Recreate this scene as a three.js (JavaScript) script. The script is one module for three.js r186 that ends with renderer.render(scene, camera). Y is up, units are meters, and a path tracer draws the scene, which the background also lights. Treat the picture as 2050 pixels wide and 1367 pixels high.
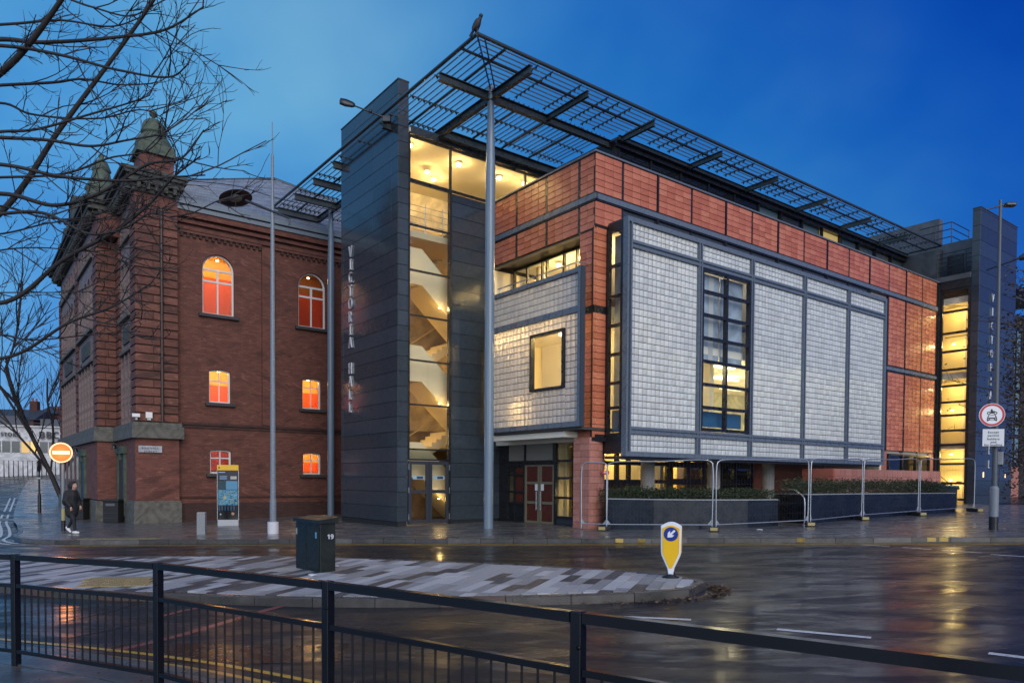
import * as THREE from 'three';
import { mergeGeometries } from 'three/addons/utils/BufferGeometryUtils.js';
import { RoundedBoxGeometry } from 'three/addons/geometries/RoundedBoxGeometry.js';
import { ImprovedNoise } from 'three/addons/math/ImprovedNoise.js';
import { MarchingCubes } from 'three/addons/objects/MarchingCubes.js';
import { FontLoader } from 'three/addons/loaders/FontLoader.js';
import { TextGeometry } from 'three/addons/geometries/TextGeometry.js';

// ---------------------------------------------------------------- camera, sky, sun, exposure
const FOCAL = 1459, CY = 997.8, EYE = 1.8;                 // in pixels of the 2050 x 1367 photograph; eye height in metres
const scene = new THREE.Scene();
const camera = new THREE.PerspectiveCamera(2 * Math.atan(CY / FOCAL) * 180 / Math.PI, 1.5, 0.1, 3000);
camera.position.set(0, EYE, 0);
camera.rotation.set(-0.0263, 0, 0.0066);
camera.setViewOffset(2050, 2 * CY, 0, 0, 2050, 1367);
camera.updateMatrixWorld(true);
const renderer = new THREE.WebGLRenderer({ antialias: true });
renderer.setSize(1024, 682);
renderer.toneMapping = THREE.LinearToneMapping;
renderer.toneMappingExposure = 1.25;
renderer.shadowMap.enabled = true;

const noise = new ImprovedNoise();
function fbm(x, y, z, n = 4) { let a = 0, s = 1, t = 0; for (let i = 0; i < n; i++) { a += s * noise.noise(x, y, z); t += s; x *= 2.03; y *= 2.03; z *= 2.03; s *= 0.5; } return a / t; }
const clamp = (x, a = 0, b = 1) => Math.min(b, Math.max(a, x)), lerp = (a, b, t) => a + (b - a) * t, smooth = (a, b, x) => { const t = clamp((x - a) / (b - a)); return t * t * (3 - 2 * t); };
{ // blue-hour sky: paler and greyer towards the dawn behind the camera and low down, deep blue overhead and to the right
  const W = 1024, H = 512, d = new Float32Array(W * H * 4);
  for (let j = 0; j < H; j++) for (let i = 0; i < W; i++) {
    const el = ((j + 0.5) / H - 0.5) * Math.PI, az = ((i + 0.5) / W - 0.5) * 2 * Math.PI;
    const x = Math.cos(el) * Math.cos(az), y = Math.sin(el), z = Math.cos(el) * Math.sin(az);
    const yy = Math.max(y, 0), e = yy - 0.42, back = smooth(-0.2, 0.9, z);
    const n = fbm(x * 2.1 / (0.45 + yy), 3.1, z * 2.1 / (0.45 + yy), 5), n2 = fbm(x * 4 / (0.4 + yy), 8.3, z * 4 / (0.4 + yy), 4), m = 1 + 0.72 * n + 0.3 * n2;
    const cap = (v, c) => Math.pow(Math.pow(v, -3) + Math.pow(c, -3), -1 / 3), low = Math.pow(1 - yy, 8);
    let r = cap(0.05 * Math.exp(-5.5 * x - 5.0 * e), 0.09) * m * m, g = cap(0.29 * Math.exp(-2.6 * x - 3.5 * e), 0.35) * m, b = cap(0.72 * Math.exp(-0.85 * x - 1.3 * e), 0.76) * (0.6 + 0.4 * m);
    r = lerp(r, 0.15, 0.55 * low); g = lerp(g, 0.25, 0.5 * low); b = lerp(b, 0.6, 0.5 * low);
    { const c = smooth(-0.1, 0.5, n + 0.4 * n2) * 0.42; r = lerp(r, 0.8 * r + 0.03, c); g = lerp(g, 0.9 * g + 0.02, c); b = lerp(b, 0.84 * b, c); }
    const o = (j * W + i) * 4;
    d[o] = lerp(0.8 * r, 0.62, 0.88 * back); d[o + 1] = lerp(0.8 * g, 0.72, 0.88 * back); d[o + 2] = lerp(0.8 * b, 0.92, 0.88 * back); d[o + 3] = 1;
  }
  const t = new THREE.DataTexture(d, W, H, THREE.RGBAFormat, THREE.FloatType);
  t.mapping = THREE.EquirectangularReflectionMapping; t.magFilter = THREE.LinearFilter; t.needsUpdate = true;
  scene.background = t; scene.environment = t;
}
const sun = new THREE.DirectionalLight(new THREE.Color(1, 0.95, 0.9), 1.5);   // wide pale glow of the bright part of the clouded sky
sun.position.set(22, 34, 40); sun.target.position.set(0, 4, -20);
sun.castShadow = true; sun.shadow.radius = 90;
Object.assign(sun.shadow.camera, { left: -60, right: 60, top: 50, bottom: -40, near: 1, far: 200 });
scene.add(sun, sun.target);

// ---------------------------------------------------------------- helpers
let seed = 7;
const rnd = () => { seed = (seed + 0x6d2b79f5) | 0; let t = Math.imul(seed ^ (seed >>> 15), 1 | seed); t = (t + Math.imul(t ^ (t >>> 7), 61 | t)) ^ t; return ((t ^ (t >>> 14)) >>> 0) / 4294967296; };
const rr = (a, b) => a + (b - a) * rnd();
const V = (x, y, z) => new THREE.Vector3(x, y, z);
// the street falls to the left and climbs away to the back left
function gnd(x, z) {
  const D = clamp(-z, -20, 130), X = clamp(x, -90, 60);
  return 0.022 * X + 0.006 * D + 0.06 * Math.max(0, D - 36 + 2 * Math.exp(-Math.abs(D - 36) / 3)) * smooth(-8, -18, x);
}
const ray = (px, py) => V((px - 1025) / FOCAL, -(py - CY) / FOCAL, -1).applyMatrix4(new THREE.Matrix4().extractRotation(camera.matrixWorld));
function G(px, py, up = 0.12) { // point of the street (or the sheet `up` above it) seen at a pixel of the photograph
  const d = ray(px, py); let t = 1;
  for (let i = 0; i < 60; i++) { const x = d.x * t, z = d.z * t, e = EYE + d.y * t - gnd(x, z) - up; t += e / Math.max(0.02, -d.y + 0.0); if (t < 0.5) t = 0.5; if (t > 200) t = 200; }
  return V(d.x * t, gnd(d.x * t, d.z * t) + up, d.z * t);
}
function at(px, py, depth) { const d = ray(px, py); return V(0, EYE, 0).addScaledVector(d, depth / -d.z); }
// frame of the hall: x along the long front, z towards the street, y up; origin at its corner
const A = V(2.47, 0, -22.25), ANG = Math.atan2(0.6066, 0.795), UX = V(Math.cos(ANG), 0, -Math.sin(ANG)), VZ = V(Math.sin(ANG), 0, Math.cos(ANG));
const L = (x, y, z) => A.clone().addScaledVector(UX, x).addScaledVector(VZ, z).add(V(0, y, 0));
const eyeL = (() => { const d = V(0, EYE, 0).sub(A); return V(d.dot(UX), EYE, d.dot(VZ)); })();
const rayL = (px, py) => { const d = ray(px, py); return V(d.dot(UX), d.y, d.dot(VZ)); };
const onZ = (px, py, z) => { const d = rayL(px, py), t = (z - eyeL.z) / d.z; return eyeL.clone().addScaledVector(d, t); };
const onX = (px, py, x) => { const d = rayL(px, py), t = (x - eyeL.x) / d.x; return eyeL.clone().addScaledVector(d, t); };
const onY = (px, py, y) => { const d = rayL(px, py), t = (y - eyeL.y) / d.y; return eyeL.clone().addScaledVector(d, t); };
const gndL = (x, z) => { const p = L(x, 0, z); return gnd(p.x, p.z); };

const names = new Map();
const numbered = (n) => { const k = names.get(n) || 0; names.set(n, k + 1); return k ? n + '_' + String(k).padStart(3, '0') : n; };
let OX = 0, OY = 0, OZ = 0;                                   // origin of the thing being built
const origin = (x = 0, y = 0, z = 0) => { OX = x; OY = y; OZ = z; };
function tag(o, label, category, group, kind) { if (label) o.userData.label = label; if (category) o.userData.category = category; if (group) o.userData.group = group; if (kind) o.userData.kind = kind; return o; }
function thing(name, label, category, pos = V(0, 0, 0), turn = 0, group) { const o = new THREE.Group(); o.name = numbered(name); o.position.copy(pos); o.rotation.y = turn; scene.add(o); o.updateMatrixWorld(true); return tag(o, label, category, group); }
function uvm(g, s = 1) { // uv in metres from the main direction of each face
  const p = g.attributes.position, n = g.attributes.normal, uv = new Float32Array(p.count * 2);
  for (let i = 0; i < p.count; i++) {
    const ax = Math.abs(n.getX(i)), ay = Math.abs(n.getY(i)), az = Math.abs(n.getZ(i)), x = p.getX(i), y = p.getY(i), z = p.getZ(i);
    uv[2 * i] = (ax > ay && ax > az ? z : x) * s; uv[2 * i + 1] = (ay >= ax && ay >= az ? z : y) * s;
  }
  g.setAttribute('uv', new THREE.BufferAttribute(uv, 2)); return g;
}
const flat = (g) => { const k = g.index ? g.toNonIndexed() : g; for (const a of Object.keys(k.attributes)) if (!['position', 'normal', 'uv', 'color'].includes(a)) k.deleteAttribute(a); if (!k.attributes.normal) k.computeVertexNormals(); if (!k.attributes.uv) uvm(k); return k; };
const box = (x0, x1, y0, y1, z0, z1) => { const g = new THREE.BoxGeometry(Math.abs(x1 - x0), Math.abs(y1 - y0), Math.abs(z1 - z0)); g.translate((x0 + x1) / 2 - OX, (y0 + y1) / 2 - OY, (z0 + z1) / 2 - OZ); return uvm(g); };
const rbox = (x0, x1, y0, y1, z0, z1, r = 0.01, s = 2) => { const g = new RoundedBoxGeometry(x1 - x0, y1 - y0, z1 - z0, s, r); g.translate((x0 + x1) / 2 - OX, (y0 + y1) / 2 - OY, (z0 + z1) / 2 - OZ); return uvm(g); };
function cyl(p, q, r0, r1 = r0, n = 10, open = false) {
  const d = q.clone().sub(p), l = d.length(), g = new THREE.CylinderGeometry(r1, r0, l, n, 1, open); g.translate(0, l / 2, 0);
  g.applyQuaternion(new THREE.Quaternion().setFromUnitVectors(V(0, 1, 0), d.normalize())); g.translate(p.x - OX, p.y - OY, p.z - OZ); return g;
}
function bar(p, q, w, h) { // rectangular bar between two points, w across, h high
  const d = q.clone().sub(p), l = d.length(), g = new THREE.BoxGeometry(w, h, l);
  const m = new THREE.Matrix4().lookAt(q, p, Math.abs(d.y / l) > 0.99 ? V(0, 0, 1) : V(0, 1, 0)); g.applyMatrix4(m); g.translate((p.x + q.x) / 2 - OX, (p.y + q.y) / 2 - OY, (p.z + q.z) / 2 - OZ); return uvm(g);
}
function tube(pts, r, n = 8, seg = 40, closed = false) { const c = new THREE.CatmullRomCurve3(pts.map((p) => V(p.x - OX, p.y - OY, p.z - OZ)), closed, 'centripetal'); return new THREE.TubeGeometry(c, seg, r, n, closed); }
function lathe(profile, n = 20) { return new THREE.LatheGeometry(profile.map(([r, y]) => new THREE.Vector2(r, y)), n); }
function extrude(pts, depth, bevel = 0, holes = []) { // pts in xy, extruded along +z
  const s = new THREE.Shape(pts.map((p) => new THREE.Vector2(p[0], p[1]))); for (const h of holes) s.holes.push(new THREE.Path(h.map((p) => new THREE.Vector2(p[0], p[1]))));
  return new THREE.ExtrudeGeometry(s, { depth, bevelEnabled: bevel > 0, bevelSize: bevel, bevelThickness: bevel, bevelSegments: 1, curveSegments: 12 });
}
function obj(name, geos, mat, parent = scene) {
  const list = (Array.isArray(geos) ? geos : [geos]).map(flat), g = list.length === 1 ? list[0] : mergeGeometries(list), o = new THREE.Mesh(g, mat);
  o.name = parent === scene ? numbered(name) : childName(parent, name); o.castShadow = o.receiveShadow = true; parent.add(o); return o;
}
const kids = new WeakMap();
function childName(parent, n) { let m = kids.get(parent); if (!m) kids.set(parent, m = new Map()); const k = m.get(n) || 0; m.set(n, k + 1); return k ? n + '_' + String(k).padStart(3, '0') : n; }
function grp(name, parent) { const o = new THREE.Group(); o.name = childName(parent, name); parent.add(o); return o; }
function copy(src, pos, turn, label) { const c = src.clone(); c.name = numbered(src.name.replace(/_\d{3}$/, '')); c.userData = { ...src.userData }; if (label) c.userData.label = label; c.position.copy(pos); if (turn !== undefined) c.rotation.y = turn; scene.add(c); return c; }
// many alike pieces: the nearest `limit` as meshes of their own, the rest as one "stuff" part of the thing
const stocks = new Map();
function piece(stock, parent, root, name, geo, mat, m4) { if (!stocks.has(stock)) stocks.set(stock, { name, root, limit: 300, list: [] }); stocks.get(stock).list.push({ parent, geo, mat, m4 }); }
function settle(stock) {
  const s = stocks.get(stock); if (!s) return; s.root.updateMatrixWorld(true);
  const p = V(0, 0, 0);
  for (const k of s.list) { k.parent.updateWorldMatrix(true, false); p.setFromMatrixPosition(k.m4).applyMatrix4(k.parent.matrixWorld); k.d = p.distanceTo(camera.position); const q = p.clone().project(camera); k.out = Math.abs(q.x) > 1.02 || Math.abs(q.y) > 1.02; }
  s.list.sort((a, b) => (a.out - b.out) || a.d - b.d);
  s.list.slice(0, s.limit).forEach((k) => { const o = new THREE.Mesh(k.geo, k.mat); o.applyMatrix4(k.m4); o.name = childName(k.parent, s.name); o.castShadow = o.receiveShadow = true; k.parent.add(o); });
  const groups = new Map();
  for (const k of s.list.slice(s.limit)) { const id = k.parent.uuid + k.geo.uuid + k.mat.uuid; if (!groups.has(id)) groups.set(id, []); groups.get(id).push(k); }
  for (const g of groups.values()) { const im = new THREE.InstancedMesh(g[0].geo, g[0].mat, g.length); g.forEach((k, i) => im.setMatrixAt(i, k.m4)); im.name = childName(g[0].parent, s.name + '_field'); im.userData.kind = 'stuff'; im.castShadow = im.receiveShadow = true; g[0].parent.add(im); }
}
const T = (x, y, z) => new THREE.Matrix4().makeTranslation(x - OX, y - OY, z - OZ);

// ---------------------------------------------------------------- textures and materials
function tex(w, h, size, fn, srgb = false) { // fn(u, v) in 0..1 tiling -> [r, g, b] or grey; size in metres of one tile
  const d = new Uint8Array(w * h * 4);
  for (let j = 0; j < h; j++) for (let i = 0; i < w; i++) { let c = fn(i / w, j / h, i, j); if (!Array.isArray(c)) c = [c, c, c]; const o = (j * w + i) * 4; for (let k = 0; k < 3; k++) d[o + k] = clamp(c[k]) * 255; d[o + 3] = 255; }
  const t = new THREE.DataTexture(d, w, h); t.wrapS = t.wrapT = THREE.RepeatWrapping; t.magFilter = THREE.LinearFilter; t.minFilter = THREE.LinearMipmapLinearFilter; if (srgb) t.colorSpace = THREE.SRGBColorSpace; t.repeat.set(1 / size[0], 1 / size[1]); t.needsUpdate = true; return t;
}
const tn = (u, v, f, s = 0, n = 4) => { // noise that tiles
  let a = 0, w = 1, t = 0; for (let i = 0; i < n; i++) { const R = f * 0.159; a += w * noise.noise(Math.cos(u * 6.2832) * R + s, Math.sin(u * 6.2832) * R + 3.7 * s + Math.cos(v * 6.2832) * R, Math.sin(v * 6.2832) * R + 1.3 * s); t += w; w *= 0.55; f *= 2.1; } return a / t; };
const C = (r, g, b) => new THREE.Color().setRGB(r, g, b);
const S = (r, g, b, rough = 0.6, o = {}) => new THREE.MeshStandardMaterial({ color: C(r, g, b), roughness: rough, ...o });
const Ph = (r, g, b, rough = 0.6, o = {}) => new THREE.MeshPhysicalMaterial({ color: C(r, g, b), roughness: rough, ...o });
const grain = tex(256, 256, [0.5, 0.5], (u, v) => 0.72 + 0.5 * tn(u, v, 24, 2, 4) + 0.12 * (rnd() - 0.5));
const grainBig = tex(256, 256, [3.1, 3.1], (u, v) => 0.75 + 0.65 * tn(u, v, 7, 5, 5) + 0.08 * (rnd() - 0.5));
const roughMap = tex(256, 256, [1.7, 1.7], (u, v) => 0.75 + 0.7 * tn(u, v, 9, 9, 4));
const fine = tex(256, 256, [0.25, 0.25], () => rnd());
const M = {
  black: S(0.012, 0.013, 0.015, 0.45, { roughnessMap: roughMap }), dark: S(0.025, 0.028, 0.033, 0.4, { roughnessMap: roughMap }),
  steel: S(0.16, 0.2, 0.25, 0.42, { map: grain, roughnessMap: roughMap }), steelDark: S(0.05, 0.062, 0.075, 0.4, { map: grain }),
  galv: S(0.42, 0.45, 0.48, 0.38, { metalness: 0.7, roughnessMap: roughMap }), white: S(0.72, 0.72, 0.7, 0.5), whiteWorn: S(0.6, 0.62, 0.62, 0.6, { map: grainBig }),
  glass: Ph(0.93, 0.97, 0.97, 0.015, { transmission: 1, thickness: 0, ior: 1.5 }), glassDim: Ph(0.45, 0.5, 0.5, 0.02, { transmission: 1, thickness: 0, ior: 1.5 }), glassDark: S(0.012, 0.015, 0.018, 0.05),
  cream: S(0.72, 0.64, 0.48, 0.85, { map: grainBig }), creamPlain: S(0.72, 0.64, 0.48, 0.85), yellowRoom: S(0.7, 0.56, 0.28, 0.85), ceiling: S(0.75, 0.7, 0.58, 0.9),
  wood: S(0.22, 0.12, 0.06, 0.6, { map: grainBig }), woodDark: S(0.09, 0.055, 0.035, 0.6, { map: grainBig }), floor: S(0.2, 0.16, 0.12, 0.5),
  bulb: S(1, 1, 1, 0.5, { emissive: C(1, 0.72, 0.32), emissiveIntensity: 9 }), tubeLamp: S(1, 1, 1, 0.5, { emissive: C(1, 0.86, 0.5), emissiveIntensity: 2.2 }),
};
const WARM = C(1, 0.66, 0.24), WARMER = C(1, 0.58, 0.18);
function lamp(root, x, y, z, power, color = WARM, r = 0.09, mat = M.bulb, name = 'ceiling_lamp') { // round fitting with its bulb and the light in it
  const g = grp(name, root); g.position.set(x - OX, y - OY, z - OZ);
  const s = new THREE.Mesh(new THREE.SphereGeometry(r, 14, 10).scale(1, 0.6, 1), mat); s.name = 'bulb'; g.add(s);
  const c = new THREE.Mesh(new THREE.CylinderGeometry(r * 1.15, r * 1.15, 0.03, 16).translate(0, r * 0.62, 0), M.whiteWorn); c.name = 'fitting'; g.add(c);
  const l = new THREE.PointLight(color, power, 0, 2); l.castShadow = true; l.shadow.radius = 3; l.name = 'lamp_light'; g.add(l); return g;
}
const font = await new FontLoader().loadAsync('fonts/droid/droid_sans_bold.typeface.json');
const fontR = await new FontLoader().loadAsync('fonts/droid/droid_sans_regular.typeface.json');
function text(s, size, depth = 0.01, f = font, bevel = 0) { const g = new TextGeometry(s, { font: f, size, depth, curveSegments: 5, bevelEnabled: bevel > 0, bevelSize: bevel, bevelThickness: bevel, bevelSegments: 1 }); g.computeBoundingBox(); const b = g.boundingBox; g.translate(-(b.min.x + b.max.x) / 2, -(b.min.y + b.max.y) / 2, 0); return g; }
// ---------------------------------------------------------------- ground
const wet = (lo, hi, s, f) => tex(512, 512, s, (u, v) => { const n = tn(u, v, f, s[0], 5), m = tn(u, v, f * 5, 4 + s[0], 3); return lerp(lo, hi, smooth(-0.22, 0.25, n + 0.25 * m)); });
const asphaltMap = tex(512, 512, [4.1, 4.1], (u, v) => { const n = tn(u, v, 7, 3, 5); const s = rnd(); return (0.62 + 0.4 * n + 0.7 * (s - 0.5) + (s > 0.96 ? 0.9 : 0)) * 0.6; });
const asphaltBump = tex(512, 512, [1.9, 1.9], (u, v) => 0.5 + 0.25 * tn(u, v, 150, 6, 2) + 0.5 * (rnd() - 0.5));
const puddle = tex(512, 512, [11.3, 3.7], (u, v) => { const n = tn(u, v, 7, 17, 5), m = tn(u, v, 40, 4, 3); return lerp(0.22, 0.95, smooth(-0.04, 0.14, n + 0.3 * m)); });
const M_road = Ph(0.017, 0.021, 0.027, 0.6, { map: asphaltMap, bumpMap: asphaltBump, bumpScale: 0.006, specularIntensity: 0.55, roughnessMap: wet(0.55, 1.0, [9.7, 4.3], 8), clearcoat: 0.6, clearcoatMap: puddle, clearcoatRoughness: 0.3, clearcoatRoughnessMap: wet(0.4, 1, [13.1, 5.2], 8) });
const pavMap = tex(512, 512, [2.4, 2.4], (u, v, i, j) => { // 0.6 x 0.4 slabs in broken bond, far too flat to pick apart at this angle
  const row = Math.floor(v * 6), x = (u * 4 + (row % 2) * 0.5) % 4, cx = x % 1, cy = (v * 6) % 1, id = Math.floor(x) * 7 + row * 13, h = Math.abs(Math.sin(id * 12.9898) * 43758.5453) % 1;
  const joint = cx < 0.012 || cy < 0.02 ? 0.5 : 1; return (0.55 + 0.22 * h + 0.3 * tn(u, v, 9, 2, 4) + 0.15 * (rnd() - 0.5)) * joint; });
const M_pave = Ph(0.15, 0.145, 0.145, 0.5, { map: pavMap, bumpMap: asphaltBump, bumpScale: 0.0012, roughnessMap: wet(0.45, 1.0, [6.1, 3.3], 9), clearcoat: 0.4, clearcoatRoughness: 0.5, clearcoatRoughnessMap: wet(0.2, 0.9, [8.3, 2.9], 9) });
const M_kerb = S(0.075, 0.072, 0.07, 0.6, { map: grainBig, roughnessMap: roughMap });
function sheet(xs, zs, up) { // grid over the street surface
  const p = [], ix = [], uv = []; for (const z of zs) for (const x of xs) { p.push(x, gnd(x, z) + up, z); uv.push(x, z); }
  const w = xs.length; for (let j = 0; j < zs.length - 1; j++) for (let i = 0; i < w - 1; i++) { const a = j * w + i; ix.push(a, a + 1, a + w, a + 1, a + w + 1, a + w); }
  const g = new THREE.BufferGeometry(); g.setAttribute('position', new THREE.Float32BufferAttribute(p, 3)); g.setAttribute('uv', new THREE.Float32BufferAttribute(uv, 2)); g.setIndex(ix); g.computeVertexNormals();
  if (g.attributes.normal.getY(0) < 0) { for (let k = 0; k < ix.length; k += 3) [ix[k], ix[k + 1]] = [ix[k + 1], ix[k]]; g.setIndex(ix); g.computeVertexNormals(); } return g;
}
const range = (a, b, s) => { const o = []; for (let x = a; x < b - 1e-6; x += s) o.push(x); o.push(b); return o; };
tag(obj('road', sheet([-600, -300, -120, ...range(-90, 60, 3), 120, 300, 600], [60, 30, ...range(-130, 20, 3).reverse().map((z) => z), -200, -400, -900].sort((a, b) => b - a), 0), M_road), 'wet dark asphalt road between railing and hall', 'road', null, 'structure');
function strip(a, b, up, n = 6) { // surface between two polylines of equal length
  const p = [], uv = [], ix = []; for (let i = 0; i < a.length; i++) for (let k = 0; k <= n; k++) { const x = lerp(a[i].x, b[i].x, k / n), z = lerp(a[i].z, b[i].z, k / n); p.push(x, gnd(x, z) + up, z); uv.push(x, z); }
  const w = n + 1; for (let i = 0; i < a.length - 1; i++) for (let k = 0; k < n; k++) { const q = i * w + k; ix.push(q, q + 1, q + w, q + 1, q + w + 1, q + w); }
  const g = new THREE.BufferGeometry(); g.setAttribute('position', new THREE.Float32BufferAttribute(p, 3)); g.setAttribute('uv', new THREE.Float32BufferAttribute(uv, 2)); g.setIndex(ix); g.computeVertexNormals();
  if (g.attributes.normal.getY(0) < 0) { for (let k = 0; k < ix.length; k += 3) [ix[k], ix[k + 1]] = [ix[k + 1], ix[k]]; g.setIndex(ix); g.computeVertexNormals(); } return g;
}
function resample(pts, step) { const c = new THREE.CatmullRomCurve3(pts, false, 'centripetal'); return c.getSpacedPoints(Math.max(2, Math.round(c.getLength() / step))); }
function offset(pts, d) { return pts.map((p, i) => { const a = pts[Math.max(0, i - 1)], b = pts[Math.min(pts.length - 1, i + 1)], t = b.clone().sub(a).setY(0).normalize(); return V(p.x - t.z * d, 0, p.z + t.x * d); }); }
function kerbRun(pts, root, inward, len = 0.9, mats = [M_kerb], top = 0.125) { // separate kerb stones along a line; inward = side of the pavement
  const c = new THREE.CatmullRomCurve3(pts, false, 'centripetal'), n = Math.round(c.getLength() / len), q = c.getSpacedPoints(n), o = offset(q, inward * 0.14);
  for (let i = 0; i < n; i++) {
    const s = 0.006, a = q[i].clone().lerp(q[i + 1], s), b = q[i + 1].clone().lerp(q[i], s), e = o[i].clone().lerp(o[i + 1], s), f = o[i + 1].clone().lerp(o[i], s), P = [];
    for (const [p, h] of [[a, -0.1], [b, -0.1], [f, -0.1], [e, -0.1]]) P.push(p.x, gnd(p.x, p.z) + h, p.z);
    const bev = 0.012; for (const [p, r] of [[a, e], [b, f], [f, b], [e, a]]) { const t = p === a || p === b ? p : p; P.push(t.x, gnd(t.x, t.z) + top - bev, t.z); }
    for (const [p, r] of [[a, e], [b, f], [f, b], [e, a]]) { const t = p.clone().lerp(r, 0.09); P.push(t.x, gnd(t.x, t.z) + top, t.z); }
    const ix = []; for (let k = 0; k < 4; k++) { const k2 = (k + 1) % 4; for (const l of [0, 4]) ix.push(l + k, l + k2, l + 4 + k, l + k2, l + 4 + k2, l + 4 + k); } ix.push(8, 9, 10, 8, 10, 11);
    const g = new THREE.BufferGeometry(); g.setAttribute('position', new THREE.Float32BufferAttribute(P, 3)); g.setIndex(ix); const h = g.toNonIndexed(); h.computeVertexNormals(); uvm(h);
    obj('kerb_stone', h, mats[Math.floor(rnd() * mats.length)], root);
  }
}
const kerbMats = [M_kerb, S(0.085, 0.08, 0.075, 0.42, { map: grainBig, roughnessMap: roughMap }), S(0.13, 0.125, 0.12, 0.5, { map: grainBig, roughnessMap: roughMap })];
const M_blip = S(0.6, 0.42, 0.1, 0.5, { map: grain });
// pavement round both halls
const kerbPts = [[40, -9.5], [22, -15.2], [12.48, -17.5], [5.76, -18.4], [-0.32, -19.3], [-4.46, -20.0], [-6.58, -20.2], [-10.3, -20.7], [-12.58, -20.95], [-14.3, -21.7], [-15.6, -23.0], [-16.6, -24.7], [-19.3, -28.6], [-22.6, -33.2], [-33, -49], [-45, -68]].map(([x, z]) => V(x, 0, z));
const hallPave = thing('pavement', 'wet grey slab pavement in front of both halls', 'pavement'); hallPave.userData.kind = 'structure';
{
  const k = resample(kerbPts, 0.9), inner = k.map((p) => { const q = p.clone().add(A.clone().sub(p).setY(0).multiplyScalar(0)); const l = p.clone().sub(A); const x = l.dot(UX), z = l.dot(VZ); return L(clamp(x, -7.5, 60) + (z < -14 ? 5 : 0), 0, Math.min(-16.5, z - 8)); });
  const back = k.map((p) => { const l = p.clone().sub(A), x = l.dot(UX), z = l.dot(VZ); return z < -9 && x < -9 ? L(-8.2, 0, Math.min(-16.6, z + 1)) : L(Math.max(x, -8.2), 0, -16.6); });
  obj('paving', strip(offset(k, -0.14), back, 0.12, 10), M_pave, hallPave);
  kerbRun(kerbPts.slice(1, 13), hallPave, -1, 0.9, kerbMats);
  for (const [bx, by] of [[1272, 1079], [1289, 1079], [1584, 1078], [1600, 1078], [1836, 1075], [1856, 1075], [1242, 1079]]) { const p = G(bx, by, 0.08), g = rbox(-0.1, 0.1, -0.05, 0.05, -0.012, 0.012, 0.004); let best = kerbPts[0]; const c = new THREE.CatmullRomCurve3(kerbPts, false, 'centripetal'), q = c.getSpacedPoints(400), o = offset(q, -0.14); let k = 0, dm = 1e9; o.forEach((e, i) => { const s = Math.hypot(e.x - p.x, (e.z - p.z) * 0.05); if (s < dm) { dm = s; k = i; } }); const t = q[k + 1].clone().sub(q[k]); g.rotateY(-Math.atan2(t.z, t.x)); g.translate(o[k].x, gnd(o[k].x, o[k].z) + 0.07, o[k].z); obj('kerb_mark', g, M_blip, hallPave); };
  // dropped kerb with pale tactile flags by the crossing
  const kk = V(-12.4, 0, -21.05), dir = V(2.3, 0, 0.3).normalize();
  for (let i = 0; i < 6; i++) { const p = kk.clone().addScaledVector(dir, i * 0.42); const g = box(-0.2, 0.2, -0.02, 0.012, -0.02, 0.38); g.rotateY(-Math.atan2(dir.z, dir.x)); g.translate(p.x, gnd(p.x, p.z) + 0.115, p.z - 0.42); obj('tactile_flag', g, S(0.3, 0.25, 0.13, 0.5, { map: grain }), hallPave); }
}
// pavement under the camera, behind the railing
const nearPave = thing('near_pavement', 'dark wet paving under the black railing', 'pavement'); nearPave.userData.kind = 'structure';
const nearK = [[-14, -9.2], [-8.5, -8.6], [-5.15, -7.5], [-3.4, -6.75], [-1.73, -5.75], [-0.2, -4.55], [1.3, -3.35], [3.5, -1.6], [8, 2]].map(([x, z]) => V(x, 0, z));
{ const k = resample(nearK, 0.5); obj('paving', strip(offset(k, 0.14), k.map((p) => V(p.x - 9, 0, p.z + 14)), 0.12, 16), M_pave, nearPave); kerbRun(nearK, nearPave, 1, 0.9, kerbMats);
  // slabs that can be told apart beside the railing
  const run = resample(nearK, 0.6), ms = [0.9, 1.05, 0.8, 1].map((q) => Ph(0.085 * q, 0.083 * q, 0.083 * q, 0.55, { map: grainBig, bumpMap: asphaltBump, bumpScale: 0.001, roughnessMap: roughMap, clearcoat: 0.35, clearcoatRoughness: 0.35 })), sg = uvm(new RoundedBoxGeometry(0.592, 0.05, 0.442, 1, 0.005));
  for (let i = 1; i < run.length - 1; i++) for (let j = 0; j < 7; j++) { const a = run[i], t = run[i + 1].clone().sub(run[i - 1]).setY(0).normalize(), n = V(-t.z, 0, t.x), p = a.clone().addScaledVector(n, 0.37 + j * 0.45).addScaledVector(t, (j % 2) * 0.3); const m = new THREE.Matrix4().makeRotationY(-Math.atan2(t.z, t.x)).setPosition(p.x, gnd(p.x, p.z) + 0.104 + rr(-0.001, 0.001), p.z); piece('slab', nearPave, nearPave, 'paving_slab', sg, ms[Math.floor(rnd() * 4)], m); }
  settle('slab'); }
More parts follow.
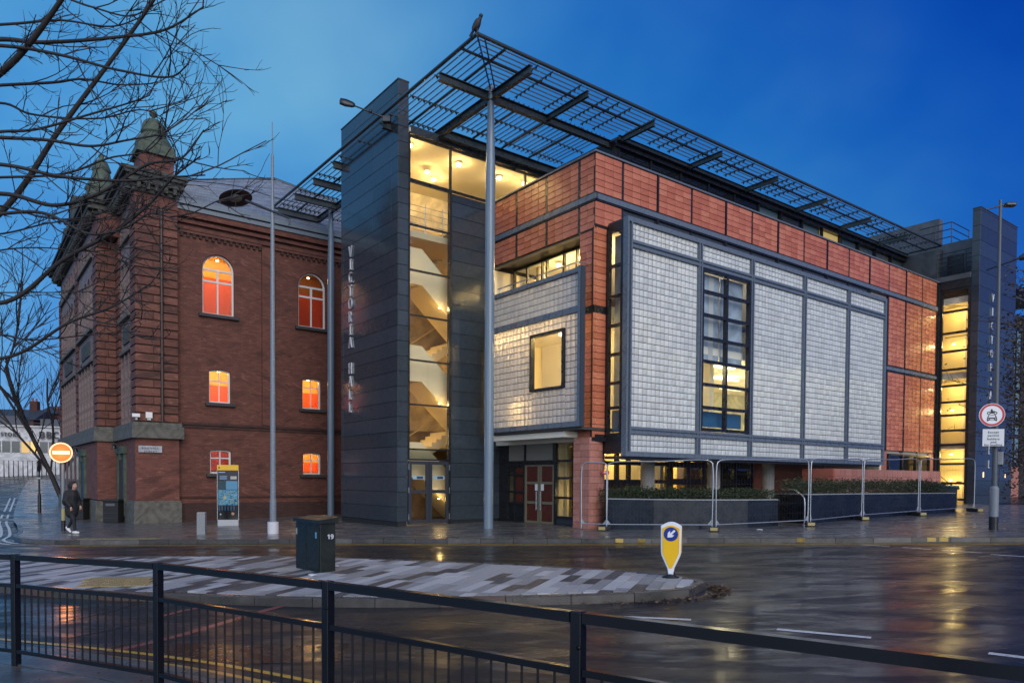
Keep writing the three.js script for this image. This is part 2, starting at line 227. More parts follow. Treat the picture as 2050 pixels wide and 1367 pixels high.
// traffic island
const island = thing('traffic_island', 'raised island of grey plank paving with rounded end in mid road', 'traffic island'); island.userData.kind = 'structure';
const isl = [[-13.5, -15.6], [-9, -16.2], [-5.14, -15.78], [-2.4, -14.8], [-0.23, -13.82], [1.2, -13.05], [2.34, -12.31], [2.85, -11.75], [3.0, -11.2], [2.71, -10.55], [2.0, -10.2], [1.22, -10.05], [-0.7, -9.95], [-2.58, -10.08], [-4.98, -10.67], [-6.87, -11.2], [-8.89, -12.1], [-13.5, -13.4]].map(([x, z]) => V(x, 0, z));
{
  const c = new THREE.CatmullRomCurve3(isl, true, 'centripetal'), ring = c.getSpacedPoints(140).slice(0, -1), inn = offset(ring, 0.14);
  const sgn = inn[0].z > ring[0].z ? 1 : -1; const inner = offset(ring, 0.14 * sgn), cen = V(-5, 0, -12.8);
  const sh = new THREE.Shape(inner.map((p) => new THREE.Vector2(p.x, -p.z))), base = new THREE.ShapeGeometry(sh); base.rotateX(-Math.PI / 2);
  const q = base.attributes.position; for (let i = 0; i < q.count; i++) q.setY(i, gnd(q.getX(i), q.getZ(i)) + 0.098); base.computeVertexNormals();
  const bed = obj('paving_bed', uvm(base), S(0.03, 0.03, 0.03, 0.6), island);
  kerbRun([...isl, isl[0]], island, sgn, 0.9, [M_kerb, kerbMats[1], S(0.12, 0.08, 0.065, 0.5, { map: grainBig })]);
  // planks 0.9 x 0.22 in staggered rows, three greys, clipped to the island
  const inside = (x, z) => { let r = false; for (let i = 0, j = inner.length - 1; i < inner.length; j = i++) { const a = inner[i], b = inner[j]; if ((a.z > z) !== (b.z > z) && x < (b.x - a.x) * (z - a.z) / (b.z - a.z) + a.x) r = !r; } return r; };
  const wetR = wet(0.75, 1.0, [3.1, 2.3], 9), mk = (r, g, b) => Ph(r, g, b, 0.62, { map: grain, roughnessMap: wetR, bumpMap: asphaltBump, bumpScale: 0.0006, specularIntensity: 0.6 });
  const greys = [mk(0.6, 0.6, 0.6), mk(0.45, 0.45, 0.45), mk(0.34, 0.34, 0.34), mk(0.11, 0.11, 0.115), mk(0.075, 0.075, 0.08), mk(0.13, 0.115, 0.1)];
  const dir = V(0.33, 0, -0.944), per = V(0.944, 0, 0.33);    // rows run to the back right
  const plank = uvm(new RoundedBoxGeometry(1, 0.06, 1, 1, 0.004));
  for (let row = -46; row < 46; row++) { let s = -7 + rnd(); while (s < 7) {
    const len = [0.6, 0.75, 0.9, 1.05][Math.floor(rnd() * 4)], w = 0.2, a = s, b = s + len; s = b; const mid = (a + b) / 2, P = cen.clone().addScaledVector(dir, mid).addScaledVector(per, row * w);
    const ends = [a + 0.02, b - 0.02, mid].map((t) => [-0.46, 0.46].map((o) => cen.clone().addScaledVector(dir, t).addScaledVector(per, (row + o) * w))).flat();
    let lo = a, hi = b; const okAt = (t) => [-0.42, 0.42].every((o) => { const e = cen.clone().addScaledVector(dir, t).addScaledVector(per, (row + o) * w); return inside(e.x, e.z); });
    const ts = []; for (let k = 0; k <= 12; k++) { const t = lerp(a, b, k / 12); if (okAt(t)) ts.push(t); } if (ts.length < 3) continue; lo = ts[0]; hi = ts[ts.length - 1];
    const p = cen.clone().addScaledVector(dir, (lo + hi) / 2).addScaledVector(per, row * w), y = gnd(p.x, p.z) + 0.125 - 0.03 + rr(-0.0015, 0.0015);
    const x = V(dir.x, 0.022 * dir.x - 0.006 * dir.z, dir.z).normalize(), z = V(per.x, 0.022 * per.x - 0.006 * per.z, per.z).normalize(), yv = z.clone().cross(x).normalize();
    const m = new THREE.Matrix4().makeBasis(x.multiplyScalar(hi - lo - 0.008), yv, z.multiplyScalar(w - 0.008)).setPosition(p.x, y, p.z);
    const k = rnd(); piece('plank', island, island, 'paving_plank', plank, greys[k < 0.22 ? 0 : k < 0.46 ? 1 : k < 0.66 ? 2 : k < 0.82 ? 3 : k < 0.93 ? 4 : 5], m);
  } }
  settle('plank');
  // studded buff crossing flags
  const tm = S(0.42, 0.31, 0.13, 0.5, { map: grain, roughnessMap: roughMap }), stud = [];
  const c0 = G(160, 1175, 0.13), c1 = G(300, 1172, 0.13), c2 = G(175, 1158, 0.13);
  const ex = c1.clone().sub(c0), ez = c2.clone().sub(c0), nx = Math.max(2, Math.round(ex.length() / 0.4)), nz = Math.max(2, Math.round(ez.length() / 0.4));
  for (let i = 0; i < nx; i++) for (let j = 0; j < nz; j++) {
    const p = c0.clone().addScaledVector(ex, (i + 0.5) / nx).addScaledVector(ez, (j + 0.5) / nz), g = new RoundedBoxGeometry(ex.length() / nx - 0.01, 0.06, ez.length() / nz - 0.01, 1, 0.005), list = [uvm(g)];
    for (let a = 0; a < 5; a++) for (let b = 0; b < 5; b++) { const s = new THREE.CylinderGeometry(0.012, 0.017, 0.006, 6).translate((a - 2) * 0.072, 0.033, (b - 2) * 0.072); list.push(s); }
    const m = mergeGeometries(list.map(flat)); m.rotateY(-Math.atan2(ex.z, ex.x)); m.translate(p.x, gnd(p.x, p.z) + 0.108, p.z); obj('tactile_flag', m, tm, island);
  }
}
// markings: each a thin painted sheet on the road
const worn = (r, g, b) => S(r, g, b, 0.5, { map: tex(256, 256, [0.9, 0.9], (u, v) => { const n = tn(u, v, 22, 7, 4) + 0.5 * (rnd() - 0.5); return n > 0.27 ? 0.25 : 0.75 + 0.3 * n; }), roughnessMap: roughMap });
const M_wline = worn(0.8, 0.8, 0.78), M_yline = worn(0.75, 0.45, 0.05), M_red = S(0.3, 0.09, 0.08, 0.45, { map: grainBig, roughnessMap: roughMap }), M_seam = S(0.012, 0.011, 0.011, 0.3), M_patch = S(0.03, 0.026, 0.026, 0.35, { map: asphaltMap, roughnessMap: roughMap });
function line(name, pts, w, mat, up = 0.004) { const k = resample(pts, 0.4); return obj(name, strip(offset(k, w / 2), offset(k, -w / 2), up, 1), mat); }
[[[670, 1206], [790, 1209]], [[1232, 1234], [1384, 1241]], [[1556, 1260], [1745, 1277]], [[1980, 1308], [2160, 1330]], [[1718, 1090], [1782, 1094]], [[1808, 1096], [1866, 1100]], [[1886, 1102], [1966, 1107]], [[1984, 1110], [2060, 1115]]].forEach(([a, b], i) =>
  tag(line('lane_dash', [G(...a, 0), G((a[0] + b[0]) / 2, (a[1] + b[1]) / 2, 0), G(...b, 0)], i < 4 ? 0.1 : 0.09, M_wline), ['white lane dash left of centre near the island kerb', 'white lane dash below the yellow bollard', 'longest white lane dash on the near road right of the bollard', 'white lane dash cut by the lower right frame edge', 'leftmost small white dash on the far lane', 'second small white dash from the left on the far lane', 'third small white dash on the far lane below the sign post', 'rightmost small white dash on the far lane'][i], 'lane marking', null, 'structure'));
for (const [d, n] of [[-0.42, 'outer'], [-0.64, 'inner']]) tag(line('yellow_line', offset(resample(kerbPts.slice(1, 10), 0.9), d), 0.075, M_yline), n === 'outer' ? 'yellow no-parking line nearest the far kerb' : 'second yellow no-parking line off the far kerb', 'road marking', null, 'structure');
for (const d of [-0.3, -0.52]) tag(line('yellow_line', offset(resample(nearK, 0.5), d), 0.07, M_yline), d === -0.3 ? 'yellow line nearest the kerb below the railing' : 'second yellow line out from the kerb below the railing', 'road marking', null, 'structure');
for (const d of [-0.4, -0.65]) tag(line('white_kerb_line', offset(resample(kerbPts.slice(8, 15), 0.6), d), 0.09, M_wline), d === -0.4 ? 'pale line hugging the curved kerb at the far left' : 'outer pale line round the curved kerb at the far left', 'road marking', null, 'structure');
const seam = (name, p, w, m, label, up) => tag(line(name, p.map(([x, y]) => G(x, y, 0)), w, m, up), label, 'road surface', null, 'structure');
seam('red_strip', [[610, 1202], [520, 1225], [420, 1255], [330, 1280], [215, 1305]], 0.13, M_red, 'faded red strip crossing the near road behind the railing');
seam('red_strip', [[420, 1213], [360, 1224], [315, 1236]], 0.1, M_red, 'short faded red strip beside the tactile paving');
seam('tar_seam', [[300, 1198], [215, 1225], [138, 1242]], 0.05, M_seam, 'dark tar seam nearest the tactile paving');
seam('tar_seam', [[320, 1238], [230, 1258], [135, 1277]], 0.05, M_seam, 'dark tar seam lower on the left road');
seam('road_patch', [[690, 1305], [520, 1310], [330, 1305], [200, 1310]], 0.75, M_patch, 'dark resurfaced patch in the gutter behind the railing', 0.003);
// ---------------------------------------------------------------- the modern hall
const hall = thing('modern_concert_hall', 'modern hall of glass blocks, terracotta tiles and dark stair tower under a slatted canopy', 'building', A, ANG);
origin(0, 0, 0);
const pb = (pl, a0, a1, y0, y1, d0, d1) => pl === 'R' ? box(a0, a1, y0, y1, d0, d1) : box(-d1, -d0, y0, y1, a0, a1);   // R faces the street (+z), L faces left (-x)
const prb = (pl, a0, a1, y0, y1, d0, d1, r) => pl === 'R' ? rbox(a0, a1, y0, y1, d0, d1, r) : rbox(-d1, -d0, y0, y1, a0, a1, r);
const turnL = new THREE.Matrix4().makeRotationY(-Math.PI / 2);
const pm = (pl, a, y, d) => pl === 'R' ? new THREE.Matrix4().makeTranslation(a, y, d) : new THREE.Matrix4().makeTranslation(-d, y, a).multiply(turnL);
const wallM = S(0.3, 0.28, 0.25, 0.9), darkWall = S(0.02, 0.02, 0.022, 0.8), mortarD = S(0.035, 0.02, 0.015, 0.9);
const tileMap = tex(256, 256, [1.3, 1.3], (u, v) => 0.92 + 0.32 * tn(u, v, 12, 3, 5) + 0.12 * (rnd() - 0.5));
const tileBump = tex(256, 256, [0.4, 0.4], (u, v) => 0.5 + 0.4 * tn(u, v, 30, 5, 3) + 0.2 * (rnd() - 0.5));
const tileMs = [[0.55, 0.175, 0.095], [0.5, 0.15, 0.08], [0.58, 0.195, 0.108], [0.46, 0.135, 0.07]].map((c) => S(...c, 0.36, { map: tileMap, bumpMap: tileBump, bumpScale: 0.0015, roughnessMap: roughMap }));
const tileGeo = new Map();
function tileAt(w, h, t = 0.035) { const k = [w, h, t].map((x) => x.toFixed(3)).join(); if (!tileGeo.has(k)) { const g = new RoundedBoxGeometry(w, h, t, 1, 0.006); g.translate(0, 0, -t / 2); tileGeo.set(k, uvm(g)); } return tileGeo.get(k); }
const tcWall = grp('terracotta_wall', hall);
function tiles(pl, a0, a1, y0, y1, d, wt = 0.41, ht = 0.2) {
  const nx = Math.max(1, Math.round((a1 - a0) / wt)), ny = Math.max(1, Math.round((y1 - y0) / ht)), w = (a1 - a0) / nx, h = (y1 - y0) / ny, g = tileAt(w - 0.011, h - 0.014);
  obj('backing', pb(pl, a0, a1, y0, y1, d - 0.09, d - 0.028), mortarD, tcWall);
  for (let i = 0; i < nx; i++) for (let j = 0; j < ny; j++) piece('tile', tcWall, hall, 'terracotta_tile', g, tileMs[Math.floor(rnd() * 4)], pm(pl, a0 + (i + 0.5) * w, y0 + (j + 0.5) * h, d + rr(-0.002, 0.002)));
}
// long front, upper bands between dark channels
const chR = [0, 1.17, 2.78, 4.5, 6.37, 7.95, 9.6, 11.42, 13.13, 14.9, 16.65, 18.45, 20.1, 21.8, 23.4];
for (let i = 0; i < chR.length - 1; i++) {
  const a = chR[i] + (i ? 0.05 : 0), b = chR[i + 1] - 0.05; tiles('R', a, b, 10.52, 11.68, 0);
  if (i === 0 || i > 10) tiles('R', a, b, i ? 7.15 : 9.55, 10.24, 0);
  if (i > 10) tiles('R', a, b, 3.25, 6.83, 0);
}
for (let i = 1; i < chR.length; i++) { const w = i % 2 ? 0.045 : 0.1, low = i === 1 ? 9.5 : i > 10 ? 3.2 : 9.6; const wide = i > 11 ? 0.16 : w; obj('channel', [box(chR[i] - wide, chR[i] + wide, low, 11.7, -0.09, -0.02), ...(w > 0.05 ? [box(chR[i] - 0.035, chR[i] + 0.035, low, 11.7, -0.02, 0.03)] : [])], M.black, tcWall); }
obj('metal_band', [box(-0.02, 23.45, 10.3, 10.46, -0.06, 0.045), box(-0.045, 0.06, 10.3, 10.46, -5.5, 0.045)], M.steel, hall);
obj('metal_band', [box(-0.03, 23.45, 10.46, 10.51, -0.06, 0.02), box(-0.03, 23.45, 10.25, 10.3, -0.06, 0.02), box(-0.02, 0.06, 10.46, 10.51, -5.5, 0.02), box(-0.02, 0.06, 10.25, 10.3, -5.5, 0.02)], M.black, hall);
obj('metal_band', [box(18.3, 23.45, 6.92, 7.06, -0.06, 0.04)], M.steel, hall); obj('metal_band', [box(18.3, 23.45, 6.84, 6.91, -0.06, 0.015), box(18.3, 23.45, 7.07, 7.14, -0.06, 0.015)], M.black, hall);
obj('coping', [rbox(-0.06, 23.5, 11.69, 11.75, -0.3, 0.05, 0.01), rbox(-0.06, 0.3, 11.69, 11.75, -5.5, -0.3, 0.01)], M.steel, hall);
obj('spandrel_panel', [box(1.24, 16.9, 9.62, 10.24, -0.1, -0.05)], M.steelDark, hall);
// left side of the corner
const chL = [-0.74, -2.31, -3.92];
for (const [a, b] of [[-0.69, -0.04], [-2.26, -0.79], [-3.87, -2.36], [-5.48, -3.97]]) { tiles('L', a, b, 10.52, 11.68, 0); tiles('L', a, b, 9.45, 10.24, 0); }
for (const a of chL) obj('channel', pb('L', a - 0.05, a + 0.05, 9.44, 11.7, -0.09, 0), M.black, tcWall);
// corner column of tiles with its dark joints
tiles('R', 0, 0.54, 7.12, 9.5, -0.05, 0.6); tiles('R', 0, 0.54, 3.1, 6.9, -0.05, 0.6); obj('channel', box(0.54, 0.62, 2.6, 9.6, -0.14, 0.03), M.black, tcWall);
tiles('L', -0.72, -0.092, 7.12, 9.42, -0.03, 0.34); tiles('L', -0.72, -0.092, 3.1, 6.9, -0.03, 0.34);
obj('metal_band', [box(0.02, 0.54, 6.9, 7.12, -0.12, -0.04), box(0.02, 0.1, 6.9, 7.12, -0.72, -0.05)], M.black, hall);
obj('metal_band', [box(0.0, 0.54, 9.5, 9.55, -0.1, -0.02), box(0, 0.08, 9.42, 9.46, -0.74, -0.05)], M.black, hall);
settle('tile');
// structure behind: floors, roof, back walls of the rooms
obj('inner_wall', [box(0.13, 0.5, 3.1, 9.4, -0.7, -0.15), box(0.1, 23.4, 10.24, 11.68, -0.3, -0.1), box(0.1, 0.3, 9.42, 11.68, -5.45, -0.1), box(16.9, 23.4, 3.0, 10.3, -0.3, -0.1), box(1.2, 17, 9.6, 10.3, -0.4, -0.11)], wallM, hall);
obj('roof_deck', [box(0.3, 23.4, 11.45, 11.6, -12, -0.3)], M.steelDark, hall);
obj('back_wall', [box(0.5, 23.6, 0, 11.6, -12.3, -12)], wallM, hall);
obj('floor_slab', [box(2.52, 16.3, 6.05, 6.3, -12, 0.55), box(1.1, 23.4, 9.55, 9.75, -12, -0.12), box(0.3, 23.4, 3.02, 3.25, -12, -0.3), box(0.55, 16.5, 2.9, 3.1, -0.3, 0.72), box(-0.5, 0.12, 3.12, 3.3, -4.55, -0.76), box(-0.55, 1.1, 6.84, 6.98, -4.55, -0.76), box(0.1, 1.1, 6.84, 6.98, -5.45, -4.6), box(0.12, 6, 6.84, 6.98, -5.45, -0.72)], M.ceiling, hall);
obj('partition', [box(5.8, 6, 3.25, 6.84, -12, -0.15), box(5.8, 6.0, 0, 3.02, -5.4, -2.4), box(0.1, 6, 3.25, 9.4, -5.65, -5.5), box(16.7, 16.9, 0, 9.4, -12, 0.55)], M.creamPlain, hall);

// glass blocks: thick pillowed squares in a grid of joints
const blockGeo = (() => { const g = new THREE.BoxGeometry(0.186, 0.178, 0.08, 4, 4, 1), p = g.attributes.position; for (let i = 0; i < p.count; i++) { const x = p.getX(i) / 0.093, y = p.getY(i) / 0.089, z = p.getZ(i); const e = Math.max(Math.abs(x), Math.abs(y)); p.setZ(i, z > 0 ? 0.042 - 0.014 * Math.pow(e, 4) : -0.04); } g.computeVertexNormals(); return g; })();
const fluteMap = tex(128, 128, [1, 1], (u, v) => 0.5 + 0.3 * Math.sin(u * 6.2832 * 4));
const blockM = [0.9, 0.82, 0.94, 0.86, 0.89, 0.78].map((k) => Ph(k * 0.89, k * 0.94, k * 0.945, 0.8, { transmission: 0.34, thickness: 0, ior: 1.5, clearcoat: 0.9, clearcoatRoughness: 0.12, bumpMap: fluteMap, bumpScale: 0.004 }));
const jointM = S(0.07, 0.068, 0.065, 0.85);
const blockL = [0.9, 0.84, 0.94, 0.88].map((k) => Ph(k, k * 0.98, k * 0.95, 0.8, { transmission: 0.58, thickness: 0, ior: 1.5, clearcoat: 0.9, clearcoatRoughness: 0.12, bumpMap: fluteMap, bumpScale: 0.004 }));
function blocks(stock, parent, pl, a0, a1, y0, y1, d) {
  const nx = Math.round((a1 - a0) / 0.2), ny = Math.round((y1 - y0) / 0.2), w = (a1 - a0) / nx, h = (y1 - y0) / ny, bars = [];
  for (let i = 0; i <= nx; i++) bars.push(pb(pl, a0 + i * w - 0.01, a0 + i * w + 0.01, y0, y1, d - 0.05, d + 0.014));
  for (let j = 0; j <= ny; j++) bars.push(pb(pl, a0, a1, y0 + j * h - 0.011, y0 + j * h + 0.011, d - 0.052, d + 0.018));
  obj('mortar_joint', bars, jointM, parent);
  const sc = new THREE.Matrix4().makeScale((w - 0.019) / 0.186, (h - 0.021) / 0.178, 1);
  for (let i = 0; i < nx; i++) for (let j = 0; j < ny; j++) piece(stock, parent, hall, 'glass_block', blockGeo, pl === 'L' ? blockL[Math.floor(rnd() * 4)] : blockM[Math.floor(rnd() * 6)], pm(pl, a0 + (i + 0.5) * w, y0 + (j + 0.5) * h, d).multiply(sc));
}
const pane1 = (pl, a0, a1, y0, y1, d) => { const g = new THREE.PlaneGeometry(a1 - a0, y1 - y0); if (pl === 'R') g.translate((a0 + a1) / 2 - OX, (y0 + y1) / 2 - OY, d - OZ); else { g.rotateY(-Math.PI / 2); g.translate(-d - OX, (y0 + y1) / 2 - OY, (a0 + a1) / 2 - OZ); } return g; };
// glazing with sheets without thickness
function glaze(parent, pl, a0, a1, y0, y1, d, cols, rows, fw, depth, glass = M.glass, fm = M.black, name = 'window') {
  const w = grp(name, parent), ca = Array.isArray(cols) ? [a0, ...cols, a1] : range(a0, a1, (a1 - a0) / cols), ra = Array.isArray(rows) ? [y0, ...rows, y1] : range(y0, y1, (y1 - y0) / rows), f = [];
  ca.forEach((a, i) => f.push(pb(pl, i === 0 ? a : i === ca.length - 1 ? a - fw : a - fw / 2, i === 0 ? a + fw : i === ca.length - 1 ? a : a + fw / 2, y0, y1, d - depth / 2, d + depth / 2)));
  for (let i = 0; i < ca.length - 1; i++) ra.forEach((y, j) => f.push(pb(pl, ca[i] + (i ? fw / 2 : fw), ca[i + 1] - (i === ca.length - 2 ? fw : fw / 2), j === 0 ? y : j === ra.length - 1 ? y - fw : y - fw / 2, j === 0 ? y + fw : j === ra.length - 1 ? y : y + fw / 2, d - depth * 0.44, d + depth * 0.44)));
  obj('frame', f, fm, w);
  for (let i = 0; i < ca.length - 1; i++) for (let j = 0; j < ra.length - 1; j++) obj('pane', pane1(pl, ca[i] + fw * 0.4, ca[i + 1] - fw * 0.4, ra[j] + fw * 0.4, ra[j + 1] - fw * 0.4, d), typeof glass === 'function' ? glass(i, j) : glass, w);
  return w;
}
// big block wall towards the street
const PZ = 0.825, bigWall = grp('glass_block_wall', hall), mul = [0.6, 3.92, 6.78, 10.12, 13.34, 16.45];
for (let i = 0; i < 5; i++) { const a = mul[i] + (i ? 0.09 : 0.12), b = mul[i + 1] - (i < 4 ? 0.09 : 0.1);
  blocks('block', bigWall, 'R', a, b, 9.0, 9.52, PZ - 0.06); blocks('block', bigWall, 'R', a, b, 2.66, 3.2, PZ - 0.06);
  if (i !== 1) blocks('block', bigWall, 'R', a, b, 3.42, 8.78, PZ - 0.06); }
obj('beam', [box(0.72, 16.35, 8.78, 8.86, PZ - 0.12, PZ + 0.05), box(0.72, 16.35, 8.92, 9.0, PZ - 0.12, PZ + 0.05), box(0.72, 16.35, 8.86, 8.92, PZ - 0.1, PZ)], M.steel, bigWall);
obj('beam', [box(0.72, 16.35, 3.2, 3.28, PZ - 0.12, PZ + 0.05), box(0.72, 16.35, 3.34, 3.42, PZ - 0.12, PZ + 0.05), box(0.72, 16.35, 3.28, 3.34, PZ - 0.1, PZ)], M.steel, bigWall);
obj('frame', [box(0.5, 16.47, 9.52, 9.66, PZ - 0.14, PZ + 0.055), box(0.5, 16.47, 2.52, 2.66, PZ - 0.14, PZ + 0.055), box(0.5, 0.56, 2.66, 9.52, PZ - 0.14, PZ + 0.055), box(0.66, 0.72, 2.66, 9.52, PZ - 0.14, PZ + 0.055), box(0.56, 0.66, 2.66, 9.52, PZ - 0.1, PZ - 0.02), box(16.35, 16.47, 2.66, 9.52, PZ - 0.14, PZ + 0.055)], M.steel, bigWall);
for (let i = 1; i < 5; i++) obj('mullion', [box(mul[i] - 0.09, mul[i] - 0.035, 2.66, 9.52, PZ - 0.13, PZ + 0.062), box(mul[i] + 0.035, mul[i] + 0.09, 2.66, 9.52, PZ - 0.13, PZ + 0.062), box(mul[i] - 0.035, mul[i] + 0.035, 2.66, 9.52, PZ - 0.1, PZ + 0.01)], M.steel, bigWall);
obj('end_return', [box(16.36, 16.44, 2.55, 9.6, 0, PZ - 0.14), box(0.55, 16.45, 2.45, 2.53, -0.05, PZ - 0.13), box(0.55, 16.45, 9.6, 9.66, -0.06, PZ - 0.14)], M.steelDark, bigWall);
// window bay in it
glaze(bigWall, 'R', 4.01, 6.69, 3.44, 8.78, PZ - 0.02, [5.35], [4.22, 4.98, 5.74, 6.5, 7.26, 8.02], 0.1, 0.14, M.glass, M.black, 'bay_window');
obj('blind_or_sky_panel', [box(4.06, 5.31, 5.8, 8.7, PZ - 0.3, PZ - 0.28), box(5.39, 6.64, 5.8, 8.7, PZ - 0.3, PZ - 0.28)], S(0.42, 0.5, 0.58, 0.6, { map: grainBig }), bigWall);  // pale panels imitate grey-blue sky reflected in the upper panes
obj('pale_strip', box(4.75, 5.0, 5.8, 8.7, PZ - 0.275, PZ - 0.27), S(0.5, 0.5, 0.46, 0.6), bigWall);  // solid pale strip set in front of those panels
obj('blue_blind', box(4.05, 6.65, 3.62, 4.13, PZ - 0.32, PZ - 0.28), S(0.015, 0.09, 0.19, 0.6), bigWall);
// return with its stacked windows
glaze(bigWall, 'L', 0.02, 0.68, 3.15, 9.42, -0.55, 1, [4.0, 4.75, 5.62, 6.5, 7.38, 8.3], 0.085, 0.12, M.glass, M.black, 'return_window');
obj('blind_or_sky_panel', box(0.8, 0.82, 4.05, 9.3, 0.05, 0.42), S(0.3, 0.33, 0.33, 0.6, { map: grainBig }), bigWall);
obj('head_panel', [box(0.52, 0.62, 9.42, 9.6, 0, 0.7), box(0.5, 0.62, 2.6, 3.14, 0.0, 0.68)], M.black, bigWall);
obj('blue_blind', box(0.75, 0.78, 3.3, 3.95, 0.04, 0.62), S(0.015, 0.09, 0.19, 0.6), bigWall);
// left block wall over the entrance
const QX = 0.62, leftWall = grp('glass_block_wall', hall);
for (const [a, b, y0, y1] of [[-4.5, -0.02, 7.0, 8.0], [-4.5, -2.3, 3.56, 6.82], [-0.66, -0.02, 3.56, 6.82], [-2.3, -0.66, 3.56, 4.62], [-2.3, -0.66, 6.44, 6.82]]) blocks('block', leftWall, 'L', a, b, y0, y1, QX - 0.06);
settle('block');
obj('frame', [pb('L', -4.58, 0.1, 8.0, 8.13, QX - 0.14, QX + 0.05), pb('L', -4.58, 0.1, 6.82, 7.0, QX - 0.14, QX + 0.04), pb('L', -4.58, 0.1, 3.4, 3.56, QX - 0.14, QX + 0.05), pb('L', -4.58, -4.5, 3.56, 8.0, QX - 0.14, QX + 0.05), box(-0.6, 0.3, 3.4, 8.1, -4.64, -4.585), pb('L', -0.02, 0.08, 3.4, 8.16, QX - 0.14, QX + 0.06)], M.steel, leftWall);
obj('end_return', [box(-0.67, -0.5, 3.4, 8.16, 0.085, 0.12), box(-0.52, -0.46, 3.42, 8.12, -0.1, 0.085)], M.steelDark, leftWall);
glaze(leftWall, 'L', -2.3, -0.66, 4.62, 6.44, QX - 0.02, 1, 1, 0.075, 0.16, M.glass, M.black, 'square_window');
obj('soffit', box(-0.6, 1.2, 3.32, 3.4, -4.6, -0.02), S(0.05, 0.048, 0.045, 0.6), leftWall);

// balcony above the left block wall
const balcony = grp('balcony', hall);
glaze(balcony, 'L', -5.4, -0.78, 6.99, 9.52, -1.05, [-4.6, -3.75, -3.5, -2.6, -1.95], [8.3], 0.07, 0.1, M.glass, M.black, 'balcony_window');
obj('soffit', box(0.31, 1.1, 9.52, 9.7, -5.48, -0.75), S(0.02, 0.016, 0.014, 0.35), balcony);
obj('handrail', [cyl(V(-0.35, 8.42, -4.5), V(-0.35, 8.42, -0.35), 0.022), cyl(V(-0.35, 8.42, -0.35), V(0.05, 8.42, -0.35), 0.022), ...[-4.4, -3.2, -2, -0.8].map((z) => cyl(V(-0.35, 7.0, z), V(-0.35, 8.42, z), 0.018))], M.galv, balcony);
for (const [x, z] of [[1.7, -1.2], [1.7, -2.5], [1.65, -3.6], [3, -2]]) lamp(hall, x, 9.42, z, 7);
obj('column', cyl(V(1.7, 6.98, -4.6), V(1.7, 9.55, -4.6), 0.2, 0.2, 18), M.cream, balcony);
// room behind the left block wall
for (const [x, z] of [[0.5, -1.3], [0.6, -2.2], [-0.15, -3.2], [-0.2, -4.1]]) lamp(hall, x, 6.62, z, 9);
obj('wall_panel', [box(2.4, 2.5, 3.3, 6.84, -5.4, -0.2)], S(0.42, 0.39, 0.32, 0.85), hall);
lamp(hall, -0.1, 4.2, -3.05, 9, WARM, 0.07, M.bulb, 'wall_or_fill_lamp');
// offices behind the big block wall: lower storey lit by tubes
for (let k = 0; k < 3; k++) for (let i = 0; i < 5; i++) { const x = 4.0 + i * 2.9, z = -0.5 - k * 1.9; obj('ceiling_tube', rbox(x - 0.75, x + 0.75, 5.94, 6.0, z - 0.08, z + 0.08, 0.02), M.tubeLamp, hall); if (k < 2) { const l = new THREE.PointLight(C(1, 0.84, 0.5), 5, 0, 2); l.position.set(x, 5.8, z); l.shadow.radius = 12; l.castShadow = true; l.name = 'tube_light'; hall.add(l); } }
obj('office_wall', [box(0.6, 16.6, 3.25, 6.05, -6.2, -6.05), box(0.6, 16.6, 6.3, 9.15, -6.2, -6.05)], S(0.55, 0.55, 0.4, 0.85, { map: grainBig }), hall);
obj('office_cabinet', [box(4.4, 5.6, 3.25, 4.9, -5.2, -4.8), box(6.2, 7.4, 3.25, 5.2, -4.6, -4.1)], S(0.12, 0.2, 0.14, 0.6), hall);
obj('office_column', [box(4.75, 5.1, 3.25, 9.2, -0.6, -0.3)], M.creamPlain, hall);
for (const x of [3.2, 9, 14]) lamp(hall, x, 9.0, -1.6, 4, C(0.9, 0.95, 1), 0.09, M.bulb);

// ground floor
const base = grp('ground_floor', hall), pinkMs = [[0.47, 0.2, 0.15], [0.43, 0.175, 0.13], [0.5, 0.22, 0.165]].map((c) => S(...c, 0.6, { map: tileMap, bumpMap: tileBump, bumpScale: 0.001 }));
for (let j = 0; j < 15; j++) { // curved pier under the corner, course by course
  const y = 0.1 + j * 0.2, hh = 0.194, m = pinkMs[j % 3];
  obj('pier_block', prb('L', -0.42, 0.0, y, y + hh, 0.03, 0.16, 0.006), pinkMs[(j + 1) % 3], base);
  obj('pier_block', prb('L', -0.72, -0.43, y, y + hh, 0.03, 0.16, 0.006), m, base);
  for (let k = 0; k < 4; k++) { const R = 1.45, cx = -0.14, cz = -R + 0.02, a0 = Math.PI / 2 - k * 0.29, a1 = a0 - 0.284, pts = []; for (let q = 0; q <= 4; q++) { const a = lerp(a0, a1, q / 4); pts.push([cx + R * Math.cos(a), -(cz + R * Math.sin(a))]); } for (let q = 4; q >= 0; q--) { const a = lerp(a0, a1, q / 4); pts.push([cx + (R - 0.12) * Math.cos(a), -(cz + (R - 0.12) * Math.sin(a))]); } const g = extrude(pts, hh - 0.008, 0.003); g.rotateX(-Math.PI / 2); g.translate(0, y + 0.003, 0); obj('pier_block', uvm(g), pinkMs[(j + k) % 3], base); }
}
obj('pier_core', [box(-0.02, 0.3, 0, 3.1, -0.7, -0.1)], mortarD, base);
obj('edge_beam', [box(0.1, 16.4, 3.04, 3.2, -0.12, -0.02), box(-0.1, 0.7, 2.98, 3.1, -0.75, 0.03)], M.black, base);
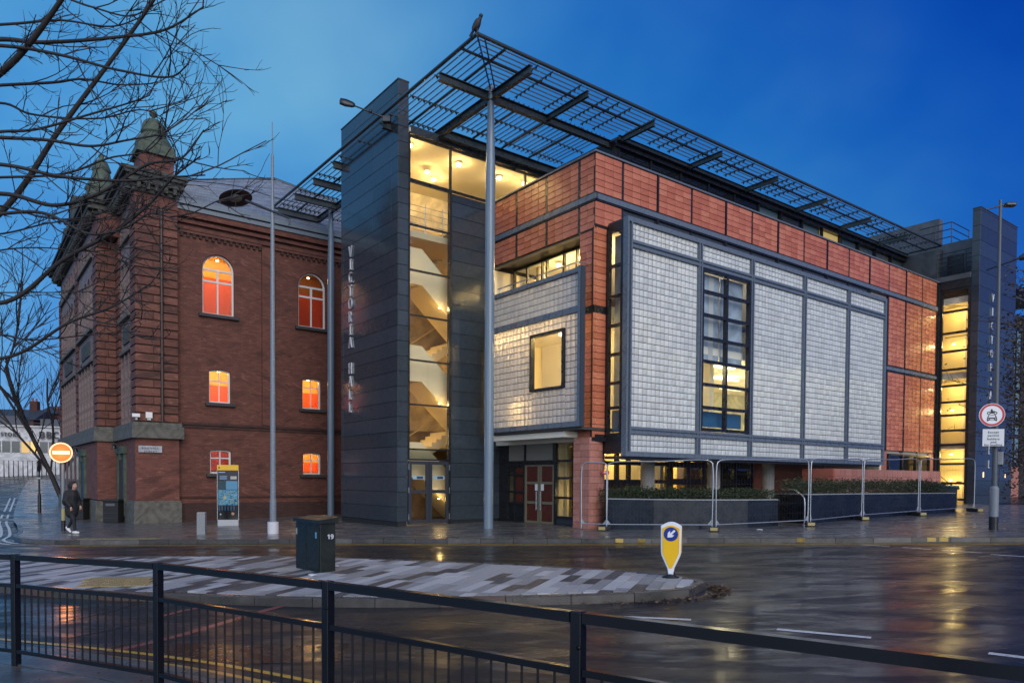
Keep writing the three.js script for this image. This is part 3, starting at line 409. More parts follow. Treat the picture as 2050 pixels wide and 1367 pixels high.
// entrance doors
const EX = -0.5, woodRed = S(0.1, 0.018, 0.01, 0.45, { map: grainBig });
glaze(base, 'L', -5.0, -3.95, 0.25, 2.3, EX, [-4.55], [0.95, 1.35, 1.95], 0.07, 0.1, (i, j) => j === 0 ? M.glassDark : i ? woodRed : M.glass, M.black, 'side_window');
glaze(base, 'L', -2.36, -0.75, 0.25, 3.3, EX, 1, [0.55, 1.2, 1.85, 2.42], 0.08, 0.1, (i, j) => j === 0 ? S(0.03, 0.04, 0.05, 0.4) : M.glass, M.black, 'side_window');
glaze(base, 'L', -5.0, -2.36, 2.3, 3.3, EX, [-3.95], [2.42], 0.07, 0.1, (i, j) => j ? S(0.2, 0.19, 0.16, 0.4) : M.black, M.black, 'transom_panel');
for (const [a, b] of [[-3.95, -3.15], [-3.13, -2.36]]) { const d = glaze(base, 'L', a, b, 0.28, 2.34, EX, 1, [1.0, 1.68], 0.09, 0.07, woodRed, S(0.17, 0.15, 0.1, 0.4), 'entrance_door'); const hz = a < -3.5 ? b - 0.1 : a + 0.1; obj('handle', [cyl(V(0.42, 0.75, hz), V(0.42, 1.4, hz), 0.018), cyl(V(0.42, 0.8, hz), V(0.5, 0.8, hz), 0.012), cyl(V(0.42, 1.35, hz), V(0.5, 1.35, hz), 0.012)], M.galv, d); obj('notice', pb('L', hz - (a < -3.5 ? 0.12 : 0.02), hz + (a < -3.5 ? 0.02 : 0.14), 1.42, 1.64, EX + 0.037, EX + 0.04), M.white, d); }
obj('foyer_wall', [box(2.4, 2.5, 0.1, 3.0, -5.4, -2.3), box(0.5, 3.3, 0.1, 3.3, -5.6, -5.5), box(0.62, 1.1, 0.1, 3.0, -2.5, -2.3)], M.yellowRoom, base);
obj('foyer_floor', box(-0.6, 18, 0.1, 0.22, -6.5, -0.75), M.floor, base);
lamp(hall, 1.6, 3.1, -2.2, 6, WARMER); lamp(hall, 1.3, 1.35, -1.6, 1.2, WARM, 0.06, M.bulb, 'table_lamp');
// street level glazing behind round columns
obj('side_infill', pb('L', -5.48, -5.0, 0.1, 3.3, EX - 0.05, EX + 0.05), M.black, base);
glaze(base, 'R', 1.1, 5.9, 0.4, 3.0, -2.1, [2.4, 3.15, 3.75, 4.9], [1.75, 2.4], 0.13, 0.14, (i, j) => j === 1 && i !== 1 ? M.glassDim : M.glass, M.black, 'street_window');
glaze(base, 'R', 5.9, 11.2, 0.4, 3.0, -2.1, [7.0, 7.95, 9.0, 10], [1.75, 2.4], 0.22, 0.14, (i) => i < 2 ? M.glass : M.glassDim, M.black, 'street_window');
obj('plinth', box(1.1, 17, 0, 0.4, -2.2, -2.0), M.dark, base);
for (const x of [3.55, 7.2, 10.72, 14.4]) obj('column', [cyl(V(x, 0.3, -1), V(x, 3.02, -1), 0.24, 0.24, 24)], S(0.36, 0.36, 0.35, 0.7, { map: grainBig }), base);
for (const [x, z, p] of [[3.3, -4.4, 7], [5.0, -4.6, 5], [7.4, -4.2, 9], [8.6, -4.8, 3]]) lamp(hall, x, 2.85, z, p, C(1, 0.66, 0.2));
for (const x of [3.5, 4.9, 6.6, 7.9]) obj('ceiling_tube', rbox(x - 0.5, x + 0.5, 2.9, 2.96, -3.0, -2.85, 0.02), M.tubeLamp, base);
obj('shop_wall', [box(1.0, 9.2, 0.2, 3.02, -6.2, -6.0), box(0.9, 1.0, 0.2, 3.02, -6, -2.2), box(9.0, 9.2, 0.2, 3.02, -6, -3.4)], M.yellowRoom, base);
obj('notice_board', [box(6.4, 7.0, 1.3, 1.9, -5.98, -5.94), box(7.3, 7.7, 1.4, 1.85, -5.98, -5.94), box(4.4, 5.0, 1.5, 2.0, -5.98, -5.94)], M.whiteWorn, base);
for (const [ca, cb, ch, cz] of [[4.6, 6.2, 1.1, -4.4], [3.3, 5.6, 1.75, -3.1], [8.2, 8.9, 2.4, -3.4]]) obj('counter', box(ca, cb, 0.2, ch, cz - 0.2, cz + 0.2), M.woodDark, base);
obj('dark_wall', [box(11.2, 16.9, 0.1, 3.02, -2.2, -2.0)], S(0.4, 0.12, 0.08, 0.7, { map: tileMap }), base);
glaze(base, 'R', 18.6, 22.9, 2.0, 3.1, 0.0, [20, 21.4], 1, 0.09, 0.12, (i) => M.glassDim, M.black, 'street_window');
obj('lower_wall', [box(18.5, 23.4, 0.1, 2.0, -0.12, -0.02), box(22.9, 23.4, 2, 3.2, -0.12, -0.02), box(16.9, 18.6, 0.1, 3.2, -0.12, -0.03)], S(0.4, 0.14, 0.1, 0.7, { map: tileMap }), base);
obj('room_back', box(18.5, 23.4, 1.8, 3.2, -2.2, -2.1), M.cream, base);
// low pink wall of big blocks and the dark red end wall beside it
const pinkWall = grp('low_block_wall', hall);
{ const z = 1.5, x0 = 11.3, x1 = 20.6, n = 22, w = (x1 - x0) / n; for (let i = 0; i < n; i++) for (let j = 0; j < 6; j++) obj('wall_block', rbox(x0 + i * w + 0.006, x0 + (i + 1) * w - 0.006, 0.5 + j * 0.3, 0.793 + j * 0.3, z - 0.1, z + rr(-0.002, 0.002), 0.006), pinkMs[Math.floor(rnd() * 3)], pinkWall);
  for (let j = 0; j < 6; j++) obj('wall_block', rbox(x0 - 0.1, x0, 0.5 + j * 0.3, 0.793 + j * 0.3, 0.2, z, 0.006), S(0.4, 0.11, 0.07, 0.6, { map: tileMap }), pinkWall);
  obj('wall_core', box(x0, x1, 0.2, 2.28, z - 0.3, z - 0.1), mortarD, pinkWall); }
// ---------------------------------------------------------------- stair tower, its slab, the dark wall
const slateMap = tex(256, 256, [1.1, 1.1], (u, v) => 0.85 + 0.25 * tn(u, v, 9, 3, 4) + 0.06 * (rnd() - 0.5));
const slateMs = [0.9, 1, 1.12].map((k) => S(0.042 * k, 0.056 * k, 0.07 * k, 0.17, { map: slateMap, roughnessMap: tex(128, 128, [2.2, 2.2], (u, v) => 0.75 + 0.35 * tn(u, v, 8, 11, 3)) }));
const cl = (parent, g) => obj('cladding_panel', g, slateMs[Math.floor(rnd() * 3)], parent);
const tower = grp('stair_tower', hall), SX0 = -3.74, SX1 = -3.35, SZ0 = -5.5, SZ1 = -9.98, TOP = 14.95, CO = 0.505;
obj('core', [box(SX0 + 0.03, SX1 - 0.02, 0, TOP - 0.02, SZ1 + 0.02, SZ0 - 0.03)], S(0.012, 0.013, 0.015, 0.8), tower);
for (let y = 0.35; y < TOP - 0.1; y += CO) { const y1 = Math.min(y + CO - 0.014, TOP), split = y > 10.4 ? -7.35 : null;
  const parts = split ? [[SZ1, split - 0.006], [split + 0.006, -5.98], [-5.968, SZ0]] : [[SZ1, -9.78], [-9.768, SZ0]];
  for (const [a, b] of parts) cl(tower, rbox(SX0, SX0 + 0.028, y, y1, a, b, 0.004, 1));
  cl(tower, rbox(SX0 + 0.03, SX1, y, y1, SZ0 - 0.03, SZ0 + 0.004, 0.004, 1)); }
obj('plinth', [box(SX0 + 0.05, SX1 - 0.03, -0.3, 0.34, SZ1 + 0.05, SZ0 - 0.05)], M.black, tower);
obj('coping', rbox(SX0 - 0.02, SX1 + 0.02, TOP, TOP + 0.05, SZ1 - 0.02, SZ0 + 0.02, 0.01), M.steelDark, tower);
// dark panelled wall to the right of the glass
const DX0 = -1.68;
for (let y = 0.35; y < 11.7; y += CO) cl(tower, rbox(DX0, 0.02, y, Math.min(y + CO - 0.014, 11.72), -5.53, -5.5, 0.004, 1));
obj('core', [box(DX0 + 0.01, 2.5, 0.1, 11.72, -5.7, -5.53)], S(0.012, 0.013, 0.015, 0.8), tower);
for (let y = 0.35; y < 3.2; y += CO) cl(tower, rbox(0.03, 0.62, y, y + CO - 0.014, -5.48, -5.45, 0.004, 1));
// glass: narrow column of panes with double doors below, wide row on top
const trans = [2.42, 2.8, 4.31, 5.81, 7.31, 8.82, 10.33, 11.78];
glaze(tower, 'R', -3.35, DX0 + 0.02, 2.42, 11.78, -5.52, 1, trans.slice(1, -1), 0.055, 0.1, (i, j) => j === 0 ? M.glassDim : M.glass, M.black, 'stair_window');
glaze(tower, 'R', -3.35, 2.35, 11.78, 13.28, -5.52, [-1.69, -0.1, 1.62], 1, 0.06, 0.1, M.glass, M.black, 'top_window');
obj('mullion', box(DX0 - 0.06, DX0 + 0.03, 0.3, 11.8, -5.6, -5.46), M.black, tower);
for (const [a, b] of [[-3.33, -2.53], [-2.52, -1.72]]) {
  const d = glaze(tower, 'R', a, b, 0.28, 2.4, -5.5, 1, [1.36], 0.115, 0.07, M.glass, S(0.03, 0.035, 0.045, 0.4), 'glazed_door');
  obj('hinge', [0.5, 1.4, 2.2].map((y) => box(a < -3 ? a - 0.012 : b - 0.005, a < -3 ? a + 0.012 : b + 0.02, y - 0.1, y + 0.1, -5.47, -5.44)), M.galv, d);
  obj('notice', box(a + 0.17, a + 0.63, 1.78, 1.9, -5.497, -5.494), S(0.3, 0.42, 0.5, 0.4), d); obj('notice_print', box(a + 0.33, a + 0.58, 1.8, 1.88, -5.494, -5.492), S(0.03, 0.05, 0.09, 0.4), d);
}
// inside of the tower
const ins = grp('stairwell', hall);
obj('wall', [box(-3.34, 2.6, 7.0, 13.5, -10.1, -9.95), box(2.5, 2.6, 0.2, 13.5, -10, -5.7), box(-3.33, -3.3, 0.2, 13.5, -9.95, -5.62)], M.cream, ins);
obj('wall', [box(-3.3, 2.5, 0.2, 6.99, -10.1, -9.9)], S(0.4, 0.27, 0.15, 0.7, { map: grainBig }), ins);
obj('wall_lining', [box(-1.6, 2.4, 3.7, 11.7, -9.4, -9.3)], S(0.5, 0.38, 0.22, 0.7, { map: grainBig }), ins);
obj('ceiling', [box(-3.34, 2.6, 13.36, 13.5, -10, -5.45)], M.ceiling, ins);
obj('floor', [box(-3.34, 2.5, 0.1, 0.25, -10, -5.6)], M.floor, ins);
for (const [x, z, p] of [[-2.9, -6.22, 6], [-0.77, -8.16, 7], [-0.74, -6.45, 7], [1.14, -6.5, 7], [2.2, -6.3, 5]]) lamp(hall, x, 13.27, z, p * 0.8, WARM, 0.1);
const FL = [0.25, 3.6, 6.95, 10.3];
const cream2 = S(0.78, 0.63, 0.38, 0.8), goldM = S(0.55, 0.36, 0.12, 0.3, { metalness: 0.5 });
for (let k = 0; k < 4; k++) {
  const y = FL[k], mid = y + 1.9, st = grp('staircase', hall), xl = -2.5, xr = -0.35;
  if (k === 3) { obj('landing', box(-3.3, 2.4, y - 0.22, y, -9.8, -5.9), cream2, st); obj('balustrade', [...[0.3, 0.5, 0.7, 0.9].map((h) => cyl(V(-3.2, y + h, -6.0), V(-0.6, y + h, -6.0), 0.012)), ...[-3.2, -2.4, -1.7, -1.0].map((x) => cyl(V(x, y, -6.0), V(x, y + 1, -6.0), 0.018))], M.galv, st); lamp(hall, -1.4, y + 1.3 + 1.6, -7.6, 4, WARM, 0.08, M.bulb, 'wall_or_fill_lamp'); continue; }
  const flight = (x0, y0, x1, y1, z0, z1) => { const n = 10, pts = [[x0, y0]], dx = (x1 - x0) / n, dy = (y1 - y0) / n; for (let i = 0; i < n; i++) pts.push([x0 + i * dx, y0 + (i + 1) * dy], [x0 + (i + 1) * dx, y0 + (i + 1) * dy]); pts.push([x1, y1 - 0.3], [x0, y0 - 0.3]); const g = extrude(pts, z1 - z0, 0); g.translate(0, 0, z0); return uvm(g); };
  obj('flight', flight(xr, y, xl, mid, -7.3, -6.12), cream2, st); obj('flight', flight(xl, mid, xr, FL[k + 1], -8.7, -7.5), cream2, st);
  { const g = extrude([[xr, y - 0.32], [xr, y + 0.92], [xl, mid + 0.92], [-3.28, mid + 0.92], [-3.28, mid - 0.32], [xl, mid - 0.32]], 0.07, 0); g.translate(0, 0, -6.12); obj('solid_balustrade', uvm(g), cream2, st); }
  obj('landing', [box(-3.3, xl, mid - 0.24, mid, -8.7, -6.12)], cream2, st); obj('landing', [box(xr, 2.4, y - 0.22, y, -8.9, -5.9)], cream2, st);
  obj('handrail', [cyl(V(xr, y + 1.0, -7.35), V(xl, mid + 1.0, -7.35), 0.025), cyl(V(xl, mid + 1.0, -7.45), V(xr, FL[k + 1] + 1.0, -7.45), 0.025), ...[0.5, 1.0].map((h) => cyl(V(xr, y + h, -5.95), V(2.2, y + h, -5.95), 0.018)), cyl(V(xr, y, -5.95), V(xr, y + 1, -5.95), 0.02)], goldM, st);
  lamp(hall, -1.9, y + 0.35 + 0.5, -5.85, k ? 1.3 : 0.9, WARM, 0.04, M.bulb, 'wall_or_fill_lamp'); lamp(hall, 1.2, y + 2.9, -7.2, 6, WARM, 0.08, M.bulb, 'wall_or_fill_lamp'); lamp(hall, -2.9, mid + 1.25, -8.4, 5, WARM, 0.08, M.bulb, 'wall_or_fill_lamp');  // the smallest lamps, by the glass, are added to brighten the flight undersides
}
// letters on the tower: top-level sign of its own
const lettersM = S(0.6, 0.62, 0.65, 0.3, { metalness: 0.6 });
function wallSign(label, group, pos, chars, yTop, pitch, turn, dropFrom = 99) {
  const sg = thing('wall_letters', label, 'sign', pos, turn, group); let k = 0;
  for (const ch of chars) { if (ch !== ' ') { const g = text(ch, 0.33, 0.045, fontR, 0.006); g.scale(1.0, 1.16, 1); g.translate(0, yTop - k * pitch - 0.44 - pos.y, 0.014); const o = obj('letter', uvm(g), lettersM, sg); obj('stud', [box(-0.02, 0.02, yTop - k * pitch - 0.3 - pos.y, yTop - k * pitch - 0.26 - pos.y, -0.01, 0.05)], M.dark, o); } k++; }
  return sg;
}
wallSign('tall column of metal letters reading VICTORIA HALL on the left dark slab', null, L(SX0, 0.2, -9.08), 'VICTORIA HALL', 10.62, 0.478, ANG - Math.PI / 2);
// ---------------------------------------------------------------- canopy
const canopy = grp('canopy', hall), CY0 = 13.84, XL = -4.12, ZF = -0.36, ZP = -2.4, XP = -2.2, XE = 24.6, ZE = -16.4;
const canM = S(0.05, 0.068, 0.076, 0.4, { map: grain, roughnessMap: roughMap }), slatM = S(0.07, 0.09, 0.1, 0.35, { roughnessMap: roughMap });
const hy = CY0, OUTX = [0.05, 3.05, 6.67, 10.2, 13.8, 17.5, 21.1];
obj('edge_tube', [cyl(V(XL, hy, ZF), V(XE, hy, ZF), 0.055, 0.055, 12), cyl(V(XL, hy, ZF), V(XL, hy, ZE), 0.055, 0.055, 12), cyl(V(XL, hy, ZE), V(XP, hy, ZE), 0.05, 0.05, 10), cyl(V(XE, hy, ZF), V(XE, hy, ZP), 0.05, 0.05, 10)], canM, canopy);
const ib = (p, q, h = 0.26, w = 0.14, t = 0.02) => { const d = q.clone().sub(p), s = V(-d.z, 0, d.x).normalize(); const up = (k) => V(0, k, 0); return [bar(p.clone().add(up(0)), q.clone().add(up(0)), w, t), bar(p.clone().add(up(-h)), q.clone().add(up(-h)), w, t), bar(p.clone().add(up(-h / 2)), q.clone().add(up(-h / 2)), t, h - t)]; };
const by = hy - 0.14;
// taper beams: along the column lines and outriggers
obj('beam', ib(V(XP, by, ZP), V(3.0, by, ZP), 0.24, 0.16), canM, canopy); obj('beam', ib(V(2.9, by + 0.02, -1.92), V(24.45, by + 0.02, -1.92), 0.14, 0.1), canM, canopy);
obj('beam', ib(V(XL + 0.06, by, ZP), V(XP, by, ZP), 0.22), canM, canopy);
obj('beam', ib(V(XP, by, ZP), V(XP, by, ZF - 0.06), 0.22), canM, canopy);
obj('beam', ib(V(XP, by, ZP), V(XP, by, -15.9), 0.24, 0.14), canM, canopy);
for (const z of [-6.0, -9.95, -11.9, -13.9, -15.9]) obj('beam', ib(V(XL + 0.06, by, z), V(XP, by, z), 0.24), canM, canopy);
obj('beam', ib(V(XP, by, -5.3), V(3.0, by, -5.3), 0.28, 0.2), canM, canopy);
obj('beam', [box(-3.3, 2.5, 13.3, 13.56, -5.62, -5.42)], canM, canopy);
OUTX.forEach((x) => obj('beam', ib(V(x, by, x < 3 ? ZP : -1.92), V(x, by, ZF - 0.06), 0.17, 0.1), canM, canopy));
obj('purlin', [cyl(V(XL, hy - 0.06, -1.1), V(XE, hy - 0.06, -1.1), 0.04, 0.04, 8), cyl(V((XL + XP) / 2, hy - 0.06, ZF), V((XL + XP) / 2, hy - 0.06, ZE), 0.04, 0.04, 8)], canM, canopy);
for (const x of [-0.9, 0.35, 1.6]) obj('purlin', cyl(V(x, hy - 0.08, ZP), V(x, hy - 0.08, -5.3), 0.04, 0.04, 8), canM, canopy);
// slats: angled blades, mitred along the corner hip
const blade = (p, q) => { const g = bar(p, q, 0.075, 0.012); return g; };
const zs = []; for (let z = ZF - 0.2; z > ZP + 0.05; z -= 0.2) zs.push(z);
const zlim = -1.9;
zs.forEach((z, i) => { const x0 = XL + (ZF - z); const ends = z < zlim ? [x0, 2.9] : [x0, ...OUTX, 24.45]; for (let k = 0; k < ends.length - 1; k++) obj('canopy_slat', bar(V(ends[k] + 0.02, hy + 0.02, z), V(ends[k + 1] - 0.02, hy + 0.02, z), 0.02, 0.034), slatM, canopy); });
const xs = []; for (let x = XL + 0.2; x < XP - 0.05; x += 0.2) xs.push(x);
xs.forEach((x) => { const z0 = ZF - (x - XL); for (const [a, b] of [[z0, -6.0], [-6.0, -9.95], [-9.95, -13.9], [-13.9, ZE]]) obj('canopy_slat', bar(V(x, hy + 0.02, a - 0.02), V(x, hy + 0.02, b + 0.02), 0.02, 0.034), slatM, canopy); });
for (let x = XP + 0.2; x < 3.0; x += 0.2) obj('canopy_slat', bar(V(x, hy + 0.02, ZP - 0.1), V(x, hy + 0.02, -5.25), 0.02, 0.034), slatM, canopy);
for (let x = XP + 0.2; x < 1.0; x += 0.2) obj('canopy_slat', bar(V(x, hy + 0.02, -10.1), V(x, hy + 0.02, ZE), 0.02, 0.034), slatM, canopy);
obj('hip_bar', [bar(V(XL, hy - 0.03, ZF), V(XP, hy - 0.03, ZP - 0.0), 0.03, 0.08), bar(V(XL + 0.25, hy - 0.03, ZF), V(XP + 0.18, hy - 0.03, ZP), 0.03, 0.08)], canM, canopy);
// brackets with a tooth under each slat
function rack(p, q, n, along) { const list = [bar(p, q, 0.02, 0.035)]; for (let i = 0; i < n; i++) { const c = p.clone().lerp(q, (i + 0.5) / n), s = along === 'x' ? 1 : 0; const g = new THREE.CylinderGeometry(0.075, 0.002, 0.1, 3); g.scale(s ? 1 : 0.25, 1, s ? 0.25 : 1); g.translate(c.x, c.y - 0.06, c.z); list.push(g); } return list; }
for (const z of [-2.75, -4.2, -5.65, -6.35, -8.0, -9.6, -10.3, -11.6, -12.2, -13.6, -14.2, -15.6, -16.2]) obj('slat_bracket', rack(V(XL + 0.1, hy - 0.03, z), V(XP, hy - 0.03, z), xs.length, 'x'), canM, canopy);
for (const z of [-2.75, -3.8, -4.9]) obj('slat_bracket', rack(V(XP + 0.1, hy - 0.03, z), V(3.0, hy - 0.03, z), 25, 'x'), canM, canopy);
for (const z of [-10.6, -12.4, -14.2, -16]) obj('slat_bracket', rack(V(XP + 0.1, hy - 0.03, z), V(1.0, hy - 0.03, z), 16, 'x'), canM, canopy);
for (let x = -1.9, k = 0; x < 24.5; x += [0.55, 1.15, 1.15, 0.5][k++ % 4]) obj('slat_bracket', rack(V(x, hy - 0.03, ZF - 0.1), V(x, hy - 0.03, x < 2.9 ? ZP + 0.1 : -1.86), x < 2.9 ? 9 : 7, 'z'), canM, canopy);
// the two slender posts
for (const [z, yb] of [[ZP, gndL(XP, ZP) + 0.1], [-14.5, gndL(XP, -14.5) + 0.1]]) { const g = lathe([[0.0, 0], [0.155, 0], [0.155, 0.04], [0.15, 0.05], [0.15, 11.2], [0.1, 12.9], [0.1, 13.35 - yb + 0.3], [0.13, 13.36 - yb + 0.3], [0.13, 13.9 - yb], [0, 13.93 - yb]].map(([r, y]) => [r, y]), 24); g.translate(XP, yb, z); obj('canopy_post', g, S(0.2, 0.27, 0.34, 0.35, { map: grain, roughnessMap: roughMap }), canopy); }

// ---------------------------------------------------------------- penthouse, roof
const pent = grp('penthouse', hall), dimRoom = S(0.05, 0.045, 0.04, 0.6);
{ const xs2 = range(3.1, 24.5, 1.66), tint = (i) => ({ 5: S(0.14, 0.2, 0.2, 0.3), 7: S(0.16, 0.21, 0.2, 0.3), 8: S(0.2, 0.16, 0.08, 0.3, { emissive: C(0.5, 0.34, 0.1), emissiveIntensity: 0.8 }), 9: S(0.1, 0.15, 0.14, 0.3), 10: S(0.12, 0.14, 0.13, 0.3), 11: S(0.16, 0.15, 0.1, 0.3), 12: S(0.08, 0.11, 0.11, 0.3) })[i];
  for (let i = 0; i < xs2.length - 1; i++) { const w = grp('penthouse_window', pent); obj('frame', [box(xs2[i] - 0.05, xs2[i] + 0.05, 11.6, 13.5, -2.2, -2.08)], M.black, w); obj('pane', pane1('R', xs2[i] + 0.05, xs2[i + 1] - 0.05, 11.6, 13.4, -2.14), i < 5 ? M.glassDark : M.glass, w); if (i >= 5) obj('blind', box(xs2[i] + 0.06, xs2[i + 1] - 0.06, 11.6, 13.4, -2.28, -2.24), tint(i) || dimRoom, w); }
  obj('fascia', [box(2.9, 24.8, 13.4, 13.6, -2.3, -2.0), box(2.9, 3.08, 11.6, 13.6, -5.4, -2.1)], M.black, pent);
  obj('roof_sheet', [box(2.9, 24.5, 13.62, 13.7, -12, -1.98), box(2.9, 26, 11.6, 13.62, -12.2, -12), box(2.95, 24.6, 11.6, 13.6, -3.1, -3.0)], M.steelDark, pent);
}
// aerial on the roof
tag(obj('roof_aerial', (() => { const p = onZ(1083, 310, -8), q = onZ(1068, 340, -8); const w = (v) => L(v.x, v.y, v.z); origin(0, 0, 0); const a = w(q), b = w(p), list = [cyl(a, b, 0.02, 0.02, 6)]; const d = UX.clone(); list.push(cyl(b.clone().addScaledVector(d, -0.4), b.clone().addScaledVector(d, 0.5), 0.015, 0.015, 6)); for (let i = -3; i < 5; i++) { const c = b.clone().addScaledVector(d, i * 0.12); list.push(cyl(c.clone().add(V(0, -0.18, 0)), c.clone().add(V(0, 0.18, 0)), 0.01, 0.01, 5)); } return list; })(), M.black), 'small television aerial seen through the canopy slats', 'aerial');
origin(0, 0, 0);
// ---------------------------------------------------------------- second stair and slab at the far right
const tower2 = grp('stair_tower', hall), GX = 23.7;
glaze(tower2, 'L', 0.06, 1.42, 0.55, 11.3, -GX, 1, [0.95, 1.75, 2.7, 3.65, 4.35, 5.1, 5.75, 6.55, 7.35, 8.25, 9.15, 10.2], 0.11, 0.12, M.glass, M.black, 'stair_window');
obj('frame_post', [box(GX - 0.25, GX + 0.05, 0.3, 11.6, -0.04, 0.06), box(GX - 0.1, GX + 0.2, 11.3, 11.75, 0, 1.42), box(GX - 0.05, GX + 0.2, 0.1, 0.55, 0.06, 1.42)], M.black, tower2);
obj('inner_wall', [box(GX + 1.2, GX + 1.3, 0.3, 11.4, -3, 1.4), box(GX, GX + 1.3, 0.3, 11.4, 1.42, 1.46), box(GX + 0.1, GX + 1.3, 11.3, 11.4, -3, 1.4), box(GX + 0.05, GX + 0.12, 0.3, 11.4, -3, -0.05), box(GX, GX + 1.3, 0.3, 11.4, -3.1, -3)], M.yellowRoom, tower2);
obj('edge_strip', [box(GX + 1.16, GX + 1.2, 0.6, 11.3, 0.7, 0.78)], M.creamPlain, tower2);
obj('landing', [3.45, 6.9, 10.6].map((y) => box(GX + 0.1, GX + 1.2, y, y + 0.3, -2.9, 1.4)), M.cream, tower2);
obj('handrail', [cyl(V(GX + 0.25, 9.0, 0.2), V(GX + 0.25, 9.0, 1.4), 0.02), cyl(V(GX + 0.25, 2.1, 0.1), V(GX + 0.25, 1.5, 0.8), 0.02)], M.woodDark, tower2);
obj('notice', [box(GX - 0.03, GX - 0.02, 1.75, 1.86, 0.95, 1.2)], S(0.45, 0.1, 0.05, 0.6), tower2);
for (const y of [1.9, 3.2, 5.4, 6.6, 8.7, 10.3]) lamp(hall, GX + 0.6, y, 0.45, 3.6, C(1, 0.74, 0.3), 0.07, M.bulb, 'stair_lamp');
const S2Z = 1.78; obj('core', box(GX - 0.02, 28.3, 0, 14.93, 1.45, S2Z - 0.03), S(0.012, 0.013, 0.015, 0.8), tower2);
for (let y = 0.45; y < 14.9; y += 0.72) { cl(tower2, rbox(GX - 0.02, 28.3, y, Math.min(14.95, y + 0.706), S2Z - 0.03, S2Z, 0.004, 1)); cl(tower2, rbox(GX - 0.05, GX - 0.02, y, Math.min(14.95, y + 0.706), 1.43, S2Z - 0.004, 0.004, 1)); }
obj('coping', rbox(GX - 0.07, 28.32, 14.95, 15.0, 1.42, S2Z + 0.02, 0.01), M.steelDark, tower2);
for (const [ua, ub] of [[GX + 0.9, GX + 0.98], [27.4, 27.46]]) obj('wall_light', box(ua, ub, 2.05, 2.3, S2Z, S2Z + 0.02), S(1, 1, 1, 0.5, { emissive: C(1, 0.55, 0.12), emissiveIntensity: 1.6 }), tower2);
wallSign('column of metal letters reading VICTORIA HALL on the far right slab behind branches', null, L(25.2, 0.5, S2Z), 'VICTORIA HALL', 11.3, 0.68, ANG);
// far wing beyond that slab: glass and pink tiles
const wing = grp('far_wing', hall);
glaze(wing, 'R', 28.6, 36, 2.8, 11, -0.4, 8, 9, 0.12, 0.12, S(0.16, 0.24, 0.26, 0.15), M.black, 'wing_window');
for (let i = 0; i < 8; i++) obj('wall_block', rbox(28.6 + i * 0.92, 29.5 + i * 0.92, 0.5, 2.75, -0.6, -0.35, 0.01), pinkMs[i % 3], wing);
obj('canopy_stub', [box(28.4, 34, 12.4, 12.6, -1.5, 1.0), box(28.4, 34, 11.9, 12.0, -1.5, 1.0)], canM, wing);
obj('core', box(28.4, 40, 0.1, 12, -6, -0.7), darkWall, wing);
// roof housings and railings above the right end
const plant = grp('roof_housing', hall), greyClad = S(0.1, 0.11, 0.12, 0.5, { map: grainBig });
obj('wall', box(24.5, 24.9, 11.6, 13.66, -3.2, -0.38), greyClad, plant); obj('platform', box(23.55, 26.5, 11.7, 11.95, -0.38, 1.42), greyClad, plant);
obj('wall', box(27, 27.5, 11.6, 16.05, -6.4, -1.49), greyClad, plant);
obj('wall', box(26.2, 28.4, 11.95, 14.35, -1.3, 0.7), S(0.08, 0.095, 0.11, 0.5, { map: grainBig }), plant); obj('wall', box(28.4, 28.9, 11.95, 14.9, -1.3, 1.0), greyClad, plant); obj('wall', box(25.2, 25.25, 11.95, 13.4, -0.3, 0.45), M.dark, plant);
obj('roof_railing', [...[12.35, 12.58, 12.8, 13.02, 13.24].map((y) => cyl(V(24.1, y, -0.36), V(24.1, y, 1.4), 0.022)), ...[-0.3, 1.0].map((z) => cyl(V(24.1, 11.95, z), V(24.1, 13.24, z), 0.025)), ...[14.75, 15.15, 15.5].map((y) => cyl(V(26.4, y, -2.2), V(26.4, y, -0.6), 0.025)), ...[14.75, 15.15, 15.5].map((y) => cyl(V(26.4, y, -0.6), V(28.6, y, -0.6), 0.025)), ...[[26.4, -1.4], [26.4, -0.6], [28.6, -0.6]].map(([x, z]) => cyl(V(x, 14.3, z), V(x, 15.5, z), 0.025))], M.dark, plant);
// ---------------------------------------------------------------- the old brick hall
const OL = V(-9.94, -0.1, -15.0); origin(OL.x, OL.y, OL.z);
const old = thing('old_brick_hall', 'old red brick hall with stone bands, slate roof and lit arched windows', 'building', L(OL.x, OL.y, OL.z), ANG);
const hash = (a, b) => { const s = Math.sin(a * 127.1 + b * 311.7) * 43758.5453; return s - Math.floor(s); };
const brickFn = (u, v) => { const row = Math.floor(v * 64), x = u * 48 + (row % 2) * 0.5, cx = x % 1, cy = (v * 64) % 1, id = hash(Math.floor(x) % 48, row), mort = cx < 0.05 || cy < 0.14; return { mort, id }; };
const soot = (u, v) => smooth(0.08, 0.42, tn(u, v, 11, 31, 5)), bloom = (u, v) => smooth(0.3, 0.42, tn(u, v, 46, 57, 3));   // dark soot blotches, pale salt marks
const brickMap = tex(2048, 1024, [10.8, 4.8], (u, v) => { const q = brickFn(u, v), n = (0.9 + 0.3 * tn(u, v, 14, 3, 4)) * (1 - 0.42 * soot(u, v)), odd = q.id > 0.93 ? 0.62 : q.id < 0.05 ? 1.35 : 1, k = n * odd * (0.78 + 0.44 * q.id + 0.12 * (rnd() - 0.5)), w = 0.3 * bloom(u, v); return q.mort ? [0.42 * n + w, 0.36 * n + w, 0.33 * n + w] : [0.62 * k + w, (0.4 + 0.06 * q.id) * k + w, 0.36 * k + w]; });
const brickBump = tex(2048, 1024, [10.8, 4.8], (u, v) => (brickFn(u, v).mort ? 0.15 : 0.75 + 0.2 * rnd()));
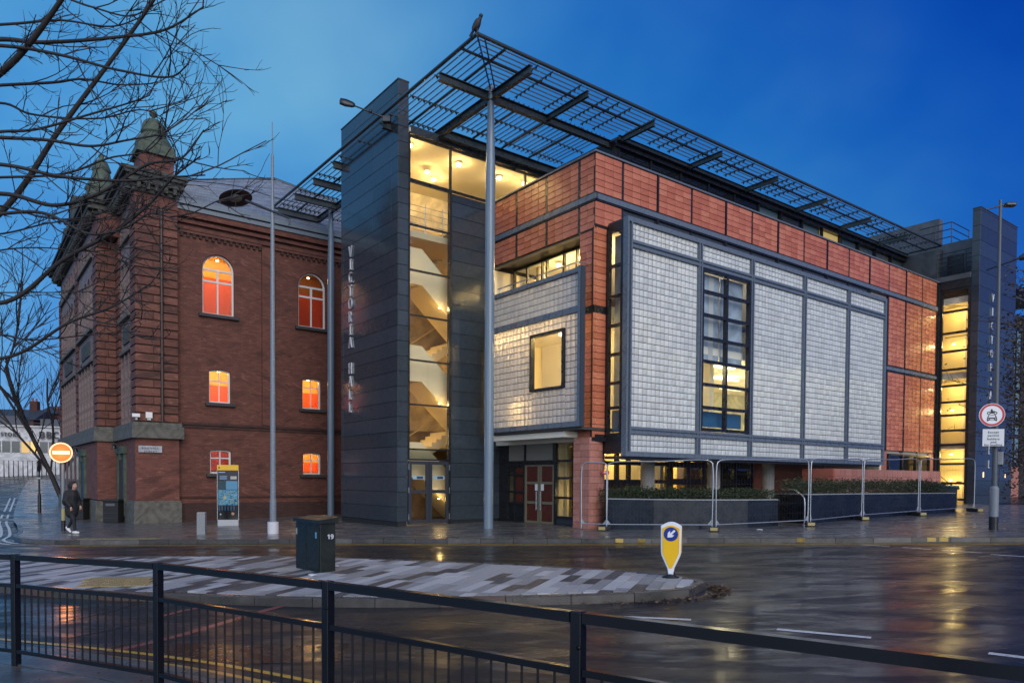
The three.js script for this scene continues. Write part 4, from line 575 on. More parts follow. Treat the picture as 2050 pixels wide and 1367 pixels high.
const M_brick = S(0.225, 0.105, 0.08, 0.75, { map: brickMap, bumpMap: brickBump, bumpScale: 0.006 }), M_brickD = S(0.085, 0.042, 0.035, 0.7, { map: brickMap, bumpMap: brickBump, bumpScale: 0.006 });
const M_pier = S(0.27, 0.125, 0.1, 0.75, { map: brickMap, bumpMap: brickBump, bumpScale: 0.004 });
const sootMap = tex(256, 256, [1.6, 1.6], (u, v) => 0.7 + 0.7 * tn(u, v, 8, 13, 5) + 0.12 * (rnd() - 0.5));
const M_stone = S(0.14, 0.135, 0.115, 0.75, { map: sootMap }), M_stoneD = S(0.075, 0.08, 0.07, 0.8, { map: sootMap }), M_stoneG = S(0.095, 0.125, 0.09, 0.8, { map: sootMap }), M_pale = S(0.26, 0.19, 0.18, 0.7, { map: sootMap });
const quoinMs = [[0.25, 0.12, 0.095], [0.2, 0.1, 0.08], [0.3, 0.15, 0.115], [0.22, 0.105, 0.082]].map((c) => S(...c, 0.75, { map: brickMap, bumpMap: brickBump, bumpScale: 0.003 }));
// side wall with its openings
const WZ = -15.3;
const arch = (x0, x1, y0, ys) => { const r = (x1 - x0) / 2, c = (x0 + x1) / 2, p = [[x0, y0], [x1, y0], [x1, ys]]; for (let i = 1; i < 14; i++) { const a = Math.PI * i / 14; p.push([c + r * Math.cos(a), ys + r * Math.sin(a)]); } p.push([x0, ys]); return p; };
const seg = (x0, x1, y0, y1, rise = 0.07) => { const p = [[x0, y0], [x1, y0]]; for (let i = 0; i <= 8; i++) { const t = i / 8; p.push([lerp(x1, x0, t), y1 - rise + rise * 4 * t * (1 - t)]); } return p; };
const rel = (pts) => pts.map(([x, y]) => [x - OX, y - OY]);
const winsA = [[-7.4, -6.13, 8.5, 10.34], [-3.37, -2.1, 8.5, 10.3]], winsB = [[-7.16, -6.29, 4.88, 6.27], [-3.19, -2.32, 4.88, 6.25]], winsC = [[-7.13, -6.27, 1.96, 2.95], [-3.17, -2.32, 1.96, 2.93]];
const sideHoles = [...winsA.map((w) => arch(...w)), ...winsB.map((w) => seg(...w)), ...winsC.map((w) => seg(...w, 0.05))];
{ const g = extrude(rel([[-8.42, -0.3], [9, -0.3], [9, 12.45], [-8.42, 12.45]]), 0.4, 0, sideHoles.map((h) => rel(h))); g.translate(0, 0, WZ - 0.4 - OZ); obj('wall', uvm(g), M_brick, old); }
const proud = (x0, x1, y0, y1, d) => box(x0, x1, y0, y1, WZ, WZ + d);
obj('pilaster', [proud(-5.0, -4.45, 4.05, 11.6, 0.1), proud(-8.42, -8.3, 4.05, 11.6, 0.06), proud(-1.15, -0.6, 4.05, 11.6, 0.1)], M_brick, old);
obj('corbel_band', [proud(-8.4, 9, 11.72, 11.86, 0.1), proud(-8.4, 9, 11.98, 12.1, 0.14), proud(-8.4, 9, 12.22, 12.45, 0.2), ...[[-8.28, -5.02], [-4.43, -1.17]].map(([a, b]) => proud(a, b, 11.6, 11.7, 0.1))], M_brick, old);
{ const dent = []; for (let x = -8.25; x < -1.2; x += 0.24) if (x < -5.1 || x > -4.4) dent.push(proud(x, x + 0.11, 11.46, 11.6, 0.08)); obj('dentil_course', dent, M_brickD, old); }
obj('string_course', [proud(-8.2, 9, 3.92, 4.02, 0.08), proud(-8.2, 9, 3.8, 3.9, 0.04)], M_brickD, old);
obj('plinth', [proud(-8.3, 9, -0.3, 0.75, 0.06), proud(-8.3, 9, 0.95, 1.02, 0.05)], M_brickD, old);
obj('gutter', [box(-8.45, 9, 12.45, 12.62, WZ - 0.1, WZ + 0.26), box(-8.45, 9, 12.66, 12.86, WZ + 0.1, WZ + 0.34)], S(0.2, 0.25, 0.3, 0.45, { map: grain }), old);
// windows of the side wall, each before its own painted room
const frameW = S(0.62, 0.6, 0.56, 0.5), sillM = S(0.045, 0.045, 0.05, 0.6, { map: grainBig });
const roomRed = S(0.72, 0.15, 0.05, 0.85), roomDeep = S(0.5, 0.07, 0.03, 0.85), roomYel = S(0.75, 0.5, 0.14, 0.85);
function ring(pts, w) { const n = pts.length, c = [pts.reduce((s, p) => s + p[0], 0) / n, pts.reduce((s, p) => s + p[1], 0) / n]; return pts.map((p, i) => { const a = pts[(i + n - 1) % n], b = pts[(i + 1) % n]; let dx = b[0] - a[0], dy = b[1] - a[1]; const l = Math.hypot(dx, dy); const e1 = [p[0] - a[0], p[1] - a[1]], e2 = [b[0] - p[0], b[1] - p[1]], l1 = Math.hypot(...e1), l2 = Math.hypot(...e2); const n1 = [-e1[1] / l1, e1[0] / l1], n2 = [-e2[1] / l2, e2[0] / l2], k = w / Math.max(0.3, 1 + n1[0] * n2[0] + n1[1] * n2[1]); return [p[0] + (n1[0] + n2[0]) * k, p[1] + (n1[1] + n2[1]) * k]; }); }
function oldWindow(pts, bars, panes, room, power, dim) {
  const w = grp('window', old), z = WZ - 0.16; let g = extrude(rel(pts), 0.07, 0, [rel(ring(pts, 0.065))]); g.translate(0, 0, z - 0.035 - OZ);
  obj('frame', [uvm(g), ...bars.map((b) => box(b[0], b[1], b[2], b[3], z - 0.03, z + 0.03))], frameW, w);
  const sh = new THREE.ShapeGeometry(new THREE.Shape(rel(ring(pts, 0.05)).map((p) => new THREE.Vector2(...p)))); sh.translate(0, 0, z - OZ); obj('pane', sh, M.glass, w);
  const xs3 = pts.map((p) => p[0]), ys3 = pts.map((p) => p[1]), x0 = Math.min(...xs3), x1 = Math.max(...xs3), y0 = Math.min(...ys3), y1 = Math.max(...ys3);
  obj('sill', rbox(x0 - 0.16, x1 + 0.16, y0 - 0.14, y0 - 0.005, WZ - 0.05, WZ + 0.14, 0.015), sillM, w);
  const a = x0 - 0.5, b = x1 + 0.7, c = y0 - 0.5, d = y1 + 0.35, zb = WZ - 2.3;
  obj('room', [box(a, b, c, d - 0.75, zb - 0.05, zb), box(a - 0.05, a, c, d - 0.75, zb, WZ - 0.41), box(b, b + 0.05, c, d - 0.75, zb, WZ - 0.41), box(a, b, c - 0.05, c, zb, WZ - 0.41)], dim ? roomDeep : roomRed, w);
  obj('room', [box(a, b, d - 0.75, d, zb - 0.05, zb), box(a - 0.05, a, d - 0.75, d, zb, WZ - 0.41), box(b, b + 0.05, d - 0.75, d, zb, WZ - 0.41), box(a, b, d, d + 0.05, zb, WZ - 0.41)], room, w);
  if (!dim && y1 > 9) { obj('reflection_panel', box(x0 + 0.08, x0 + 0.42, y0 + 0.1, y0 + 0.75, zb + 0.06, zb + 0.1), S(0.6, 0.4, 0.38, 0.7), w); obj('bookcase', box(x1 - 0.25, x1 + 0.5, c, y0 + 0.22, zb + 0.3, zb + 0.6), M.woodDark, w); } else obj('skirting', box(a, b, y0 + 0.08, y0 + 0.14, zb + 0.005, zb + 0.04), dim ? M.woodDark : S(0.4, 0.12, 0.05, 0.7), w);  // pale pink box imitates a reflection in the left arched window
  lamp(w, (x0 + x1) / 2 + 0.25, d - 0.3, WZ - 1.1, power, C(1, 0.62, 0.25), 0.06, M.bulb, 'ceiling_lamp');
}
winsA.forEach(([x0, x1, y0, ys], i) => { const c = (x0 + x1) / 2; oldWindow(arch(x0, x1, y0, ys), [[x0 + 0.06, x1 - 0.06, ys - 0.04, ys + 0.04], [x0 + 0.06, x1 - 0.06, 9.82, 9.9], [c - 0.03, c + 0.03, 8.56, 9.82], [c - 0.045, c + 0.045, 9.9, ys - 0.04]], 0, i ? S(0.3, 0.12, 0.04, 0.85) : roomYel, i ? 2.4 : 6.5, i); });
winsB.forEach(([x0, x1, y0, y1], i) => { const c = (x0 + x1) / 2, t = i ? 5.83 : 5.78; oldWindow(seg(x0, x1, y0, y1), [[x0 + 0.06, x1 - 0.06, t - 0.025, t + 0.025], [c - 0.022, c + 0.022, y0 + 0.06, y1 - 0.06]], 0, roomYel, 8, 0); });
winsC.forEach(([x0, x1, y0, y1], i) => { const c = (x0 + x1) / 2, t = 2.6; oldWindow(seg(x0, x1, y0, y1, 0.05), [[x0 + 0.06, x1 - 0.06, t - 0.025, t + 0.025], [c - 0.022, c + 0.022, y0 + 0.06, y1 - 0.06]], 0, i ? roomYel : roomDeep, i ? 6 : 2.5, !i); });
// roof in courses of slates
const slate = tex(512, 64, [2.4, 0.27], (u, v) => { const x = u * 10, id = hash(Math.floor(x), 3); return (x % 1 < 0.05 ? 0.45 : 0.7 + 0.4 * id) + 0.1 * (rnd() - 0.5); }), M_slates = [0.9, 1.05, 1.2].map((k) => S(0.17 * k, 0.2 * k, 0.25 * k, 0.42, { map: slate }));
{
  const e0 = V(-8.45, 12.86, -15.1), e1 = V(9, 12.86, -15.1), r0 = onY(368, 362, 16.6), r1 = onY(550, 359, 16.6), r2 = V(9, 12.9, -19.0), n = 26;
  for (let i = 0; i < n; i++) { const row = (t) => { const a = e0.clone().lerp(r0, t), m = V(lerp(0.5, r1.x, t), lerp(12.86, r1.y, t), lerp(-15.1, r1.z, t)); return [a, m]; };
    const [a0, m0] = row(i / n), [a1, m1] = row((i + 1.15) / n); const up = 0.03, P = [a0, m0, m1, a1].map((p) => [p.x - OX, p.y - OY, p.z - OZ]); P[0][1] += up; P[1][1] += up; P[0][2] += 0.02; P[1][2] += 0.02;
    const rb = V(lerp(9, r1.x, i / n), lerp(12.86, r1.y, i / n), lerp(-15.1, r1.z, i / n)), rt = V(lerp(9, r1.x, Math.min(1, (i + 1.15) / n)), lerp(12.86, r1.y, Math.min(1, (i + 1.15) / n)), lerp(-15.1, r1.z, Math.min(1, (i + 1.15) / n)));
    const Q = [m0, rb, rt, m1].map((p) => [p.x - OX, p.y - OY, p.z - OZ]); Q[0][1] += up; Q[1][1] += up;
    const mk = (P) => { const g = new THREE.BufferGeometry(); const under = P.slice(0, 2).map((p) => [p[0], p[1] - 0.03, p[2] - 0.005]); g.setAttribute('position', new THREE.Float32BufferAttribute([P[0], P[1], P[2], P[0], P[2], P[3], under[0], under[1], P[1], under[0], P[1], P[0]].flat(), 3)); g.computeVertexNormals(); const uv = []; const p = g.attributes.position; for (let k = 0; k < p.count; k++) uv.push(p.getX(k) + i * 0.12 + (i % 3) * 0.4, (k === 2 || k === 4 || k === 5 ? 0.27 : 0)); g.setAttribute('uv', new THREE.Float32BufferAttribute(uv, 2)); return g; };
    obj('slate_course', [mk(P), mk(Q)], M_slates[(i * 7) % 3], old); }
  const rp = (p) => V(p.x, p.y, p.z); obj('ridge_tile', [cyl(r0, r1, 0.09, 0.09, 8), cyl(r1, V(9, 12.95, -15.1), 0.08, 0.08, 8)], M.steelDark, old);
  obj('roof_back', [cyl(V(-8.4, 12.4, -15.4), V(9, 12.4, -15.4), 0.05, 0.05, 4)], M_stoneD, old);
  const g = new THREE.BufferGeometry(); g.setAttribute('position', new THREE.Float32BufferAttribute([r0, r1, V(2, 12, -30), r0, V(2, 12, -30), V(-9, 12, -30), r1, V(9, 12.86, -15.1), V(9, 12, -30), r1, V(9, 12, -30), V(2, 12, -30), e0, r0, V(-9, 12, -30)].map((p) => [p.x - OX, p.y - OY - 0.02, p.z - OZ]).flat(), 3)); g.computeVertexNormals(); obj('rear_slope', uvm(g), M_slates[1], old);
}
// corner pavilion: base, rusticated pier, cornice, pedestal, dome
const pav = (x0, x1, z0, z1) => ({ x0, x1, z0, z1 });
function rustic(x0, x1, z0, z1, ya, yb, n, parent) { const h = (yb - ya) / n; obj('pier_core', box(x0 + 0.05, x1 - 0.02, ya, yb, z0 + 0.05, z1 - 0.05), M_brickD, parent); for (let i = 0; i < n; i++) { const mid = lerp(x0, x1, 0.42 + 0.16 * (i % 2)); obj('quoin_block', rbox(x0, mid - 0.004, ya + i * h + 0.022, ya + (i + 1) * h - 0.022, z0, z1, 0.02, 1), quoinMs[Math.floor(rnd() * 4)], parent); obj('quoin_block', rbox(mid + 0.004, x1, ya + i * h + 0.022, ya + (i + 1) * h - 0.022, z0, z1, 0.02, 1), quoinMs[Math.floor(rnd() * 4)], parent); } }
const pier1 = grp('corner_pier', old);
rustic(-9.94, -8.4, -16.05, -15.0, 3.95, 11.85, 24, pier1);
obj('pier_head', [box(-9.94, -8.4, 11.87, 12.75, -16.05, -15.02), box(-9.96, -8.38, 12.3, 12.4, -16.05, -14.97)], M_pier, pier1);
obj('drainpipe', [cyl(V(-9.0, 3.95, -14.95), V(-9.0, 12.3, -14.95), 0.055, 0.055, 10), ...[4.6, 6.6, 8.6, 10.6].map((y) => cyl(V(-9.0, y, -14.95), V(-9.0, y + 0.1, -14.95), 0.075, 0.075, 10))], S(0.05, 0.03, 0.025, 0.5), pier1);
obj('ledge', [rbox(-10.1, -8.22, 3.3, 3.78, -19.3, -14.84, 0.02), rbox(-10.06, -8.28, 3.78, 3.93, -19.3, -14.9, 0.02)], M_stone, pier1);
obj('pier_base', [box(-9.96, -8.38, 0.85, 3.3, -19.3, -15.02)], M_pier, pier1);
obj('plinth', [rbox(-10.04, -8.3, -0.4, 0.78, -16.9, -14.92, 0.02), box(-10.0, -8.34, 0.78, 0.86, -16.9, -14.96)], M_stone, pier1);
function cornice(x0, x1, z0, z1, y, parent, m = M_stoneD) { for (const [d, a, b] of [[0.08, 0, 0.14], [0.15, 0.14, 0.24], [0.32, 0.28, 0.5], [0.45, 0.5, 0.62], [0.52, 0.62, 0.74]]) obj('cornice_moulding', rbox(x0 - d, x1 + d * 0.6, y + a, y + b, z0 - d, z1 + d, 0.015, 1), m, parent);
  for (let z = z1 - 0.1; z > z0; z -= 0.32) obj('bracket', box(x0 - 0.3, x0 - 0.05, y + 0.06, y + 0.27, z - 0.08, z + 0.05), m, parent); for (let x = x0 + 0.05; x < x1; x += 0.32) obj('bracket', box(x, x + 0.13, y + 0.06, y + 0.27, z1 + 0.05, z1 + 0.3), m, parent); }
const top1 = grp('cornice', old); cornice(-9.94, -8.4, -19.3, -15.0, 12.75, top1);
const ped = grp('pedestal', old);
obj('block', [box(-9.72, -8.5, 13.45, 14.32, -16.3, -15.1)], M_pier, ped);
obj('cap', [rbox(-9.85, -8.37, 14.32, 14.42, -16.43, -14.97, 0.02), rbox(-9.78, -8.44, 14.42, 14.75, -16.36, -15.04, 0.03)], M_stoneG, ped);
{ const g = lathe([[0.68, 0], [0.67, 0.12], [0.63, 0.26], [0.55, 0.4], [0.45, 0.5], [0.38, 0.56], [0.46, 0.58], [0.47, 0.66], [0.4, 0.68], [0.42, 0.78], [0.41, 0.9], [0.35, 1.03], [0.25, 1.12], [0.1, 1.17], [0.06, 1.2], [0.06, 1.26], [0.14, 1.32], [0.16, 1.4], [0.1, 1.49], [0, 1.52]], 28); g.translate(-9.11 - OX, 14.75 - OY, -15.7 - OZ); obj('dome', uvm(g), M_stoneG, ped); }
// left front: bays between piers, stepping out once
function bay(z1, z0, x, lights) { // z1 nearer, z0 further
  const b = grp('front_bay', old), dk = M.glassDark, n = lights, w = (z1 - z0) / n;
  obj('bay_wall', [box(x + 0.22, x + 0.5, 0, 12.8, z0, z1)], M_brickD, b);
  for (const [ya, yb] of [[6.95, 8.2], [11.0, 11.35], [12.3, 12.8]]) obj('spandrel', box(x + 0.06, x + 0.24, ya, yb, z0, z1), M_pale, b);
  obj('plaque', [box(x + 0.0, x + 0.07, 7.25, 7.9, lerp(z0, z1, 0.25), lerp(z0, z1, 0.75))], M_stoneD, b);
  obj('band', [rbox(x - 0.1, x + 0.24, 8.2, 8.36, z0, z1, 0.01, 1), rbox(x - 0.06, x + 0.24, 6.85, 6.97, z0, z1, 0.01, 1), rbox(x - 0.06, x + 0.24, 11.35, 11.45, z0, z1, 0.01, 1)], M_stone, b);
  for (let i = 0; i <= n; i++) { const z = z0 + i * w; for (const [ya, yb] of [[3.95, 6.85], [8.36, 10.2], [11.45, 12.3]]) obj('mullion', box(x + 0.02, x + 0.26, ya, yb, z - 0.085, z + 0.085), M_pale, b); }
  for (let i = 0; i < n; i++) { const a = z0 + i * w + 0.09, c = z0 + (i + 1) * w - 0.09, m = (a + c) / 2, r = (c - a) / 2;
    const p = [[a - 0.09, 10.2], [a, 10.2]]; for (let k = 1; k < 10; k++) { const t = Math.PI - Math.PI * k / 10; p.push([m + r * Math.cos(t), 10.2 + r * 1.3 * Math.sin(t)]); } p.push([c, 10.2], [c + 0.09, 10.2], [c + 0.09, 11], [a - 0.09, 11]);
    const g = extrude(p.map(([z, y]) => [z, y - OY]), 0.2, 0); g.rotateY(-Math.PI / 2); g.translate(x + 0.24 - OX, 0, -OZ); obj('arch', uvm(g), M_pale, b);
    for (const [y0, y1] of [[4.0, 6.85], [8.36, 10.7], [11.45, 12.3]]) { const wd = grp('window', b); const q = obj('pane', box(x + 0.2, x + 0.215, y0, y1, a, c), dk, wd); } }
}
bay(-16.05, -18.5, -9.9, 3);
const pier2 = grp('corner_pier', old); rustic(-9.94, -9.3, -19.3, -18.5, 3.95, 11.85, 24, pier2);
rustic(-10.66, -9.9, -20.4, -19.3, 3.95, 11.85, 24, pier2); obj('pier_head', box(-10.66, -9.3, 11.87, 12.75, -20.4, -18.5), M_pier, pier2);
const PX = -10.66; bay(-20.4, -25.3, PX, 5); rustic(PX, -9.9, -26.3, -25.3, 3.95, 11.85, 24, pier2); bay(-26.3, -32.4, PX, 6); rustic(PX, -9.9, -33.4, -32.4, 3.95, 11.85, 24, pier2);
obj('ledge', [rbox(-10.82, -9.6, 3.3, 3.78, -33.5, -19.14, 0.02), rbox(-10.78, -9.6, 3.78, 3.93, -33.46, -19.2, 0.02)], M_stone, pier2);
obj('pier_base', box(-10.68, -9.6, 0.8, 3.3, -33.4, -19.25), M_pier, pier2); obj('frieze', box(PX + 0.1, -8.5, 11.87, 12.76, -33.3, -19.4), M_pier, pier2);
obj('plinth', [rbox(-10.76, -9.5, -0.4, 0.76, -33.5, -19.2, 0.02)], M_stone, pier2);
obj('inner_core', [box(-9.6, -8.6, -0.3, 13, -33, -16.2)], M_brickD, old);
const top2 = grp('cornice', old); cornice(PX, -8.6, -33.4, -19.3, 12.75, top2);
{ // broken pediment and attic ornament over the long front
  const g = extrude([[-32.6, 13.5], [-20.4, 13.5], [-20.4, 13.75], [-23.6, 14.9], [-24.2, 14.55], [-25.6, 14.55], [-25.6, 15.5], [-27, 15.5], [-27, 14.55], [-28.6, 14.55], [-29.2, 14.9], [-32.6, 13.75]].map(([z, y]) => [z, y - OY]), 0.6, 0.05); g.rotateY(-Math.PI / 2); g.translate(PX + 0.5 - OX, 0, -OZ); obj('pediment', uvm(g), M_stoneD, top2);
  for (const z of [-21.2, -31.8]) { const d = lathe([[0.62, 0], [0.6, 0.9], [0.68, 0.95], [0.62, 1.1], [0.42, 1.4], [0.34, 1.8], [0.4, 1.85], [0.26, 2.2], [0.08, 2.4], [0.13, 2.52], [0, 2.65]], 16); d.translate(PX + 0.5 - OX, 13.6 - OY, z - OZ); obj('finial', uvm(d), M_stoneG, top2); }
  for (let i = 0; i < 9; i++) obj('scroll', (() => { const t = new THREE.TorusGeometry(0.28, 0.1, 8, 18); t.rotateY(Math.PI / 2); t.translate(PX + 0.05 - OX, 13.75 - OY + rr(0, 0.25), -20.9 - i * 1.25 - OZ); return t; })(), M_stone, top2);
}
// doors on the left front with stone surrounds
for (const [x, z, w] of [[-9.98, -17.7, 1.25], [-10.7, -23.4, 1.3]]) { const d = grp('door', old); obj('surround', [box(x - 0.08, x + 0.1, 0.2, 3.0, z + w / 2, z + w / 2 + 0.22), box(x - 0.08, x + 0.1, 0.2, 3.0, z - w / 2 - 0.22, z - w / 2), box(x - 0.14, x + 0.1, 2.75, 3.05, z - w / 2 - 0.3, z + w / 2 + 0.3), box(x - 0.12, x + 0.1, 2.5, 2.75, z - 0.15, z + 0.15)], M_stoneG, d); obj('leaf', [box(x - 0.02, x + 0.03, 0.1, 2.7, z - w / 2, z + w / 2), box(x - 0.045, x - 0.02, 0.3, 1.3, z - w / 2 + 0.1, z - 0.06), box(x - 0.045, x - 0.02, 0.3, 1.3, z + 0.06, z + w / 2 - 0.1)], S(0.02, 0.022, 0.024, 0.4), d); obj('overdoor_lamp', [box(x - 0.4, x - 0.1, 3.12, 3.18, z - 0.1, z + 0.1), cyl(V(x - 0.3, 2.95, z), V(x - 0.3, 3.12, z), 0.12, 0.05, 10)], M.black, d); }
for (let i = 0; i < 5; i++) { const z = -25.6 - i * 1.7; const w = grp('window', old); obj('frame', [box(PX - 0.04, PX + 0.02, 1.0, 2.9, z - 0.55, z - 0.42), box(PX - 0.04, PX + 0.02, 1.0, 2.9, z + 0.42, z + 0.55), box(PX - 0.04, PX + 0.02, 2.9, 3.05, z - 0.55, z + 0.55)], M_pale, w); obj('pane', box(PX - 0.03, PX - 0.02, 1.0, 2.9, z - 0.42, z + 0.42), M.glassDark, w); }
origin(0, 0, 0);
// things fixed to it
{
  const p = onZ(300, 899, -14.98), s = thing('street_nameplate', 'white plate reading BAGNALL STREET on the brick corner pier', 'sign', L(p.x, p.y, -14.98), ANG);
  obj('plate', rbox(-0.42, 0.42, -0.13, 0.13, 0, 0.025, 0.008), S(0.5, 0.52, 0.56, 0.5, { map: grainBig }), s); const a = text('BAGNALL', 0.075, 0.004); a.scale(1.35, 1, 1); a.translate(0, 0.03, 0.024); const b = text('STREET', 0.075, 0.004); b.scale(1.35, 1, 1); b.translate(0, -0.095, 0.024); obj('lettering', [uvm(a), uvm(b)], S(0.08, 0.08, 0.09, 0.6), s);
  for (const [x, y, l, k] of [[272, 832, 'white security camera at the corner edge of the brick pier, left of the pair', 0], [298, 831, 'white alarm box on the brick pier just above the stone ledge, right of the pair', 1]]) { const q = onZ(x, y, -14.9), o = thing(k ? 'alarm_box' : 'security_camera', l, k ? 'alarm box' : 'camera', L(q.x, q.y, -15), ANG); if (k) { obj('case', [rbox(-0.12, 0.12, -0.12, 0.12, 0, 0.1, 0.02)], M.white, o); obj('badge', rbox(-0.07, 0.07, -0.2, -0.12, 0.01, 0.08, 0.01), M.whiteWorn, o); } else { obj('housing', [rbox(-0.16, 0.12, -0.06, 0.08, 0.06, 0.2, 0.02)], M.white, o); obj('bracket', [box(-0.03, 0.03, -0.16, -0.06, 0, 0.14)], M.whiteWorn, o); obj('lens', cyl(V(-0.16, 0.01, 0.13), V(-0.19, 0.01, 0.13), 0.04, 0.04, 12), M.black, o); } }
}
// ---------------------------------------------------------------- street furniture
const faceCam = (p) => Math.atan2(-p.x, -p.z);               // turn that faces the camera
// tall column with a disc lantern
{
  const p = V(-7.31, 0, -22.26); p.y = gnd(p.x, p.z) + 0.12; const o = thing('street_lamp', 'tall tapered grey column with a dish lantern before the old brick hall', 'street lamp', p);
  const g = lathe([[0, 0], [0.1, 0], [0.1, 1.0], [0.085, 1.1], [0.07, 6], [0.055, 10.0], [0.042, 10.3], [0.04, 11.4], [0.018, 11.5], [0.014, 12.4], [0, 12.45]], 18); obj('column', uvm(g), S(0.24, 0.28, 0.33, 0.4, { map: grain }), o);
  obj('base_sleeve', [cyl(V(0, -0.02, 0), V(0, 0.36, 0), 0.165, 0.165, 20)], S(0.55, 0.55, 0.58, 0.6), o);
  const d = at(471, 396, 22.4).sub(p), j = at(547, 422, 22.26).sub(p), e = at(579, 437, 22.2).sub(p);
  obj('arm', [cyl(d.clone().lerp(j, 0.3).add(V(0, 0, 0.1)), e, 0.045, 0.03, 10)], M.dark, o); obj('counterweight', [cyl(e, e.clone().add(V(0, -0.2, 0)), 0.025, 0.025, 8)], M.dark, o);
  const n = V(0.25, -1, 0.12).normalize(), dish = lathe([[0.02, 0.08], [0.3, 0.06], [0.48, 0.0], [0.49, -0.02], [0.46, -0.02], [0.3, 0.02], [0, 0.03]], 32); dish.applyQuaternion(new THREE.Quaternion().setFromUnitVectors(V(0, -1, 0), n)); dish.translate(d.x, d.y, d.z); obj('dish', dish, S(0.03, 0.03, 0.035, 0.35), o);
  const lens = new THREE.SphereGeometry(0.2, 20, 10, 0, Math.PI * 2, 0, Math.PI / 2).scale(1, 0.35, 1); lens.applyQuaternion(new THREE.Quaternion().setFromUnitVectors(V(0, 1, 0), n)); lens.translate(d.x, d.y - 0.01, d.z); obj('lens', lens, S(0.22, 0.22, 0.2, 0.2), o); obj('spike', cyl(d.clone().add(V(0, -0.05, 0)), d.clone().add(V(0, -0.42, 0)), 0.006, 0.006, 5), M.dark, o);
}
// lantern on the canopy edge
{
  const q = onX(770, 236, -4.12), p = L(q.x, q.y, q.z), dep = -p.z, o = thing('street_lantern', 'black lantern on a thin arm reaching left from the canopy edge', 'street lamp', p);
  const a = at(700, 208, dep - 0.4).sub(p), b = at(679, 202, dep - 0.5).sub(p), c = at(741, 223, dep - 0.2).sub(p), e = at(774, 237, dep).sub(p);
  obj('arm', [cyl(a, e, 0.022, 0.03, 8)], M.black, o); obj('head', [(() => { const g = lathe([[0, 0], [0.1, 0.02], [0.12, 0.2], [0.09, 0.42], [0.05, 0.5], [0, 0.5]], 14); g.scale(1.15, 1, 0.7); g.applyQuaternion(new THREE.Quaternion().setFromUnitVectors(V(0, 1, 0), a.clone().sub(b).normalize())); g.translate(b.x, b.y, b.z); return g; })()], M.black, o); obj('joint', [new THREE.SphereGeometry(0.06, 10, 8).translate(c.x, c.y, c.z), new THREE.SphereGeometry(0.05, 10, 8).translate(a.x, a.y, a.z)], M.black, o); obj('clamp_box', rbox(e.x - 0.13, e.x + 0.13, e.y - 0.14, e.y + 0.06, e.z - 0.1, e.z + 0.1, 0.02), M.dark, o);
}
